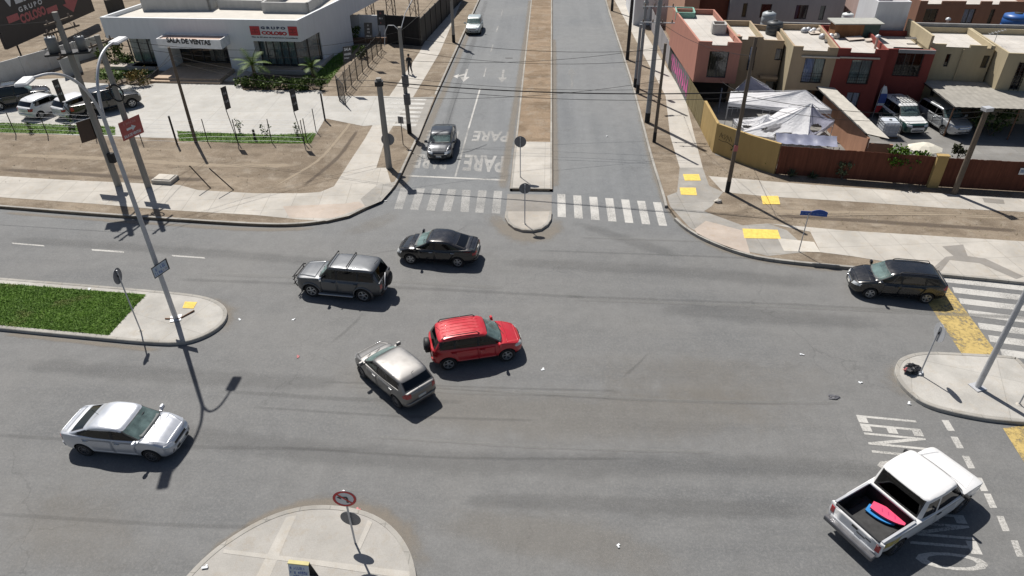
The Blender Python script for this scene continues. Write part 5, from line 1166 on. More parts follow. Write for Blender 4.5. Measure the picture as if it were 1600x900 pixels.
MB().tube([(0, 0, 0), (.05, 0, 2.2), (.2, 0, 2.6)], .018, 6).build('pole', M_GALV, bnr)
mb = MB(); vs = []
for i in range(12):
    t = i / 11; vs += [(.05 + .1 * t, 0, .5 + 2.0 * t), (.05 + .1 * t + .5 * math.sin(.5 + 2.2 * t), -.05 * math.sin(3 * t), .5 + 2.0 * t)]
mb.add(vs, [(2 * i, 2 * i + 1, 2 * i + 3, 2 * i + 2) for i in range(11)]);
for i in range(11): mb.m[i] = 0 if i in (0, 1, 2) else (1 if i in (4, 5, 6, 7) else 2)
mb.build('flag', [M_SIGNR, mat('flag_blue', (.05, .09, .3), .7), M_SW], bnr, recalc=False)
# planting along the brown fence
LF = mat_leaf('bush_leaves', (.035, .075, .008), (.11, .21, .02)); LG = mat_leaf('grey_leaves', (.07, .09, .05), (.17, .19, .11))
def bush(c, z, rad, n, size, label, seed, m, h=0.0):
    p = at(*c, GZ); root = thing('bush', label, 'bush', p); leaves(MB(), (0, 0, h + rad[2]), rad, n, size, seed).build('foliage', m, root, recalc=False)
    s = MB(); g_ = random.Random(seed)
    for i in range(4): a = g_.random() * 6.3; s.tube([(.02 * i, 0, 0), (rad[0] * .2 * math.cos(a), rad[1] * .2 * math.sin(a), h * .7 + .1), (rad[0] * .6 * math.cos(a), rad[1] * .6 * math.sin(a), h + rad[2] * 1.3)], [.03, .02, .008], 5)
    s.build('stem', M_WOODP, root)
bush((1391, 283), 0, (.75, .45, .6), 560, .17, 'bright green bush climbing over the brown fence', 80, LF, 1.05)
bush((1416, 284), 0, (.95, .5, .42), 420, .16, 'leaning green bush with a bare stem left of the tan pillar', 81, LF, 1.1)
bush((1314, 280), 0, (.42, .35, .5), 260, .13, 'grey green small bush against the brown fence', 82, LG, .35)
bush((1154, 248), 0, (.6, .4, .55), 380, .13, 'dull green bush behind the tall pole at the tan wall', 83, mat_leaf('dull_leaves', (.035, .04, .02), (.10, .10, .045)), .3)
bush((1200, 266), 0, (.35, .3, .45), 220, .14, 'small green bush at the end of the tan wall', 84, LF, .4)
bush((1486, 274), 0, (.45, .4, .5), 260, .15, 'dark thin bush standing behind the tan pillar', 85, mat_leaf('dark_leaves', (.02, .03, .012), (.06, .06, .03)), 1.3)
bush((1545, 212), 0, (1.4, .9, .8), 520, .2, 'dark garden bush in the shade under the carport', 86, mat_leaf('shade_leaves', (.025, .045, .012), (.07, .11, .03)), .4)
for i, (x, y, l) in enumerate(((1236, 276, 'spiky dark plant at the left end of the brown fence'), (1268, 278, 'spiky plant right of the first spiky plant by the brown fence'))):
    p = at(x, y, GZ); root = thing('agave_plant', l, 'plant', p); mb = MB(); g_ = random.Random(i)
    for k in range(22):
        a = k * 2.4; e = R(g_.uniform(15, 75)); L = g_.uniform(.4, .65); tip = Vector((math.cos(a) * math.cos(e) * L, math.sin(a) * math.cos(e) * L, math.sin(e) * L)); s_ = Vector((-math.sin(a), math.cos(a), 0)) * .035; mb.add([s_, -s_, tip * .6 - s_ * .9 + Vector((0, 0, .05)), tip, tip * .6 + s_ * .9 + Vector((0, 0, .05))], [(0, 1, 2, 3, 4)])
    mb.build('leaf_rosette', mat_leaf('agave_leaves', (.03, .045, .025), (.08, .10, .06)), root, recalc=False)
p = at(1452, 245, GZ); um = thing('parasol', 'flat white parasol seen over the brown fence', 'parasol', at(1432, 268, GZ)); MB().tube([(0, 0, 0), (0, 0, 1.75)], .03, 8).build('pole', M_GALV, um)
mb = MB(); mb.lathe([(0, 1.95), (.5, 1.85), (1.1, 1.6), (1.08, 1.57)], n=8, smooth=False); mb.build('canopy', mat('cream_cloth', (.55, .52, .44), .8), um)
um.scale = (1, .8, 1)
# ------------------------------------------------------------------ poles, lamps, cables
TOP = {}
def pole(key, base, top, r0, r1, m, label, name='utility_pole', cat='pole', z=None, boot=True, group=None):
    b = at(*base, GZ); h = (z if z else zat(*top, b)) - GZ
    root = thing(name, label, cat, b, 0, group)
    MB().tube([(0, 0, -.05), (0, 0, h * .5), (0, 0, h)], [r0, (r0 + r1) / 2, r1], 12).build('shaft', m, root)
    if boot: MB().tube([(0, 0, -.04), (0, 0, .75)], r0 + .006, 12).build('painted_base', M_BLACK, root)
    TOP[key] = Vector((b.x, b.y, b.z + h)); return root
def insul(root, pts):
    for p in pts: MB().lathe([(.0, 0), (.05, 0), (.06, .05), (.035, .07), (.055, .11), (.03, .13), (.045, .17), (0, .19)], p, n=8).build('insulator', mat('porcelain', (.22, .16, .12), .3), root)
def crossarm(root, key, px0, px1, z, m=M_WOODP, th=.1, ins=3):
    b = root.location; a, c = at(*px0, z) - b, at(*px1, z) - b; a.z = c.z = z - b.z; mid = (a + c) / 2; sh = Vector((-mid.x, -mid.y, 0)) * .9; a += sh; c += sh
    d = c - a; MB().box((a + c) / 2 + Vector((0, .16, 0)), (d.length, th, th), math.atan2(d.y, d.x)).build('crossarm', m, root)
    insul(root, [a.lerp(c, (i + .3) / (ins - .4)) + Vector((0, .16, th / 2)) for i in range(ins)]); return a + b, c + b
def transformer(root, p, r=.28, h=.8):
    MB().lathe([(0, 0), (r, .02), (r, h * .9), (r * .9, h), (0, h)], p, n=16).build('transformer', mat('transformer_grey', (.20, .21, .22), .5, .2), root)
    for i in range(3): a = i * 2.1; MB().lathe([(.03, 0), (.045, .05), (.03, .08), (.04, .13), (0, .2)], (p[0] + r * .5 * math.cos(a), p[1] + r * .5 * math.sin(a), p[2] + h), n=6).build('bushing', mat('porcelain', (.22, .16, .12), .3), root)
PA = pole('A', (185, 290), (75, 20), .21, .15, M_POLEC, 'thick concrete pole with transformer platform left of the red sign', boot=False)
crossarm(PA, 'A', (47, 56), (103, 40), 9.6); crossarm(PA, 'A', (55, 46), (100, 31), 10.1); crossarm(PA, 'A', (78, 82), (118, 64), 8.3)
zt = 8.5; MB().box((-.1, .1, zt - GZ - .1), (2.3, .8, .1), R(20)).build('platform', M_STEEL, PA); transformer(PA, (-.75, -.1, zt - GZ - .05), .3, .85); transformer(PA, (.55, .45, zt - GZ - .05), .26, .75)
MB().box((.32, -.12, 1.95), (.36, .26, .6)).build('meter_box', M_BLACK, PA)
PBp = pole('B', (232, 292), (150, 55), .19, .14, M_POLEC, 'concrete pole carrying the red arrow sign and a cable coil', boot=False)
crossarm(PBp, 'B', (135, 66), (172, 52), 8.9, ins=3)
MB().tube([(.12 + .38 * math.sin(2 * math.pi * i / 20), -.16, 6.05 + .48 * math.cos(2 * math.pi * i / 20)) for i in range(21)], .045, 6).build('cable_coil', M_BLACK, PBp)
crossarm(PBp, 'B', (170, 122), (200, 112), 6.5, ins=2)
pole('T', (306, 222), (269, 73), .12, .085, M_WOODP, 'slender wooden pole in front of the office entrance', boot=False)
P5 = pole('L', (608, 262), (590, 122), .21, .17, M_POLEC, 'short thick concrete pole with a round sign beside it at the kerb', boot=False); MB().box((0, 0, 5.62), (.5, .5, .28), R(10)).build('cap_bracket', M_STEEL, P5)
P6 = pole('M', (640, 208), (627, 42), .16, .12, M_POLEC, 'concrete pole with two grey boxes left of the avenue by the driveway stripes', boot=True)
for z in (2.6, 3.9): MB().box((.1, -.2, z), (.42, .3, .75)).build('service_box', mat('box_dark_grey', (.10, .10, .105), .6), P6)
MB().tube([(0, 0, 7.2), (-.35, 0, 7.55), (-.75, 0, 7.55), (-1.0, -.05, 7.1), (-1.1, -.1, 6.2)], .025, 6).build('cable_loop', M_GALV, P6)
MB().tube([(.02, .05, 7.1), (.3, .9, 8.1), (1.2, 2.6, 9.6), (2.0, 4.2, 10.4)], .03, 6).build('stay_arm', M_GALV, P6)
P7 = pole('N', (709, 66), (706, 5), .16, .13, M_POLEC, 'far concrete pole beside the small oncoming car', z=6.6); MB().box((0, -.12, 4.6), (.5, .4, .9)).build('service_box', mat('box_dark_grey', (.10, .10, .105), .6), P7)
M_PGRY = mat_streaky('grey_pole_concrete', (.27, .275, .28), (7, 7, .5), .15)
pole('E1', (956, 17), (957, 0), .15, .12, M_STEEL, 'farthest dark pole on the right side of the avenue', z=9)
pole('E2', (980, 93), (986, 0), .16, .13, M_STEEL, 'dark brown pole right of the avenue, second from the far end', z=9)
E3 = pole('E3', (992, 136), (1004, 38), .14, .11, M_PGRY, 'left pole of the grey pair right of the avenue'); E4 = pole('E4', (996, 146), (1010, -2), .14, .11, M_PGRY, 'right pole of the grey pair right of the avenue', z=9.3)
E5 = pole('E5', (1011, 191), (1031, 0), .19, .15, M_PGRY, 'thick grey pole with black foot and cross-arms right of the avenue', z=9.6)
E6 = pole('E6', (1022, 222), (1042, 68), .12, .09, M_WOODP, 'slim dark wooden pole nearest the corner on the avenue pavement')
for z, a, b in ((7.3, (1001, 40.5), (1056, 42)), (8.35, (1003, 17), (1056, 17.5))): crossarm(E5, 'E5', a, b, z, M_GALV, .06, 4)
MB().tube([(0, 0, 8.6), (-.4, -.1, 8.75), (-.9, -.2, 8.72)], .03, 6).build('lamp_arm', M_GALV, E4); MB().rbox((-1.15, -.25, 8.72), (.7, .26, .12), .04, R(12)).build('lamp_head', mat('lamp_white', (.62, .63, .63), .5), E4)
transformer(E3, (.28, .1, 6.2), .2, .6)
E7 = pole('C', (1136, 300), (1170, 57), .135, .095, M_WOODP, 'tall wooden pole with dark foot at the corner of the tan wall')
MB().box((0, -.14, 2.9), (.22, .03, .36), R(0)).build('notice', M_SP, E7)
E8 = pole('W', (1490, 303), (1552, 170), .165, .135, M_WOODP, 'stout weathered wooden pole in front of the parked silver car', boot=False); MB().box((0, 0, 5.3), (.5, .4, .2), R(15)).build('bracket', M_GALV, E8)
# double-arm street lamps: arms point up and down the picture
def street_lamp(base, label, h=10.6):
    b = at(*base, GZ); root = thing('street_lamp', label, 'street lamp', b, 0, 'double-arm street lamps'); top = 12 - GZ
    MB().tube([(0, 0, 0), (0, 0, 5), (0, 0, 9.9)], [.115, .095, .075], 14).build('pole', M_GALV, root); MB().box((0, 0, .02), (.48, .48, .04), R(20)).build('base_plate', M_GALV, root)
    for s in (-1, 1):
        kx = -.23 if s < 0 else 0.0; pts = [(0, 0, 9.2), (kx * .02, .02 * s, 9.9), (kx * .28, .28 * s, 10.9), (kx * .85, .85 * s, 11.6), (kx * 1.5, 1.5 * s, 11.9), (kx * 2.15, 2.15 * s, 11.95)]; Q = [Vector(p) for p in pts]
        for _ in range(2): Q = [Q[0]] + [q for i in range(len(Q) - 1) for q in (Q[i].lerp(Q[i + 1], .25), Q[i].lerp(Q[i + 1], .75))] + [Q[-1]]
        arm = MB().tube(Q, [.07 - .03 * i / (len(Q) - 1) for i in range(len(Q))], 10).build('arm', M_GALV, root)
        MB().rbox((kx * 2.5, 2.5 * s, 11.93), (.40, .85, .11), .05, kx * -1.0 if s < 0 else 0).build('lamp_head', mat('lamp_white', (.62, .63, .63), .5), root)
    return root
L1 = street_lamp((275, 498), 'tall double-arm street lamp on the grass-end island at the left')
L2 = street_lamp((1527, 605), 'white lamp pole on the paved island at the right edge')
mb = MB(); mb.panel((-.1, -.16, .32), (.9, .25, 0), (0, 0, .06), .05); L1b = L1.location
fr1 = thing('steel_offcut', 'bent rusty steel strip lying at the foot of the left street lamp', 'scrap', at(278, 497, GZ)); mb = MB(); mb.tube([(-.55, -.1, .03), (.1, -.1, .03), (.55, .55, .05)], .035, 6); mb.build('strip', M_RUST, fr1)
def board4(root, name, px, y, m, mb_=None, th=.03):
    """flat board whose four photo corners (lower left, lower right, upper right, upper left) lie in the plane at depth y"""
    P = [at_y(a, b, y) for a, b in px]; o, u, v = P[0], (P[1] - P[0] + P[2] - P[3]) / 2, (P[3] - P[0] + P[2] - P[1]) / 2
    MB().panel(o, u, v, th).build(name, m, root, w=True); return o, u, v
def on_board(root, name, o, u, v, m, body=None, r=None, bold=.03, k=.006):
    n = u.cross(v).normalized() * k; a, b, c, d = r
    mb = MB()
    if body: text_on(mb, body, o + u * a + v * b + n, u * (c - a), v * (d - b), bold=bold)
    else: mb.poly([o + u * x + v * y + n for x, y in r])
    return mb.build(name, m, root, w=True, recalc=False)
def marks(root, name, o, u, v, m, r, n=9, k=.007, seed=1):
    """a line of print too small to read: separate strokes of uneven height"""
    g = random.Random(seed); nv = u.cross(v).normalized() * k; a, b, c, d = r; mb = MB()
    for i in range(n):
        if g.random() < .12: continue
        x0 = a + (c - a) * (i + .12) / n; x1 = a + (c - a) * (i + .8) / n; h = (d - b) * g.uniform(.7, 1); st = (x1 - x0) * .34
        q = lambda x, y: o + u * x + v * y + nv
        mb.poly([q(x0, b), q(x0 + st, b), q(x0 + st, b + h), q(x0, b + h)])
        if g.random() < .7: mb.poly([q(x1 - st, b), q(x1, b), q(x1, b + h), q(x1 - st, b + h)])
        y = b + h * g.choice((0, .45, .8)); mb.poly([q(x0 + st, y), q(x1 - st, y), q(x1 - st, y + (d - b) * .2), q(x0 + st, y + (d - b) * .2)])
    return mb.build(name, m, root, w=True, recalc=False)
M_SB = mat('sign_blue', (.02, .08, .34), .5, var=.1)
s = thing('lamp_sign', 'small blue and white sign clamped to the left street lamp', 'sign', (L1b.x, L1b.y - .2, 2.4)); M_PALE = mat('sign_pale_blue', (.45, .52, .58), .5, var=.2, scale=6)
o, u, v = board4(s, 'board', ((242, 436), (266, 420.5), (259, 403.5), (236.5, 420)), L1b.y - .22, M_SIGND)
on_board(s, 'face', o, u, v, M_PALE, r=((.05, .08), (.95, .08), (.95, .92), (.05, .92)))
marks(s, 'print', o, u, v, M_SB, (.2, .5, .88, .84), 6, .01, 4); marks(s, 'print', o, u, v, M_SB, (.12, .14, .6, .42), 4, .01, 5); marks(s, 'print', o, u, v, M_SP, (.64, .18, .9, .3), 4, .01, 6)
B_ = PBp.location
s = thing('arrow_sign', 'red board with white arrow and lettering tied to the concrete pole', 'sign', (B_.x, B_.y - .25, 3)); M_SRED = mat('faded_red_board', (.40, .085, .075), .6, var=.12); M_SP2 = mat('faded_pink_print', (.52, .25, .24), .7)
o, u, v = board4(s, 'board', ((193, 221), (225, 206), (216.5, 178.5), (184, 192.5)), B_.y - .26, M_SRED)
on_board(s, 'arrow', o, u, v, M_SW, r=((.3, .42), (.55, .42), (.55, .36), (.72, .5), (.55, .64), (.55, .58), (.3, .58))[:0] or ((.3, .44), (.56, .44), (.56, .56), (.3, .56)))
on_board(s, 'arrow', o, u, v, M_SW, r=((.55, .34), (.74, .5), (.55, .66), (.55, .5)))
marks(s, 'print', o, u, v, M_SP2, (.22, .74, .8, .88), 10, .007, 8); on_board(s, 'lettering', o, u, v, M_SW, body='SALA DE VENTAS', r=(.1, .1, .9, .26))
A_ = PA.location
for i, (cr, l) in enumerate(((((128, 224), (152, 216), (143, 184), (118, 192)), 'dark brown back of a board on the left side of the transformer pole'), (((150, 215), (163, 203), (150, 178), (142, 184)), 'narrow dark brown board on the right side of the transformer pole'))):
    s = thing('sign_board', l, 'sign', (A_.x, A_.y + .25, 3)); board4(s, 'board', cr, A_.y + .26, mat('brown_board', (.07, .042, .03), .8))
    q = [at_y(x, y, A_.y + .24) for x, y in cr]; MB().tube([q[3] + Vector((0, -.02, .02)), q[2] + Vector((0, -.02, .02))], .02, 5).build('bracket', M_GALV, s, w=True)
# round traffic signs
M_BACK = mat('sign_back_grey', (.17, .175, .19), .5, .2, var=.12); M_BACKL = mat('sign_back_pale', (.42, .43, .45), .45, .2, var=.1)
def round_sign(base, disc, label, nrm, r=.36, m=M_BACK, post=M_GALV, mf=None, zd=None):
    b = at(*base, GZ); z = (zd or zat(*disc, b)) - GZ; root = thing('round_sign', label, 'sign', b)
    MB().tube([(0, 0, -.05), (0, 0, z + r * .8)], .03, 8).build('post', post, root)
    nv = Vector(nrm).normalized(); MB().disc(nv * -.05 + Vector((0, 0, z)), -nv, r, .012, 28, 1, 0).build('disc', [m, mf or M_SIGNR], root)
    MB().box(Vector((0, 0, z)) + nv * -.02, (.07, .07, .1)).build('clamp', M_STEEL, root); MB().lathe([(.12, 0), (.08, .03), (.04, .05)], n=10).build('footing', M_BARE, root)
    return root
round_sign((813, 277), (813, 222), 'grey-backed round sign on the paved avenue median', (0, -1, 0), .37)
round_sign((820, 350), (818, 295), 'grey-backed round sign on the rounded median nose', (.1, -1, 0), .32)
round_sign((611, 262), (610, 218), 'grey-backed round sign in front of the short thick pole', (.15, -1, 0), .42)
round_sign((220, 517), (190, 430), 'narrow-seen grey round sign on the grass island end', (1, .1, 0), .36)
round_sign((1437, 585), (1467, 520), 'pale-backed round sign beside the rubbish bag on the right island', (-1, .02, 0), .40, M_BACKL)
s = round_sign((1592, 632), (1607, 600), 'sign post cut by the right photo edge on the paved island', (-.8, -.6, 0), .3, M_BACKL, zd=2.3)
s = thing('no_turn_sign', 'red ringed no left turn sign on the near paved island', 'sign', at(555, 848, GZ)); b = s.location
z1_ = zat(539, 777, b) - GZ; z2_ = zat(546, 813, b) - GZ
MB().tube([(0, 0, -.05), (0, 0, z1_ + .3)], .032, 10).build('post', M_GALV, s)
nv = Vector((.05, -1, 0)).normalized(); c_ = Vector((0, -.05, z1_)); MB().disc(c_, nv, .36, .012, 32, 0, 1).build('disc', [M_SW, M_BACK], s)
ax = Vector((-nv.y, nv.x, 0)); up = Vector((0, 0, 1)); f = c_ + nv * .010; mb = MB(); vs = []
for i in range(40):
    a = 2 * math.pi * i / 40
    for r_ in (.355, .275): vs.append(f + (ax * math.cos(a) + up * math.sin(a)) * r_)
mb.add(vs, [(2 * i, 2 * ((i + 1) % 40), 2 * ((i + 1) % 40) + 1, 2 * i + 1) for i in range(40)]); d1 = (ax - up).normalized(); d2 = (ax + up).normalized()
mb.poly([f + nv * .003 + d1 * -.3 + d2 * .028, f + nv * .003 + d1 * .3 + d2 * .028, f + nv * .003 + d1 * .3 - d2 * .028, f + nv * .003 - d1 * .3 - d2 * .028]); mb.build('red_ring', mat('ring_red', (.50, .025, .03), .5), s, recalc=False)
mb = MB(); g_ = f + nv * .001
for q in ([(.04, -.19), (.11, -.19), (.11, .03), (.04, .03)], [(-.1, .03), (.11, .03), (.07, .1), (-.1, .1)], [(-.1, -.03), (-.1, .16), (-.23, .065)]): mb.poly([g_ + ax * x + up * y for x, y in q])
mb.build('arrow', M_SIGND, s, recalc=False); MB().disc((0, .06, z2_), (.1, 1, 0), .33, .012, 28, 1, 0).build('lower_disc', [M_BACK, M_SIGNR], s)
s = thing('street_name_sign', 'blue street name plates on a thin post at the corner kerb', 'sign', at(1248, 393, GZ)); b = s.location; zt_ = zat(1265, 334, b) - GZ
MB().tube([(0, 0, 0), (0, 0, zt_ + .05)], .028, 8).build('post', M_GALV, s)
for an, x0, L, arch in ((R(-4), -.42, .50, 0), (R(-8), .09, .80, .12)):
    ux = Vector((math.cos(an), math.sin(an), 0)); o = Vector((x0 * math.cos(an), x0 * math.sin(an), zt_ - .10)); n_ = Vector((ux.y, -ux.x, 0)) * .012; pts = [(0, 0), (L, 0), (L, .24)] + ([(L * (1 - i / 8), .24 + arch * math.sin(math.pi * i / 8)) for i in range(1, 8)] if arch else []) + [(0, .24)]
    F = [o + ux * x + Vector((0, 0, y)) + n_ for x, y in pts]; Bk = [p - n_ * 2 for p in F]; n2 = len(F); mb = MB().add(F + Bk, [list(range(n2)), list(range(2 * n2 - 1, n2 - 1, -1))] + [(i, n2 + i, n2 + (i + 1) % n2, (i + 1) % n2) for i in range(n2)]); mb.build('name_plate', M_SB, s)
    w0 = s.location; marks(s, 'print', o + n_ + w0, ux * L, Vector((0, 0, .24)), mat('plate_pale_blue', (.22, .32, .55), .6), (.12, .4, .85, .62), 7 if arch else 4, .004, 9)
s = thing('thin_post', 'thin bare post beside the kerb behind the waiting dark car', 'post', at(630, 226, GZ)); MB().tube([(0, 0, 0), (0, 0, 2.0)], .03, 8).build('shaft', M_STEEL, s); MB().box((0, 0, 1.8), (.03, .4, .5), R(75)).build('plate', M_BACK, s)
# cables
def cable(a, b, sag, label, r=.016, group='overhead cables'):
    a, b = Vector(a), Vector(b); root = thing('overhead_cable', label, 'cable', a, 0, group); n = 24
    MB().tube([a.lerp(b, i / n) - Vector((0, 0, sag * 4 * (i / n) * (1 - i / n))) - a for i in range(n + 1)], r, 5).build('wire', M_BLACK, root)
def T(k, dz, dx=0, dy=0): return TOP[k] + Vector((dx, dy, dz))
CS = [(T('L', -.2), T('C', -3.0), .35, .035, 'thickest cable crossing the avenue from the short thick pole'), (T('L', -.3, 0, -.15), T('C', -3.3), .5, .014, 'thin cable just below the thickest one over the avenue'),
      (T('M', -.6), T('E6', -.4), .5, .014, 'cable from the boxed pole to the slim wooden pole'), (T('M', -1.5), T('E6', -1.0), .6, .013, 'lower cable from the boxed pole to the slim wooden pole'),
      (T('M', -2.2), T('E5', -4.0), .5, .013, 'middle cable from the boxed pole to the thick grey pole'), (T('M', -3.4), T('E6', -3.0), .35, .012, 'lowest cable from the boxed pole over the avenue'),
      (T('L', -1.2), T('E6', -2.4), .5, .012, 'faint cable from the short thick pole to the slim pole'), (T('L', -.15), T('T', -.5), .5, .014, 'cable from the slender office pole to the short thick pole'), (T('L', -.5), T('T', -.9), .6, .013, 'second cable from the slender office pole to the short thick pole'),
      (T('T', -.4), T('B', -3.2), .4, .013, 'cable from the slender office pole to the red sign pole'), (T('T', -.7), T('A', -4.2), .6, .013, 'cable from the slender office pole to the transformer pole'),
      (T('B', -.2, .5, .1), T('M', -.3), .9, .013, 'high cable passing before the office roof from the red sign pole'), (T('B', -.2, -.5, -.1), T('M', -.9), 1.1, .013, 'second high cable passing before the office front'),
      (T('A', -.6, .5, .2), T('B', -.1, -.4, -.1), .2, .012, 'short cable between the two thick left poles'), (T('C', -3.2), T('W', -.2), .5, .016, 'cable over the tents from the tall corner pole to the stout pole'), (T('C', -3.7), T('W', -.5), .6, .013, 'lower cable over the tents to the stout pole'),
      (T('C', -3.1), (13.2, 52.7, 2.4), .1, .014, 'house drop cable from the tall corner pole to the salmon house'), (T('E5', -2.4, .4, 0), T('C', -1.0), .4, .013, 'cable from the thick grey pole to the tall corner pole'), (T('E4', -.6), T('E5', -1.3), .1, .012, 'cable between the grey pair and the thick grey pole'),
      (T('W', -.2), (60, 37, 5.6), .5, .014, 'cable leaving the stout pole towards the right'), (T('A', -.5, -.4, 0), (-70, 40, 9.6), .8, .013, 'cable leaving the transformer pole towards the left'), (T('M', -.3), (TOP['N'].x, TOP['N'].y, 6.4), .4, .012, 'cable along the avenue from the boxed pole to the far pole')]
for a, b, sg, r_, l in CS: cable(a, b, sg, l, r_)
# ------------------------------------------------------------------ flags, lot fences, gate
def banner(base, cr, label, lines, two=False, m=M_SIGND):
    b = at(*base, GZ); root = thing('flag_banner', label, 'banner', b); y = b.y; o, u, v = board4(root, 'cloth', cr, y, m, th=.015)
    top = (o + v)
    MB().tube([Vector((b.x, b.y + .03, GZ)), o + Vector((u.x * .5 if two else 0, .03, 0)) , o + v + Vector((u.x * .5 if two else 0, .03, 0))], .028, 6).build('pole', M_STEEL, root, w=True)
    for body, r_, mm in lines:
        on_board(root, 'lettering', o, u, v, mm, body=body, r=r_) if body == 'SALA' and b.x > -30 and len(lines) == 3 and r_[1] > .7 else marks(root, 'print', o, u, v, mm, r_, max(2, len(body)), .007, int(r_[1] * 99))
    return root
SV = [('SALA', (.2, .66, .8, .78), M_SW), ('DE', (.35, .5, .65, .6), M_SP), ('VENTAS', (.12, .3, .88, .42), M_SW)]
banner((371, 222), ((353, 172), (361, 168), (352.5, 134), (344.5, 137)), 'dark flag with red and white words in front of the office steps', SV, m=M_SIGND)
banner((475, 224), ((459, 175), (467.5, 171), (460, 138), (453, 140.5)), 'dark flag at the corner of the wire fence', SV)
banner((121, 190), ((94, 160), (103, 157), (90, 123), (80.5, 126)), 'dark flag hanging over the parked white cars', SV)
banner((541, 143), ((537, 97), (550.5, 95), (549.5, 71.5), (536, 72.5)), 'wide dark SALA flag at the iron fence', [('SALA', (.12, .72, .88, .9), M_SW), ('VENTAS', (.1, .42, .9, .58), M_SW), ('GRUPO', (.1, .2, .9, .3), M_SW)])
banner((576, 104), ((570.5, 60), (582.5, 60), (581, 35.5), (569, 35)), 'dark flag with white numerals before the white wall', [('1', (.4, .78, .6, .92), M_SW), ('2', (.35, .55, .65, .68), M_SW), ('3', (.35, .34, .65, .47), M_SW), ('VENTAS', (.15, .12, .85, .2), M_SW)])
banner((596, 88), ((590.5, 39.5), (601.5, 39.5), (600, 16), (588.5, 16)), 'tall dark flag with two small logo squares by the sheet gate', [('S', (.35, .75, .65, .88), M_SP), ('ALA', (.2, .4, .8, .55), M_SW), ('V', (.35, .1, .65, .22), M_SP)])
def wire_fence(label, px, h, hs=None, wires=6, name='wire_fence'):
    P = [at(a, b, GZ) for a, b in px]; root = thing(name, label, 'fence', P[0])
    for i, p in enumerate(P): r_ = .07 if hs and i in hs else .032; MB().tube([(p.x, p.y, GZ - .03), (p.x, p.y, GZ + h + (.35 if hs and i in hs else 0))], r_, 8).build('post', M_STEEL, root, w=True)
    for k in range(wires):
        z = GZ + .15 + (h - .2) * k / (wires - 1); mb = MB(); mb.tube([(p.x, p.y, z) for p in P], .010, 4); mb.build('wire', M_GALV, root, w=True)
    return root
wire_fence('wire fence with dark posts before the parked cars', [(-120, 203), (-60, 206), (-20, 209), (25, 211), (75, 212), (150, 216), (222, 222), (277, 224)], 1.75)
wire_fence('wire fence with one thick post in front of the office car park', [(277, 226), (325, 223), (372, 223.5), (425, 223), (476, 224.5)], 1.75, hs=(0,))
wire_fence('short wire fence run beside the driveway with a thick end post', [(480, 222), (494, 206), (508, 188)], 1.75, hs=(2,))
s = thing('fence_stub', 'short thick stub post in the lawn strip', 'post', at(399, 219, GZ)); MB().rbox((0, 0, .4), (.14, .14, .8), .02).build('shaft', M_STEEL, s)
P = [at(531, 158, GZ), at(597, 78, GZ)]; root = thing('iron_fence', 'black iron bar fence along the office garden beside the dirt', 'fence', P[0]); d = P[1] - P[0]; L = d.length
for i in range(9): q = P[0] + d * (i / 8); MB().box((q.x, q.y, GZ + .9), (.07, .07, 1.85)).build('post', M_STEEL, root, w=True)
mb = MB()
for z in (.2, 1.0, 1.7): mb.tube([P[0] + Vector((0, 0, z)), P[1] + Vector((0, 0, z))], .02, 5)
for i in range(96):
    q = P[0] + d * ((i + .5) / 96); mb.tube([q + Vector((0, 0, .2)), q + Vector((0, 0, 1.7))], .010, 4)
mb.build('bar_panel', M_STEEL, root, w=True)
gt = thing('mesh_gate', 'open black mesh gate leaf at the driveway mouth', 'gate', at(529, 152, GZ)); e = at(541, 167, GZ) - gt.location; mb = MB(); up = Vector((0, 0, 1.8))
for a, b in (((0, 0, .1), e + Vector((0, 0, .1))), ((0, 0, 1.8), e + up), ((0, 0, 0), (0, 0, 1.85)), (e, e + up)): mb.tube([a, b], .03, 6)
mb.build('frame', M_STEEL, gt); mb = MB()
for i in range(1, 16): mb.tube([e * (i / 16) + Vector((0, 0, .1)), e * (i / 16) + up], .008, 4)
for i in range(1, 12): mb.tube([Vector((0, 0, .1 + 1.7 * i / 12)), e + Vector((0, 0, .1 + 1.7 * i / 12))], .008, 4)
mb.build('mesh', M_STEEL, gt)
for i, (b0, t0, l) in enumerate((((329, 294), (296, 259), 'left slanting guy rod rising from the pavement edge'), ((365, 297), (327, 263), 'right slanting guy rod rising from the pavement edge'))):
    b = at(*b0, GZ); t = at(*t0, 1.75); s = thing('guy_rod', l, 'rod', b, 0, 'guy rods by the pavement'); MB().tube([(0, 0, 0), t - b], .035, 6).build('rod', M_BLACK, s)
s = thing('access_chamber', 'raised concrete access chamber with lid on the dirt verge', 'chamber', at(259, 283, GZ), R(-6)); MB().rbox((0, 0, .12), (1.35, 1.0, .28), .04).build('box', M_PAVE, s); MB().rbox((0, 0, .285), (1.1, .75, .06), .02).build('lid', M_BARE, s)
# ------------------------------------------------------------------ street clutter
s = thing('rubbish_bag', 'torn dark rubbish bag on the right island', 'bag', at(1423, 580, GZ), .4); g = np.random.default_rng(8)
def lump(sx, sy, sz, seed, n=14, k=.25):
    g = np.random.default_rng(seed); mb = MB(); vs = []; ph = g.random(8) * 6
    for i in range(n + 1):
        th = math.pi * i / n
        for j in range(2 * n):
            a = math.pi * j / n; r = 1 + k * (math.sin(3 * a + ph[0] + 2 * th) * .5 + math.sin(5 * th + 2 * a + ph[1]) * .4 + .35 * g.normal())
            vs.append((sx * r * math.sin(th) * math.cos(a), sy * r * math.sin(th) * math.sin(a), max(0, sz * (.8 + r * math.cos(th)))))
    m2 = 2 * n; mb.add(vs, [(i * m2 + j, i * m2 + (j + 1) % m2, (i + 1) * m2 + (j + 1) % m2, (i + 1) * m2 + j) for i in range(n) for j in range(m2)]); return mb
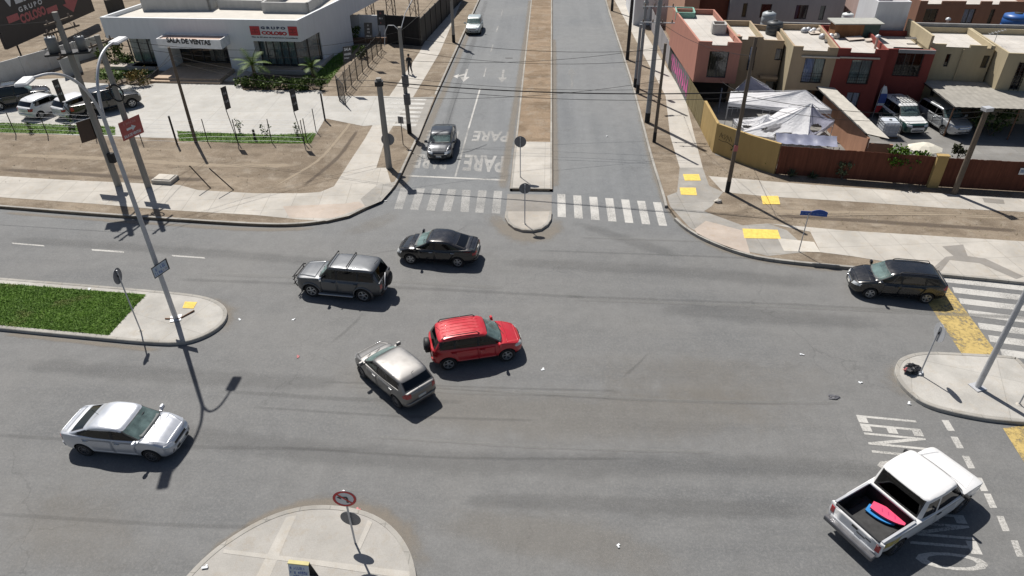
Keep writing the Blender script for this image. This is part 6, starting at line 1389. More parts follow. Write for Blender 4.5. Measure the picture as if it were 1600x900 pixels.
lump(.34, .26, .17, 3).build('bag', mat('bag_plastic', (.022, .022, .024), .35), s); lump(.14, .1, .08, 5).build('spilled_paper', M_SW, s).location = (.22, -.25, 0); lump(.12, .08, .07, 6).build('spilled_carton', M_SP, s).location = (-.28, .02, .1)
s = thing('sandwich_board', 'small folding advertising board standing on the near island', 'sign', at(477, 913, GZ), R(-4)); sg = (.48, 1.0)
mA = Matrix.Rotation(R(-14), 3, 'X'); 
for nm, sg_, yy in (('front_board', -1, -.16), ('rear_board', 1, .16)): MB().box((0, yy * 1.1, .55), (.62, .025, 1.1), M=Matrix.Rotation(R(14 * sg_), 3, 'X')).build(nm, M_PALE if sg_ < 0 else M_STEEL, s)
MB().box((0, 0, 1.1), (.64, .12, .04)).build('hinge_rail', mat('board_yellow', (.45, .40, .18), .7), s)
def onsw(body, u0, u1, z0, z1, m, bold=.03):
    n = Vector((0, -math.cos(R(14)), math.sin(R(14)))); up = Vector((0, math.sin(R(14)), math.cos(R(14)))); o = Vector((0, -.176, .55)) + n * .017
    ob = marks(s, 'print', o + Vector((u0, 0, 0)) + up * z0, Vector((u1 - u0, 0, 0)), up * (z1 - z0), m, (0, 0, 1, 1), len(body), .0, len(body) + int(z0 * 100)); ob.data.transform(Matrix.Translation(s.location))
onsw('CERVICHES', -.27, .27, .36, .47, M_SB); onsw('EMPANADAS', -.27, .27, .2, .32, M_SB); onsw('FRITAS', -.18, .18, .06, .16, M_SB); onsw('QUESO', -.15, .15, -.08, .02, M_SP); onsw('MARISCO', -.25, .25, -.28, -.14, M_SB)
s = thing('stone_block', 'pale broken concrete lump near the tall corner pole', 'stone', at(1122, 316, GZ)); lump(.22, .16, .11, 12, 8, .18).build('lump', M_BARE, s)
for i, (x, y, c, l) in enumerate(((458, 500, 0, 'white paper scrap on the road below the grey four-wheel drive'), (466, 558, 1, 'reddish wrapper on the road left of the red car'), (1253, 554, 0, 'two white scraps on the road left of the right island'), (966, 852, 0, 'white strip lying on the near road'), (559, 796, 1, 'pink wrapper by the no turn sign island'), (320, 887, 0, 'bright white scrap on the near island kerb'), (375, 500, 0, 'white scrap at the grass island tip'), (603, 314, 0, 'small white scrap at the dropped kerb'), (1420, 630, 0, 'pale scrap beside the right island kerb'), (1343, 598, 0, 'tiny pale scrap in the dust before the right island'), (848, 578, 0, 'white speck of paper right of the red car shadow'), (140, 452, 0, 'white paper on the grass island'), (1432, 577, 0, 'white scrap beside the rubbish bag'), (948, 213, 0, 'white scrap in the right avenue lane'))):
    onisl = (x, y) in ((320, 887), (140, 452), (1432, 577)); z = GZ + .03 if onisl else .005
    s = thing('litter', l, 'litter', at(x, y, z), i * 1.3, 'scraps of litter'); MB().box((0, 0, .02), (.11 + .04 * (i % 3), .07, .012), M=Matrix.Rotation(R(12), 3, 'X')).build('scrap', M_SP if c else M_SW, s); MB().box((.05, .06, .03), (.07, .06, .01), M=Matrix.Rotation(R(-20), 3, 'Y')).build('fold', M_SP if c else M_SW, s)
s = thing('crumpled_bag', 'flattened dark plastic bag on the road left of the right island', 'litter', at(1303, 621, 0)); lump(.22, .12, .035, 21, 9, .35).build('film', mat('film_plastic', (.10, .10, .11), .4), s)
# stones and rubble on the dirt (nobody could count them)
g = np.random.default_rng(11); mb = MB()
for k in range(520):
    t = g.random()
    if t < .45: x, y = g.uniform(-60, 240) if t < .1 else g.uniform(0, 520), g.uniform(228, 290)
    elif t < .7: x, y = g.uniform(1150, 1600), g.uniform(322, 355)
    elif t < .85: yy = g.uniform(20, 250); x, y = 960 + (yy - 20) * .37 + g.normal() * 10 + 10, yy
    else: yy = g.uniform(0, 215); x, y = 845 + g.normal() * 6, yy
    p = at(x, y, GZ); r = .015 + .03 * g.random() ** 3; a = g.random() * 6; q = [(p.x + r * math.cos(a + i * 1.57) * g.uniform(.7, 1.3), p.y + r * math.sin(a + i * 1.57), GZ - .01) for i in range(4)] + [(p.x + r * .4 * math.cos(a + i * 1.57), p.y + r * .4 * math.sin(a + i * 1.57), GZ + r * .9) for i in range(4)]
    mb.add(q, [(4, 5, 6, 7)] + [(i, (i + 1) % 4, 4 + (i + 1) % 4, 4 + i) for i in range(4)])
struct('pebbles', mb, mat('pebble', (.34, .30, .25), .9, var=.3, scale=.8), 'stuff', recalc=False)
# ------------------------------------------------------------------ pedestrian
def person(base, rz):
    root = thing('person', 'person in dark jacket and dark trousers walking on the avenue pavement', 'person', base, rz)
    V = [((0, 0, .95), .155), ((0, .01, 1.15), .155), ((0, 0, 1.38), .16), ((0, .02, 1.5), .06), ((0, .05, 1.58), .075), ((0, .06, 1.68), .095), ((0, .04, 1.75), .06),
         ((.10, 0, .88), .125), ((.11, .10, .50), .09), ((.11, .02, .10), .065), ((.12, .17, .04), .05), ((-.10, 0, .88), .125), ((-.11, -.02, .50), .09), ((-.11, -.22, .14), .065), ((-.11, -.09, .04), .045),
         ((.20, 0, 1.40), .075), ((.27, -.06, 1.13), .052), ((.27, .06, .90), .04), ((.27, .09, .82), .03), ((-.20, 0, 1.40), .075), ((-.27, -.02, 1.13), .052), ((-.26, .12, .92), .04), ((-.26, .16, .84), .03)]
    E = [(0, 1), (1, 2), (2, 3), (3, 4), (4, 5), (5, 6), (0, 7), (7, 8), (8, 9), (9, 10), (0, 11), (11, 12), (12, 13), (13, 14), (2, 15), (15, 16), (16, 17), (17, 18), (2, 19), (19, 20), (20, 21), (21, 22)]
    for hi, sd in ((18, 1), (22, -1)):                                   # four fingers and a thumb on each hand
        hx, hy, hz = V[hi][0]
        for k in range(4):
            n = len(V); V += [((hx + .012 * sd, hy - .02 + .018 * k, hz - .05), .010), ((hx, hy - .015 + .02 * k, hz - .09 - .006 * (k in (1, 2))), .008)]; E += [(hi, n), (n, n + 1)]
        n = len(V); V.append(((hx - .02 * sd, hy + .045, hz - .04), .011)); E.append((hi, n))
    me = bpy.data.meshes.new('body'); me.from_pydata([v for v, _ in V], E, []); o = bpy.data.objects.new('body', me); col.objects.link(o)
    md = o.modifiers.new('skin', 'SKIN'); o.modifiers.new('sub', 'SUBSURF').levels = 2
    for i, (_, r_) in enumerate(V): me.skin_vertices[0].data[i].radius = (r_, r_ * .85)
    me.skin_vertices[0].data[0].use_root = True
    dg = bpy.context.evaluated_depsgraph_get(); m2 = bpy.data.meshes.new_from_object(o.evaluated_get(dg)); o.modifiers.clear(); o.data = m2; m2.name = 'body'
    for m_ in (mat('skin', (.30, .17, .11), .6), mat('dark_jacket', (.016, .016, .02), .8), mat('dark_trousers', (.03, .033, .045), .85), mat('shoe', (.02, .02, .02), .6)): m2.materials.append(m_)
    for p in m2.polygons:
        z = p.center.z; p.use_smooth = True; arm = abs(p.center.x) > .2
        p.material_index = 0 if (z > 1.51 or (arm and z < .93)) else (3 if z < .09 else (2 if (z < .97 and not arm) else 1))
    o.parent = root
    h = MB(); vs = []
    h.lathe([(.102, 1.66), (.108, 1.72), (.08, 1.79), (0, 1.82)], (0, .045, 0), n=16); h.build('hair', mat('dark_hair', (.012, .01, .009), .7), root)
    fm = MB()
    for x in (-.033, .033): fm.lathe([(.0, 0), (.012, .0), (0, .008)], (x, .145, 1.675), 'y', 8)
    fm.box((0, .155, 1.65), (.022, .03, .04)); fm.box((0, .142, 1.61), (.05, .01, .012)); fm.build('face', mat('face_features', (.12, .06, .045), .6), root)
    for x in (-1, 1): MB().box((x * .085, .05, 1.665), (.015, .04, .06)).build('ear', mat('skin', (.30, .17, .11), .6), root)
person(at(641, 116, GZ), R(170))
# ------------------------------------------------------------------ vehicles
M_TYRE = mat('tyre_rubber', (.018, .018, .019), .9, var=.3); M_ALLOY = mat('alloy', (.42, .43, .44), .35, .7, var=.15); M_ALLOYD = mat('dark_alloy', (.16, .16, .17), .4, .6, var=.2)
M_WELL = mat('wheel_well', (.008, .008, .008), .95, var=0); M_TRIM = mat('black_trim', (.018, .018, .019), .6, var=.2); M_CHROME = mat('chrome', (.62, .63, .64), .12, 1.0, var=0)
M_WS = glass_mat('windscreen', (.72, .84, .82)); nt_ = M_WS.node_tree; o_ = nt_.nodes['Material Output']; df_ = nn(nt_, 'ShaderNodeBsdfDiffuse'); df_.inputs[0].default_value = (.30, .43, .42, 1); mx_ = nn(nt_, 'ShaderNodeMixShader')   # teal diffuse layer paints the sky's reflection and tint into the glass
nz_ = nn(nt_, 'ShaderNodeMapRange'); nt_.links.new(noise(nt_, mapping(nt_), 2.6, 4.0), nz_.inputs[0]); nz_.inputs[1].default_value = .3; nz_.inputs[2].default_value = .7; nz_.inputs[3].default_value = .14; nz_.inputs[4].default_value = .38
nt_.links.new(nz_.outputs[0], mx_.inputs[0]); nt_.links.new(o_.inputs[0].links[0].from_socket, mx_.inputs[1]); nt_.links.new(df_.outputs[0], mx_.inputs[2]); nt_.links.new(mx_.outputs[0], o_.inputs[0])
M_SIDEG = glass_mat('side_glass', (.035, .04, .04)); M_SIDEL = glass_mat('light_side_glass', (.20, .24, .235))
M_HEADL = mat('headlamp', (.55, .57, .58), .12, .3, var=.1, coat=.8); M_TAILL = mat('tail_lamp', (.35, .012, .015), .15, 0, var=.15, coat=.8); M_AMB = mat('indicator', (.6, .22, .03), .2, var=0, coat=.8)
M_PLATE = mat('number_plate', (.58, .58, .55), .5, var=.1); M_INT = mat('car_interior', (.07, .072, .074), .9, var=.2); M_SEAT = mat('car_seat', (.12, .118, .115), .9, var=.2); M_DASH = mat('dashboard', (.13, .14, .14), .8, var=.2); M_SHADE = mat('sun_shade', (.38, .40, .40), .7)
def mono(xs, ys):
    xs, ys = np.array(xs, float), np.array(ys, float); o = np.argsort(xs); xs, ys = xs[o], ys[o]; h = np.diff(xs); d = np.diff(ys) / h; m = np.zeros(len(xs))
    m[0], m[-1] = d[0], d[-1]
    for i in range(1, len(xs) - 1): m[i] = 0 if d[i - 1] * d[i] <= 0 else 2 * d[i - 1] * d[i] / (d[i - 1] + d[i])
    def f(x):
        x = min(max(x, xs[0]), xs[-1]); i = min(int(np.searchsorted(xs, x, 'right')) - 1, len(h) - 1); i = max(i, 0); t = (x - xs[i]) / h[i]
        return (2 * t ** 3 - 3 * t * t + 1) * ys[i] + (t ** 3 - 2 * t * t + t) * h[i] * m[i] + (-2 * t ** 3 + 3 * t * t) * ys[i + 1] + (t ** 3 - t * t) * h[i] * m[i + 1]
    return f
def decal(bvh, quad, axis, sgn, off=.004, nu=6, nv=4, skirt=.012, us=None, vs_=None, mi=None, maxd=None):
    """patch that follows the body: quad in the plane across the axis, shot at the body along the axis"""
    us = us or [i / nu for i in range(nu + 1)]; vs_ = vs_ or [j / nv for j in range(nv + 1)]; q = [Vector(p) for p in quad]; G = []; mb = MB()
    for u in us:
        for v in vs_:
            p = q[0].lerp(q[1], u).lerp(q[3].lerp(q[2], u), v)
            o, d = {'x': (Vector((sgn * 6, p.x, p.y)), Vector((-sgn, 0, 0))), 'y': (Vector((p.x, sgn * 6, p.y)), Vector((0, -sgn, 0))), 'z': (Vector((p.x, p.y, 6 * sgn)), Vector((0, 0, -sgn)))}[axis]
            hit, nr, _, _ = bvh.ray_cast(o, d)
            if hit is None: hit, nr, _, _ = bvh.find_nearest(o + d * 5.0)
            if nr.dot(d) > 0: nr = -nr
            G.append((hit + nr * off, nr))
    nvv = len(vs_); vs = [g[0] for g in G]; fs = []; ms = []
    for i in range(len(us) - 1):
        for j in range(nvv - 1):
            fs.append((i * nvv + j, (i + 1) * nvv + j, (i + 1) * nvv + j + 1, i * nvv + j + 1)); ms.append(mi(i, j) if mi else 0)
    k_ = 'xyz'.index(axis)
    if maxd:
        ext = max(sgn * g[0][k_] for g in G); keep = [all(ext - sgn * G[q][0][k_] < maxd for q in f) for f in fs]; fs = [f for f, k in zip(fs, keep) if k]; ms = [m for m, k in zip(ms, keep) if k]; skirt = 0 if not all(keep) else skirt
    if fs:
        a_, b_, c_ = (vs[q] for q in fs[0][:3])
        if (b_ - a_).cross(c_ - a_)[k_] * sgn < 0: fs = [f[::-1] for f in fs]
    o0 = len(mb.v); mb.v += [tuple(x) for x in vs]
    for f, m_ in zip(fs, ms): mb.f.append(list(f)); mb.m.append(m_); mb.sm.append(True)
    if skirt:
        ring = [i * nvv for i in range(len(us))] + [(len(us) - 1) * nvv + j for j in range(1, nvv)] + [i * nvv + nvv - 1 for i in range(len(us) - 2, -1, -1)] + [j for j in range(nvv - 2, 0, -1)]
        b = len(mb.v); mb.v += [tuple(G[k][0] - G[k][1] * skirt) for k in ring]; n = len(ring)
        for k in range(n): mb.f.append([ring[k], ring[(k + 1) % n], b + (k + 1) % n, b + k]); mb.m.append(mi(0, 0) if mi else 0); mb.sm.append(False)
    return mb
WHEELC = {}
def wheel(root, x, y, r, style, w_=.21):
    k = (r, style, w_)
    if k not in WHEELC:
        t = MB().lathe([(r * .66, -w_ / 2), (r * .9, -w_ / 2), (r * .985, -w_ * .38), (r, 0), (r * .985, w_ * .38), (r * .9, w_ / 2), (r * .66, w_ / 2)], axis='y', n=36, closed=True).mesh('wheel', M_TYRE)
        m = MB(); m.lathe([(0, -.02), (r * .62, -.02)], axis='y', n=28, mi=1); m.lathe([(r * .58, w_ * .46), (r * .66, w_ * .5), (r * .68, w_ * .42), (r * .6, w_ * .2), (r * .6, -.02)], axis='y', n=28)
        n, wd, mi_ = {'five': (5, .075, 0), 'ten': (10, .035, 0), 'steel': (8, .07, 0), 'cover': (12, .06, 0)}[style.split('_')[0]]
        for i in range(n):
            a = 2 * math.pi * i / n
            rr = r * .32; m.box((rr * math.cos(a), w_ * .30, rr * math.sin(a)), (r * .6, .03, wd), M=Matrix.Rotation(-a, 3, 'Y'))
        m.lathe([(0, w_ * .42), (r * .14, w_ * .40), (r * .18, w_ * .28), (r * .18, 0)], axis='y', n=16); WHEELC[k] = (t, m.mesh('rim', [M_ALLOYD if 'dark' in style else M_ALLOY, M_WELL]))
    t, m = WHEELC[k]; o = bpy.data.objects.new('wheel', t); col.objects.link(o); o.parent = root; o.location = (x, y, r)
    if y < 0: o.rotation_euler = (0, 0, math.pi)
    p = bpy.data.objects.new('rim', m); col.objects.link(p); p.parent = o; return o
def car(label, cat, pos, ang, S, name='car', group=None):
    L, W, H, wb = S['L'], S['W'], S['H'], S['wb']; xf = L / 2 - S['fo']; xr_ = xf - wb; rw = S['rw']; rr = random.Random(len(label)); root = thing(name, label, cat, pos, ang, group)
    pm = S['paint']; bc = S.get('bot', .22)
    zt = mono(*zip(*S['top'])); zb = mono([-L / 2, -L / 2 + .35, xr_, xf, L / 2 - .35, L / 2], [bc + .13, bc + .02, bc, bc, bc, bc + .10])
    fr, rr_ = S.get('fr', 1.0), S.get('rr', 1.0)
    wf = mono([-L / 2, -L / 2 + .05, -L / 2 + .24, -L / 2 + .75, 0, L / 2 - .9, L / 2 - .36, L / 2 - .09, L / 2], [.60 * rr_, .76 * rr_, .91, .985, 1, .985, min(.965, .90 * (1 + (fr - 1) * .5)), min(.90, .71 * fr), min(.72, .46 * fr)])
    us = np.linspace(-1, 1, 61); xs = [L / 2 * (math.sin(u * math.pi / 2) * .75 + u * .25) for u in us]; mb = MB(); ring_n = None; tum = S.get('tum', .93)
    for x in xs:
        w_ = wf(x) * W / 2; t, b = zt(x), zb(x); h = t - b; cr = .02 + .03 * min(1, (L / 2 - abs(x)) / .5)
        half = [(0, b), (.80 * w_, b), (.93 * w_, b + .05), (.975 * w_, b + .16 * h + .03), (.995 * w_, b + .36 * h), (1.0 * w_, b + .58 * h), (.985 * w_, b + .78 * h), (tum * w_ + .02, b + .93 * h), (tum * w_ - .035, t), (.55 * w_, t + cr * .8), (0, t + cr)]
        Q = [Vector((p[0], p[1])) for p in half]; C = [Q[0], Q[1]]
        for i in range(1, len(Q) - 2):
            p0, p1, p2, p3 = Q[i - 1], Q[i], Q[i + 1], Q[i + 2]
            for tt in (.33, .67, 1): C.append(.5 * (2 * p1 + (p2 - p0) * tt + (2 * p0 - 5 * p1 + 4 * p2 - p3) * tt ** 2 + (3 * p1 - p0 - 3 * p2 + p3) * tt ** 3))
        C.append(Q[-1]); ring = [(x, p.x, p.y) for p in C] + [(x, -p.x, p.y) for p in reversed(C[1:-1])]; ring_n = len(ring); mb.v += ring
    n = len(xs); gx0, gx1 = S['xr'], S['xc']
    for i in range(n - 1):
        for k in range(ring_n):
            a, b_, c, d = i * ring_n + k, i * ring_n + (k + 1) % ring_n, (i + 1) * ring_n + (k + 1) % ring_n, (i + 1) * ring_n + k
            cz = sum(mb.v[q][2] for q in (a, b_, c, d)) / 4; cx = (xs[i] + xs[i + 1]) / 2; cy = abs(sum(mb.v[q][1] for q in (a, b_, c, d)) / 4); top = cz > zt(cx) - .01
            mi = 0
            if top and gx0 + .25 < cx < gx1 - .2 and cy < W * .36: mi = 3
            elif cz < S.get('trimz', 0): mi = 1
            elif cz < S.get('split', 0): mi = 4
            mb.f.append([a, b_, c, d]); mb.m.append(mi); mb.sm.append(True)
    for k, o in ((0, 0), (1, (n - 1) * ring_n)): mb.f.append(list(range(o, o + ring_n))); mb.m.append(1 if S.get('trimz', 0) > .5 else 0); mb.sm.append(False)
    paint2 = S.get('paint2', pm); bmats = [pm, M_TRIM, M_WELL, M_INT, paint2]
    me = mb.mesh('body', bmats); body = bpy.data.objects.new('body', me); col.objects.link(body)
    bm = bmesh.new(); bm.from_mesh(me); bvh = BVHTree.FromBMesh(bm); bm.free()
    cut = MB()
    for ax_ in (xf, xr_):
        for s in (-1, 1): cut.lathe([(0, s * (W / 2 - .30)), (rw * 1.17, s * (W / 2 - .30)), (rw * 1.17, s * (W / 2 + .3)), (0, s * (W / 2 + .3))], (ax_, 0, rw), 'y', 28)
    if S.get('bed'):
        x0, x1, hw, zf = S['bed']; cut.box(((x0 + x1) / 2, 0, (zf + 2) / 2), (x1 - x0, 2 * hw, 2 - zf), mi=0)
    co = cut.build('cutter', M_WELL); mod = body.modifiers.new('cut', 'BOOLEAN'); mod.object = co; mod.operation = 'DIFFERENCE'; mod.solver = 'EXACT'; mod.material_mode = 'TRANSFER'
    dg = bpy.context.evaluated_depsgraph_get(); m2 = bpy.data.meshes.new_from_object(body.evaluated_get(dg)); body.modifiers.clear(); body.data = m2; m2.name = 'body'; bpy.data.objects.remove(co)
    m2.set_sharp_from_angle(angle=R(32)); body.parent = root
    # greenhouse with real window openings
    wg, wr = S.get('wg', .925) * W / 2, S.get('wr', .825) * W / 2; xc, x1, xr, x2 = S['xc'], S['xf1'], S['xr'], S['xr1']; N = 84; rings = []; zr0 = H - .05
    arch = S.get('arch', .06); P_ = 5.5
    def zroof(x): m_ = (x1 + x2) / 2 + .1; return zr0 - arch * (max(0, min(1.05, abs(x - m_) / ((x1 - x2) / 2)) - .25) ** 2)
    def ringp(t, sc=1.0, dz=0.0):
        f_, r_ = xc + (x1 - xc) * t, xr + (x2 - xr) * t; w_ = wg + (wr - wg) * (t ** 1.15); m_ = (f_ + r_) / 2; a = (f_ - r_) / 2; out = []
        rcx, rcy = S.get('rc', .15) / a, S.get('rc', .15) / w_; pts = []
        for q_, (sx, sy) in enumerate(((1, 1), (-1, 1), (-1, -1), (1, -1))):
            arcp = []
            for i_ in range(7):
                th = math.pi / 2 * i_ / 6; arcp.append((sx * (1 - rcx + rcx * math.cos(th)), sy * (1 - rcy + rcy * math.sin(th))))
            if sx * sy < 0: arcp.reverse()
            pts += arcp; nx_ = ((-1, 1), (-1, -1), (1, -1), (1, 1))[q_]; e0 = arcp[-1]
            e1 = (nx_[0] * (1 - rcx), nx_[1]) if q_ in (0, 2) else (nx_[0], nx_[1] * (1 - rcy))
            m__ = 15 if q_ in (0, 2) else 13
            pts += [(e0[0] + (e1[0] - e0[0]) * i_ / (m__ + 1), e0[1] + (e1[1] - e0[1]) * i_ / (m__ + 1)) for i_ in range(1, m__ + 1)]
        for ex, ey in pts:
            x = m_ + a * ex * sc; y = w_ * ey * sc * (1 - .055 * ex * ex) ; bow = .15 * (1 - ey * ey) * (1 if ex > 0 else -.5) * sc
            x += bow * (.5 if t < .99 else .3); zb_ = zt(x) - .05; z = zb_ + t * (zroof(x) - zb_) + dz; out.append((x, y, z))
        return out
    gm = MB(); R_ = [ringp(t) for t in np.linspace(0, .94, 9)] + [ringp(1.0, .985, -.002), ringp(1, .95, .018), ringp(1, .86, .034), ringp(1, .7, .046), ringp(1, .45, .053), ringp(1, .15, .055)]
    for r_ in R_: gm.v += r_
    for i in range(len(R_) - 1):
        for k in range(N): gm.f.append([i * N + k, i * N + (k + 1) % N, (i + 1) * N + (k + 1) % N, (i + 1) * N + k]); gm.m.append(0); gm.sm.append(True)
    gm.f.append(list(range((len(R_) - 1) * N, len(R_) * N))); gm.m.append(0); gm.sm.append(True)
    gme = gm.mesh('cabin', [S.get('roof', pm), M_TRIM]); bm = bmesh.new(); bm.from_mesh(gme); gb = BVHTree.FromBMesh(bm)
    zcow, zrr = zt(xc), zt(xr); zf_ = zroof(x1); zrb = zroof(x2)
    WS = [(-wg * .90, zcow + .055), (wg * .90, zcow + .055), (wr * .93, zf_ - .035), (-wr * .93, zf_ - .035)]
    rg = S.get('rglass', (.06, .05)); RW = [(wg * .82, zrr + rg[0]), (-wg * .82, zrr + rg[0]), (-wr * .86, zrb - rg[1]), (wr * .86, zrb - rg[1])]
    def xa(t): return xc + (x1 - xc) * t
    def xb(t): return xr + (x2 - xr) * t
    zs0, zs1 = .10, .86; zlo = lambda x: zt(x) - .05 + zs0 * (zroof(x) - zt(x) + .05); zhi = lambda x: zt(x) - .05 + zs1 * (zroof(x) - zt(x) + .05)
    bp = S.get('bp', .0); SW = []; sd = S.get('side', 2); A0, A1, B0, B1 = xa(zs0) - .16, xa(zs1) - .10, xb(zs0) + S.get('cp', .30), xb(zs1) + S.get('cp2', .22)
    cuts = [bp] + ([S['cpil']] if S.get('cpil') else []); fl = [A0] + cuts; 
    edges = [(A0, A1)] + [(c_, c_ + .0) for c_ in cuts] + [(B0, B1)]
    for i in range(len(edges) - 1):
        (f0, f1), (r0, r1) = edges[i], edges[i + 1]; g0 = 0 if i == 0 else .045; g1 = 0 if i == len(edges) - 2 else .045
        SW.append([(r0 + g1, zlo(r0)), (f0 - g0, zlo(f0)), (f1 - g0, zhi(f1)), (r1 + g1, zhi(r1))])
    def cutq(q, axis, sgn):
        pts = [Vector(p) for p in q]; a = sum(pts[i].x * pts[(i + 1) % 4].y - pts[(i + 1) % 4].x * pts[i].y for i in range(4)); pts = pts if a > 0 else pts[::-1]
        def lift(p): return Vector((0, p.x, p.y)) if axis == 'x' else Vector((p.x, 0, p.y))
        mid = (x1 + x2) / 2
        for i in range(4):
            d = pts[(i + 1) % 4] - pts[i]; nrm = Vector((-d.y, d.x))
            sel = [f for f in bm.faces if (sgn * (f.calc_center_median().x - mid) > .1 if axis == 'x' else abs(f.calc_center_median().y) > wr * .75)]
            ge = set(sel)
            for f in sel: ge.update(f.verts); ge.update(f.edges)
            bmesh.ops.bisect_plane(bm, geom=list(ge), plane_co=lift(pts[i]), plane_no=lift(nrm), dist=1e-5)
        kill = []
        for f in bm.faces:
            c = f.calc_center_median()
            if axis == 'x' and sgn * (c.x - mid) < .1: continue
            if axis == 'y' and abs(c.y) < wr * .75: continue
            p = Vector((c.y, c.z)) if axis == 'x' else Vector((c.x, c.z))
            if all((pts[(i + 1) % 4] - pts[i]).cross(p - pts[i]) > -1e-6 for i in range(4)) and c.z < H - .04: kill.append(f)
        bmesh.ops.delete(bm, geom=kill, context='FACES')
    if not S.get('blindrear'): cutq(RW, 'x', -1)
    cutq(WS, 'x', 1)
    for q in SW: cutq(q, 'y', 1)
    # window band between the panes is black on most cars
    if S.get('blackpil', True):
        qa = SW[-1][0][0], SW[0][1][0]
        for f in bm.faces:
            c = f.calc_center_median()
            if abs(c.y) > wr * .75 and qa[0] < c.x < qa[1] and zlo(c.x) < c.z < zhi(c.x) and f.normal.z < .75: f.material_index = 1
    bm.to_mesh(gme); bm.free(); cab = bpy.data.objects.new('cabin', gme); col.objects.link(cab); cab.parent = root; gme.set_sharp_from_angle(angle=R(35))
    def put(nm, mbx, m, par=None): return mbx.build(nm, m, par or root, recalc=False)
    eu = [0, .025, .2, .4, .6, .8, .975, 1]; ev = [0, .05, .35, .65, .96, 1]
    frit = lambda i, j: 1 if i in (0, 6) or j in (0, 4) else 0
    def grow(q, e): c = sum((Vector(p) for p in q), Vector((0, 0))) / 4; return [tuple(Vector(p) + (Vector(p) - c).normalized() * e) for p in q]
    put('windscreen', decal(gb, grow(WS, .02), 'x', 1, .004, us=eu, vs_=ev, skirt=0, mi=frit), [M_WS, M_TRIM])
    wpr = MB()
    for s in (-.25, .3): p0 = Vector((xc + .02, s * W * .5, zcow + .045)); wpr.tube([p0, p0 + Vector((-.12, s * -.15 + .3, .06))], .012, 4)
    put('wiper', wpr, M_TRIM)
    put('rear_window', decal(gb, grow(RW, .015), 'x', -1, .004, us=eu, vs_=ev, skirt=0, mi=frit), [S.get('rg', M_SIDEG), M_TRIM])
    # doors as patches of the flank with their own windows and handles
    dz0 = bc + .14; nd = S.get('doors', 2)
    for s in (-1, 1):
        dx = [(xf - rw * 1.17 - .09, bp + .02)]
        if nd > 1: dx.append((bp - .0, max(xr_ + rw * .35, S.get('dr', -9))))
        for i, (f0, r0) in enumerate(dx):
            ztop = min(zt(f0), zt(r0)) - .05
            r0b = r0 if i == 0 or nd == 1 else max(r0, xr_ + rw * 1.17 + .05)
            q = [(r0b, dz0), (f0, dz0), (f0 - .02, ztop), (r0, ztop)]; d_ = put('door', decal(bvh, q, 'y', s, .006, 8, 6, .012, mi=(lambda i_, j_: 1 if dz0 + (ztop - dz0) * (j_ + .5) / 6 < S.get('split', 0) else 0)), [pm, paint2])
            hz = ztop - .10; hq = [(r0 + .06, hz), (r0 + .25, hz), (r0 + .25, hz + .035), (r0 + .06, hz + .035)]; put('handle', decal(bvh, hq, 'y', s, .035, 2, 1, .04), S.get('hm', pm), d_)
            if i < len(SW): put('side_window', decal(gb, grow(SW[i], .012), 'y', s, -.006, 5, 3, 0), S.get('sg', M_SIDEG), d_)
        for i in range(len(dx), len(SW)): put('side_window', decal(gb, grow(SW[i], .012), 'y', s, -.006, 4, 3, 0), S.get('sg', M_SIDEG))
        mx = xa(.15) - .12; mz = zt(mx) + .06; yy = s * (wg + .02)
        m_ = MB(); m_.rbox((0, 0, 0), (.13, .21, .14), .035); v = [(mx - .05 + p[0] * (1 - .8 * abs(p[1])), yy + s * .13 + p[1], mz + .01 + p[2] + .02) for p in m_.v]; m_.v = v; m_.box((mx - .03, yy + s * .02, mz - .035), (.09, .14, .05)); put('wing_mirror', m_, S.get('mir', pm))
        # lamps
        hy0, hy1, hz0, hz1 = S['head']; put('headlight', decal(bvh, [(s * hy0, hz0), (s * hy1, hz0 + S.get('hrise', .05)), (s * hy1, hz1 + S.get('hrise', .05)), (s * hy0, hz1)], 'x', 1, .006, 14, 4, .01, maxd=S.get('hd', .42)), M_HEADL)
        ty0, ty1, tz0, tz1 = S['tail']; put('tail_light', decal(bvh if tz1 < zt(-L / 2 + .1) - .02 else bvh, [(s * ty0, tz0), (s * ty1, tz0), (s * ty1, tz1), (s * ty0, tz1)], 'x', -1, .006, 12, 4, .01, maxd=.30), M_TAILL)
    hx0, hx1 = xc + .10, L / 2 - S.get('bon', .22); put('bonnet', decal(bvh, [(hx0, -W * .43), (hx1, -W * .33), (hx1, W * .33), (hx0, W * .43)], 'z', 1, .005, 16, 14, .010), S.get('hood', pm))
    gq = S['grille']; put('grille', decal(bvh, [(-gq[0], gq[1]), (gq[0], gq[1]), (gq[0], gq[2]), (-gq[0], gq[2])], 'x', 1, .005, 6, 2, .01), S.get('gm', M_TRIM))
    put('lower_grille', decal(bvh, [(-W * .34, bc + .14), (W * .34, bc + .14), (W * .32, bc + .25), (-W * .32, bc + .25)], 'x', 1, .005, 6, 2, .01), M_TRIM)
    for sg, z_ in ((1, S.get('pf', .45)), (-1, S.get('pr', .75))): put('number_plate', decal(bvh, [(-.18, z_), (.18, z_), (.18, z_ + .12), (-.18, z_ + .12)], 'x', sg, .014, 2, 1, .012), M_PLATE)
    put('rear_bumper', decal(bvh, [(-W * .42, bc + .16), (W * .42, bc + .16), (W * .42, bc + .34), (-W * .42, bc + .34)], 'x', -1, .03, 10, 2, .05), S.get('bump', pm))
    if S.get('deckq'): a, b = S['deckq']; put('boot_lid', decal(bvh, [(a, -W * .36), (b, -W * .38), (b, W * .38), (a, W * .36)], 'z', 1, .006, 4, 8, .012), pm)
    if S.get('tailgate'): z0, z1 = S['tailgate']; put('tailgate', decal(bvh, [(-W * .38, z0), (W * .38, z0), (W * .39, z1), (-W * .39, z1)], 'x', -1, .006, 6, 5, .012), pm)
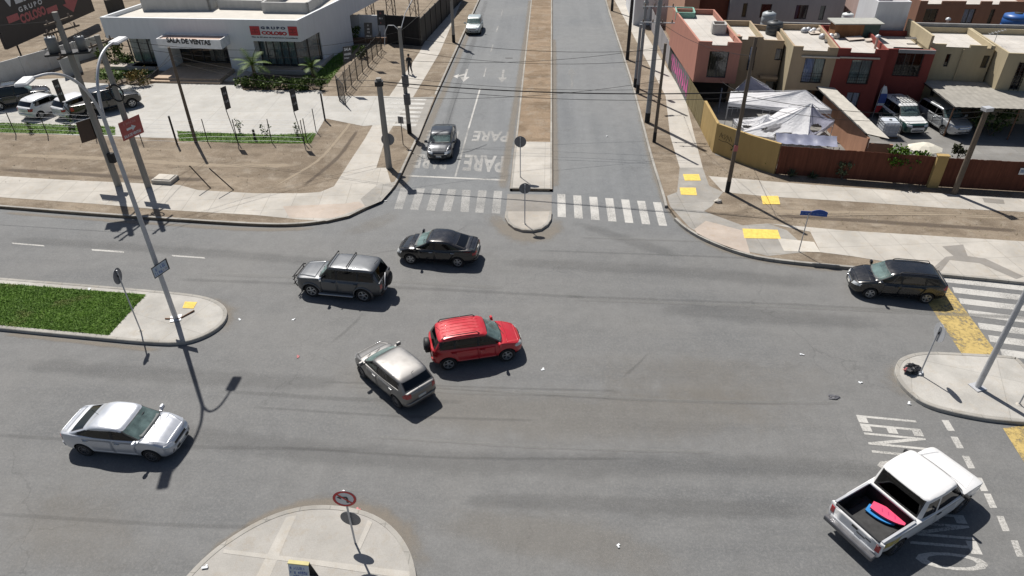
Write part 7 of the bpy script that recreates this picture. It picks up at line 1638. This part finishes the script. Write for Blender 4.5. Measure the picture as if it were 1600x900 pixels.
    for x in (xf, xr_):
        for s in (-1, 1): wheel(root, x, s * (W / 2 - .125), rw, S.get('rim', 'five'))
    # seats and dashboard
    zb_ = zt((xc + xr) / 2); d0 = xc - .42; put('dashboard', MB().rbox((d0 + .02, 0, zb_ + .03), (.46, W * .70, .10), .03), S.get('dash', M_DASH))
    for s in (-1, 1):
        m_ = MB().rbox((bp + .12, s * W * .2, zb_ + .12), (.16, .44, .36), .05); m_.rbox((bp + .08, s * W * .2, zb_ + .36), (.1, .24, .16), .04); put('seat', m_, M_SEAT)
    m_ = MB().rbox((max(bp - .85, x2 - .05), 0, zb_ + .1), (.16, W * .66, .34), .05); put('rear_seat', m_, M_SEAT)
    put('steering_wheel', MB().tube([(d0 - .28 + .06 * math.sin(a), W * .2 + .17 * math.cos(a), zb_ + .12 + .16 * math.sin(a)) for a in [i * math.pi / 6 for i in range(13)]], .015, 5), M_TRIM)
    if S.get('rails'):
        for s in (-1, 1):
            y = s * wr * .86; put('roof_rail', MB().tube([(x2 + .1, y, zroof(x2 + .1) + .01), (x2 + .2, y, H + .035), (0, y, H + .04 + .01), (x1 - .35, y, H + .03), (x1 - .25, y, zroof(x1 - .25) + .01)], .02, 6), M_TRIM)
    for xx in S.get('bars', []):
        put('roof_bar', MB().tube([(xx, -wr * 1.0, H - .02), (xx, -wr * .95, H + .08), (xx, wr * .95, H + .08), (xx, wr, H - .02)], .025, 6), M_TRIM)
    if S.get('ribs'):
        for k in range(5): y = (k - 2) * wr * .3; put('roof_rib', decal(gb, [(x2 + .15, y - .012), (x1 - .2, y - .012), (x1 - .2, y + .012), (x2 + .15, y + .012)], 'z', 1, .008, 8, 1, .01), pm)
    if S.get('spare'):
        z_, r_ = S['spare']; o = MB().lathe([(0, -.11), (r_ * .9, -.11), (r_, -.06), (r_, .08), (r_ * .9, .11), (r_ * .5, .13), (0, .13)], (0, 0, 0), 'x', 28); v = [(-L / 2 - .12 - p[0], p[1], p[2] + z_) for p in o.v]; o.v = v
        sp = put('spare_wheel', o, S.get('sparem', M_TYRE)); put('spare_cover', MB().lathe([(0, 0), (r_ * .58, 0), (r_ * .66, .03)], (-L / 2 - .275, 0, z_), 'x', 24), S.get('sparec', M_TRIM), sp)
    if S.get('ant', True): a0 = (x2 + .12, 0, zroof(x2 + .12) + .03); put('aerial', MB().tube([a0, (a0[0] - .18, 0, a0[2] + .22)], .008, 4), M_TRIM)
    if S.get('stripw'): pass
    if S.get('step'):
        for s in (-1, 1): put('side_step', MB().rbox((bp + .1, s * (W / 2 + .02), bc + .06), (1.75, .2, .05), .02), M_ALLOY)
    if S.get('arches'):
        for ax_ in (xf, xr_):
            for s in (-1, 1):
                m_ = MB(); vs = []
                for i in range(15):
                    th = R(-8 + 196 * i / 14)
                    for r_, y in ((rw * 1.16, W / 2 - .04), (rw * 1.17, W / 2 + .03), (rw * 1.38, W / 2 + .015), (rw * 1.40, W / 2 - .05)): vs.append((ax_ + r_ * math.cos(th), s * y, rw + r_ * math.sin(th)))
                m_.add(vs, [(i * 4 + k, i * 4 + 4 + k, i * 4 + 5 + k, i * 4 + k + 1) for i in range(14) for k in range(3)], 0, True); put('wheel_arch', m_, S['arches'])
    root['_h'] = 0; del root['_h']; return root, bvh, gb, zt
def side_place(f, r, W, side, z=0.0):
    """car centre and heading from the ground points under its visible front and rear wheel; side: +1 the car's left flank faces us, -1 its right"""
    F, B = at(*f, z).to_2d(), at(*r, z).to_2d(); d = (F - B).normalized(); n = Vector((-d.y, d.x)) * side; return (F + B) / 2 - n * (W / 2 - .05), math.atan2(d.y, d.x), (F - B).length
def sedan(L, W, H, wb, fo, paint, **k):
    h = L / 2; S = dict(L=L, W=W, H=H, wb=wb, fo=fo, rw=.315, paint=paint, xc=h - .86, xf1=h - 1.72, xr=-h + .30, xr1=-h + 1.20, bp=.05 + (h - 2.2) * .3, arch=.15,
        top=[(-h, .80), (-h + .06, .93), (-h + .2, 1.01), (-h + .5, 1.035), (-.3, .975), (h - .86, .945), (h - .55, .87), (h - .27, .75), (h - .09, .64), (h, .51)], head=(W * .21, W * .44, .57, .70), tail=(W * .26, W * .44, .74, .88), grille=(.40, .56, .64), pr=.78, pf=.40, deckq=(-h + .10, -h + .38), cp=.42, cp2=.34)
    S.update(k); return S
def hatch(L, W, H, wb, fo, paint, **k):
    h = L / 2; S = dict(L=L, W=W, H=H, wb=wb, fo=fo, rw=.31, paint=paint, xc=h - .84, xf1=h - 1.64, xr=-h + .08, xr1=-h + .50, bp=-.05, arch=.09, rr=1.08,
        top=[(-h, .92), (-h + .06, 1.0), (-h + .4, 1.02), (-.2, .97), (h - .86, .95), (h - .55, .89), (h - .24, .79), (h - .08, .69), (h, .57)], head=(W * .20, W * .44, .62, .76), tail=(W * .30, W * .45, .78, .99), grille=(.40, .60, .68), pr=.60, tailgate=(.56, .95), cp=.40, cp2=.30)
    S.update(k); return S
def suv(L, W, H, wb, fo, paint, **k):
    h = L / 2; S = dict(L=L, W=W, H=H, wb=wb, fo=fo, rw=.35, paint=paint, xc=h - 1.12, xf1=h - 1.75, xr=-h + .06, xr1=-h + .36, bp=.0, arch=.05, rr=1.22, bot=.28, wr=.78,
        top=[(-h, 1.0), (-h + .06, 1.08), (-h + .4, 1.10), (0, 1.07), (h - 1.12, 1.06), (h - .6, 1.0), (h - .22, .93), (h - .07, .82), (h, .70)], head=(W * .24, W * .44, .72, .86), tail=(W * .33, W * .46, .80, 1.02), grille=(.42, .70, .82), pr=.66, tailgate=(.62, 1.04), cp=.24, cp2=.20, pf=.52)
    S.update(k); return S
# 1 silver saloon, lower left
Sx = sedan(4.32, 1.72, 1.45, 2.63, .80, paint_car('silver_paint', (.50, .52, .56), .45, .33), rim='ten_dark', sg=M_SIDEG, gm=M_TRIM, rg=M_SIDEG, hm=M_CHROME, fr=1.05)
p, a, _ = side_place((240, 722), (133, 712), 1.74, -1); c0, bv, gb, zt0 = car('silver white four-door saloon on the left below the grass island', 'car', (p.x, p.y, 0), a, Sx)
# 2 red compact suv
Sx = suv(3.92, 1.75, 1.61, 2.52, .75, paint_car('red_paint', (.46, .012, .022), .1, .3), rim='five', trimz=.42, rails=True, ribs=True, spare=(.86, .33), sparem=M_TRIM, sparec=mat('spare_grey', (.10, .10, .10), .5), rw=.335, hm=paint_car('red_paint', (.46, .012, .022)), sg=M_SIDEL, arch=.12, fr=1.0, rr=1.05, wr=.80,
        top=[(-1.96, .95), (-1.90, 1.04), (-1.6, 1.07), (0, 1.02), (1.1, 1.00), (1.4, .94), (1.70, .85), (1.88, .74), (1.96, .62)], xc=1.16, xf1=.36, cpil=-1.0, head=(.42, .78, .66, .80), grille=(.40, .64, .75))
p, a, _ = side_place((795, 564), (703, 578), 1.75, -1); car('bright red compact SUV with spare wheel in the middle of the junction', 'car', (p.x, p.y, 0), a, Sx)
# 3 grey-beige hatchback
pg = paint_car('grey_beige_paint', (.20, .196, .192), .8, .46)
Sx = hatch(3.95, 1.68, 1.47, 2.45, .80, pg, rim='ten_dark', hm=M_CHROME, sg=M_SIDEG, rg=M_SIDEG)
p, a, _ = side_place((565, 588), (620, 636), 1.68, 1); car('grey beige hatchback turning away beside the red SUV', 'car', (p.x, p.y, 0), a, Sx)
# 4 grey four-wheel drive with roof bars
pgr = paint_car('grey_metal_paint', (.10, .105, .112), .75, .42)
Sx = suv(4.35, 1.74, 1.76, 2.62, .80, pgr, rim='five', rw=.37, bars=[.35, -.55], spare=(.98, .35), step=True, arches=pgr, trimz=.46, cpil=-1.05, sg=M_SIDEG, hm=M_TRIM, bump=M_TRIM, mir=M_CHROME, xc=.98, xf1=.46, fr=1.18, wr=.80, wg=.93,
        top=[(-2.17, 1.06), (-2.12, 1.12), (-1.7, 1.14), (0, 1.12), (.98, 1.12), (1.5, 1.09), (1.95, 1.05), (2.1, .98), (2.17, .84)])
p, a, _ = side_place((490, 464), (572, 472), 1.74, 1); g4, bv4, gb4, _ = car('old grey boxy four-wheel drive with roof bars and rear spare wheel', 'car', (p.x, p.y, 0), a, Sx)
m_ = MB()
for y in (-.52, .52): m_.tube([(2.2, y, .35), (2.32, y, .55), (2.3, y, .95), (2.15, y, 1.02)], .03, 6)
for z in (.55, .78, .95): m_.tube([(2.31, -.62, z), (2.33, .62, z)], .026, 6)
m_.build('bull_bar', M_TRIM, g4); m_ = MB(); m_.tube([(-2.2, .5, .6), (-2.27, .45, .9), (-2.26, .2, 1.4), (-2.24, .05, 1.15)], .028, 6); m_.tube([(-2.28, -.5, .6), (-2.27, .5, .62)], .03, 6); m_.build('spare_carrier', M_GALV, g4)
# 5 black saloon
Sx = sedan(4.28, 1.72, 1.43, 2.5, .82, paint_car('black_paint', (.008, .008, .010), 0, .2), rim='five', sg=M_SIDEG, hm=M_CHROME, rg=M_SIDEG)
p, a, _ = side_place((645, 413), (717, 418), 1.72, 1); car('glossy black saloon crossing in front of the median nose', 'car', (p.x, p.y, 0), a, Sx)
# 6 black estate at the right
pbl = paint_car('charcoal_black_paint', (.008, .008, .009), 0, .22)
Sx = hatch(4.2, 1.74, 1.46, 2.52, .84, pbl, rim='five', xr=-2.02, xr1=-1.62, cp=.34, cp2=.26, cpil=-1.02, rails=True, hm=pbl, bp=.04, gm=M_CHROME, sg=M_SIDEG, rg=M_SIDEG, head=(.40, .76, .60, .73))
p, a, _ = side_place((1359, 467), (1442, 474), 1.74, 1); car('black five-door car with roof rails leaving the yellow crossing bar', 'car', (p.x, p.y, 0), a, Sx)
# 7 dark car waiting on the avenue
Sx = sedan(4.5, 1.75, 1.46, 2.62, .88, paint_car('dark_slate_paint', (.03, .035, .043), .4, .3), rim='five', sg=M_SIDEL, hm=paint_car('dark_slate_paint', (.05, .06, .07)), xr=-1.95, xr1=-1.15, gm=M_TRIM, head=(.40, .78, .58, .72))
p = at(686, 254, 0); a = R(-89); car('dark slate saloon waiting at the stop line on the avenue', 'car', (p.x - math.cos(a) * 2.2, p.y - math.sin(a) * 2.2, 0), a, Sx)
# 8 far silver hatchback
Sx = hatch(3.8, 1.66, 1.5, 2.4, .78, paint_car('silver_teal_paint', (.42, .47, .47), .4, .3), rim='cover', sg=M_SIDEL, split=.62, paint2=paint_car('silver_teal_lower', (.30, .35, .35), .4, .3))
p = at(739, 56, 0); a = R(-90); car('small silver hatchback coming down the far avenue', 'car', (p.x - math.cos(a) * 1.85, p.y - math.sin(a) * 1.85, 0), a, Sx)
# 9 white pickup
Lp, Wp = 5.25, 1.92; a = R(31.3); h = Lp / 2; pw = paint_car('white_paint', (.66, .66, .66), 0, .35)
Sx = dict(L=Lp, W=Wp, H=1.96, wb=3.3, fo=.95, rw=.385, paint=pw, bot=.36, xc=h - 1.16, xf1=h - 1.84, xr=h - 3.50, xr1=h - 3.32, bp=h - 2.72, doors=1, arch=.05, rr=1.34, fr=1.5, wr=.90, wg=.975, P=6, tum=.98,
        top=[(-h, 1.10), (-h + .05, 1.15), (-h + .3, 1.16), (0, 1.16), (h - 1.16, 1.17), (h - .6, 1.14), (h - .22, 1.05), (h - .07, .96), (h, .80)], head=(Wp * .28, Wp * .46, .80, .98), hrise=0, tail=(Wp * .40, Wp * .475, .74, 1.04), grille=(.48, .78, .98), pr=.50, pf=.55, cp=.12, cp2=.12, tailgate=(.62, 1.12), rim='five_dark', blackpil=False, sg=M_SIDEG, rg=glass_mat('black_glass', (.05, .055, .055)), mir=M_TRIM, hm=M_TRIM, bump=M_GALV, ant=False, bed=(-h + .07, h - 3.62, Wp / 2 - .13, .62), rglass=(.04, .03), bon=.34)
fr_ = at(1373, 872, .55); d = Vector((math.cos(a), math.sin(a))); n = Vector((-d.y, d.x)); c = fr_.to_2d() + n * (Wp / 2) + d * (Lp / 2 - .06)
pk, bvp, gbp, _ = car('white long-cab pickup with a pink board in its open bed', 'pickup', (c.x, c.y, 0), a, Sx, name='pickup_truck')
MB().rbox(((-h + .07 + h - 3.62) / 2, 0, .632), (h - 3.62 + h - .07 - .03, Wp - .36, .02), .005).build('bed_floor', mat('bed_liner', (.035, .035, .036), .85, var=.35, scale=4), pk)
for s in (-1, 1): MB().rbox(((-h + h - 3.62) / 2 + .03, s * (Wp / 2 - .10), 1.185), (h - 3.62 + h - .1, .09, .05), .015).build('bed_rail', M_GALV, pk)
MB().rbox((-h + .05, 0, 1.17), (.08, Wp - .3, .05), .015).build('bed_rail', M_TRIM, pk); MB().rbox((h - 3.60, 0, 1.2), (.06, Wp - .25, .06), .015).build('bed_rail', M_GALV, pk)
MB().rbox((-h - .12, 0, .56), (.2, Wp - .1, .16), .03).build('step_bumper', M_ALLOYD, pk); MB().box((-h - .012, 0, .98), (.03, .2, .08)).build('tailgate_handle', M_TRIM, pk)
M_STK = mat('sticker_yellow', (.45, .36, .10), .6, var=.5, scale=7)
for s in (-1,): decal(bvp, [(-h + .12, .66), (-h + .85, .82), (-h + .95, 1.02), (-h + .2, .92)], 'y', s, .004, 5, 3, 0).build('sticker', M_STK, pk, recalc=False)
for y, z, w_ in ((-.25, .84, .3), (-.5, .9, .2)): decal(bvp, [(y - w_ / 2, z), (y + w_ / 2, z), (y + w_ / 2, z + .06), (y - w_ / 2, z + .06)], 'x', -1, .012, 2, 1, 0).build('badge', M_ALLOYD, pk, recalc=False)
def boogie(label, loc, rz, m, tilt, L=1.05, W=.47):
    root = thing('bodyboard', label, 'board', loc, rz); root.rotation_euler = (tilt[0], tilt[1], rz); o = []
    for i in range(9): t = i / 8; o.append((-L / 2 + L * t, W / 2 * (.72 + .28 * math.sin(math.pi * min(1, t * 1.15))) * (1 if t < .85 else 1 - (t - .85) * 3.2)))
    P = o + [(x, -y) for x, y in reversed(o)]; MB().prism(P, 0, .055).build('deck', m, root); mb = MB()
    for x in (-.2, 0, .2): mb.box((x, 0, .057), (.03, .16, .004), R(20))
    mb.build('print', mat('board_dark_pink', (.4, .03, .12), .6), root); return root
W2 = lambda x, y, z: (c.x + d.x * x + n.x * y, c.y + d.y * x + n.y * y, z)
boogie('bright pink bodyboard lying in the pickup bed', W2(-1.18, -.14, .80), a + R(-72), mat('board_pink', (.75, .07, .16), .5, var=.1), (R(-3), R(2))); boogie('blue bodyboard half hidden under the pink one in the pickup bed', W2(-1.32, -.02, .70), a + R(-74), mat('board_blue', (.02, .20, .50), .5), (R(2), 0), .9, .44)
# 10 white four-wheel drive with green lower body, at the houses
Sx = suv(4.55, 1.76, 1.78, 2.65, .82, paint_car('white_suv_paint', (.66, .67, .67), 0, .35), rim='five', rw=.36, split=.95, paint2=paint_car('dark_green_paint', (.015, .055, .05), .1, .35), cpil=-1.0, sg=M_SIDEG, fr=1.18, hm=M_TRIM, mir=M_TRIM, bump=M_TRIM, step=True, hood=paint_car('white_suv_paint', (.66, .67, .67)))
p = at(1429, 214, GZ); a = R(-84); wv, _, _, _ = car('white four-wheel drive with dark green lower body and roof rack at the red house', 'car', (p.x - math.cos(a) * 2.2, p.y - math.sin(a) * 2.2, GZ), a, Sx)
m_ = MB(); 
for y in (-.5, -.25, 0, .25, .5): m_.tube([(-.9, y, 1.90), (.55, y, 1.90)], .018, 5)
for x in (-.9, -.2, .55): m_.tube([(x, -.62, 1.76), (x, -.6, 1.92), (x, .6, 1.92), (x, .62, 1.76)], .02, 5)
m_.build('roof_rack', M_TRIM, wv)
# 11 silver people carrier under the carport
Sx = suv(4.5, 1.8, 1.66, 2.68, .92, paint_car('pale_silver_paint', (.44, .46, .48), .5, .3), rim='five', rw=.34, rails=True, cpil=-1.1, sg=M_SIDEG, hm=paint_car('pale_silver_paint', (.4, .4, .4)), gm=M_CHROME)
p = at(1500, 217, GZ); a = R(-80); car('silver SUV parked half under the grey carport roof', 'car', (p.x - math.cos(a) * 2.2, p.y - math.sin(a) * 2.2, GZ), a, Sx)
# 12-15 cars in the sales office car park
pwh = paint_car('white_small_paint', (.62, .63, .64), 0, .32)
Sx = hatch(3.85, 1.7, 1.5, 2.42, .78, pwh, rim='cover', sg=M_SIDEG, tail=(.52, .78, .74, 1.0), roof=pwh)
p = at(44, 188, GZ); a = R(72); car('left of two white hatchbacks in the office car park', 'car', (p.x + math.cos(a) * 1.85, p.y + math.sin(a) * 1.85, GZ), a, Sx)
Sx = hatch(4.0, 1.74, 1.55, 2.5, .8, paint_car('white_suv_small', (.64, .64, .65), 0, .32), rim='cover', sg=M_SIDEG, tail=(.58, .82, .76, .92))
p = at(96, 188, GZ); a = R(66); car('right of two white hatchbacks, next to the black crew-cab', 'car', (p.x + math.cos(a) * 1.9, p.y + math.sin(a) * 1.9, GZ), a, Sx)
pbk = paint_car('black_truck_paint', (.008, .009, .011), 0, .22); Lp, Wp = 5.2, 1.84; h = Lp / 2
Sx = dict(L=Lp, W=Wp, H=1.78, wb=3.05, fo=.88, rw=.37, paint=pbk, bot=.34, xc=h - 1.15, xf1=h - 1.8, xr=h - 3.62, xr1=h - 3.4, bp=h - 2.55, arch=.06, rr=1.16, fr=1.15, wr=.80, wg=.95, tum=.96, dr=h - 3.55, top=[(-h, 1.05), (-h + .05, 1.10), (-h + .3, 1.11), (0, 1.11), (h - 1.15, 1.11), (h - .7, 1.07), (h - .25, 1.0), (h - .08, .9), (h, .76)], head=(.5, .84, .78, .94), tail=(.74, .86, .72, 1.0), grille=(.45, .74, .92), cp=.12, cp2=.12, tailgate=(.6, 1.06), rim='five', sg=M_SIDEL, bed=(-h + .07, h - 3.72, Wp / 2 - .15, .62), ant=False)
F_, B_2 = at(205, 169, GZ).to_2d(), at(122, 188, GZ).to_2d(); d = (F_ - B_2).normalized(); n = Vector((-d.y, d.x)); c = F_ - d * 1.55 + n * (Wp / 2 - .1); a = math.atan2(d.y, d.x)
bt, _, _, _ = car('black crew-cab pickup parked at the right end of the car park row', 'pickup', (c.x, c.y, GZ), a, Sx, name='pickup_truck'); MB().rbox(((-h + .07 + h - 3.72) / 2, 0, 1.11), (h - 3.72 + h - .03, Wp - .3, .03), .01).build('bed_cover', mat('tonneau', (.03, .03, .032), .7), bt)
Sx = suv(4.8, 1.86, 1.72, 2.8, .9, paint_car('black_suv_paint', (.009, .010, .012), 0, .22), rim='five', rails=True, cpil=-1.15, sg=M_SIDEG, hm=M_CHROME)
p = at(30, 170, GZ); car('black SUV at the left end of the car park row', 'car', (p.x - .6, p.y + 1.0, GZ), R(35), Sx)
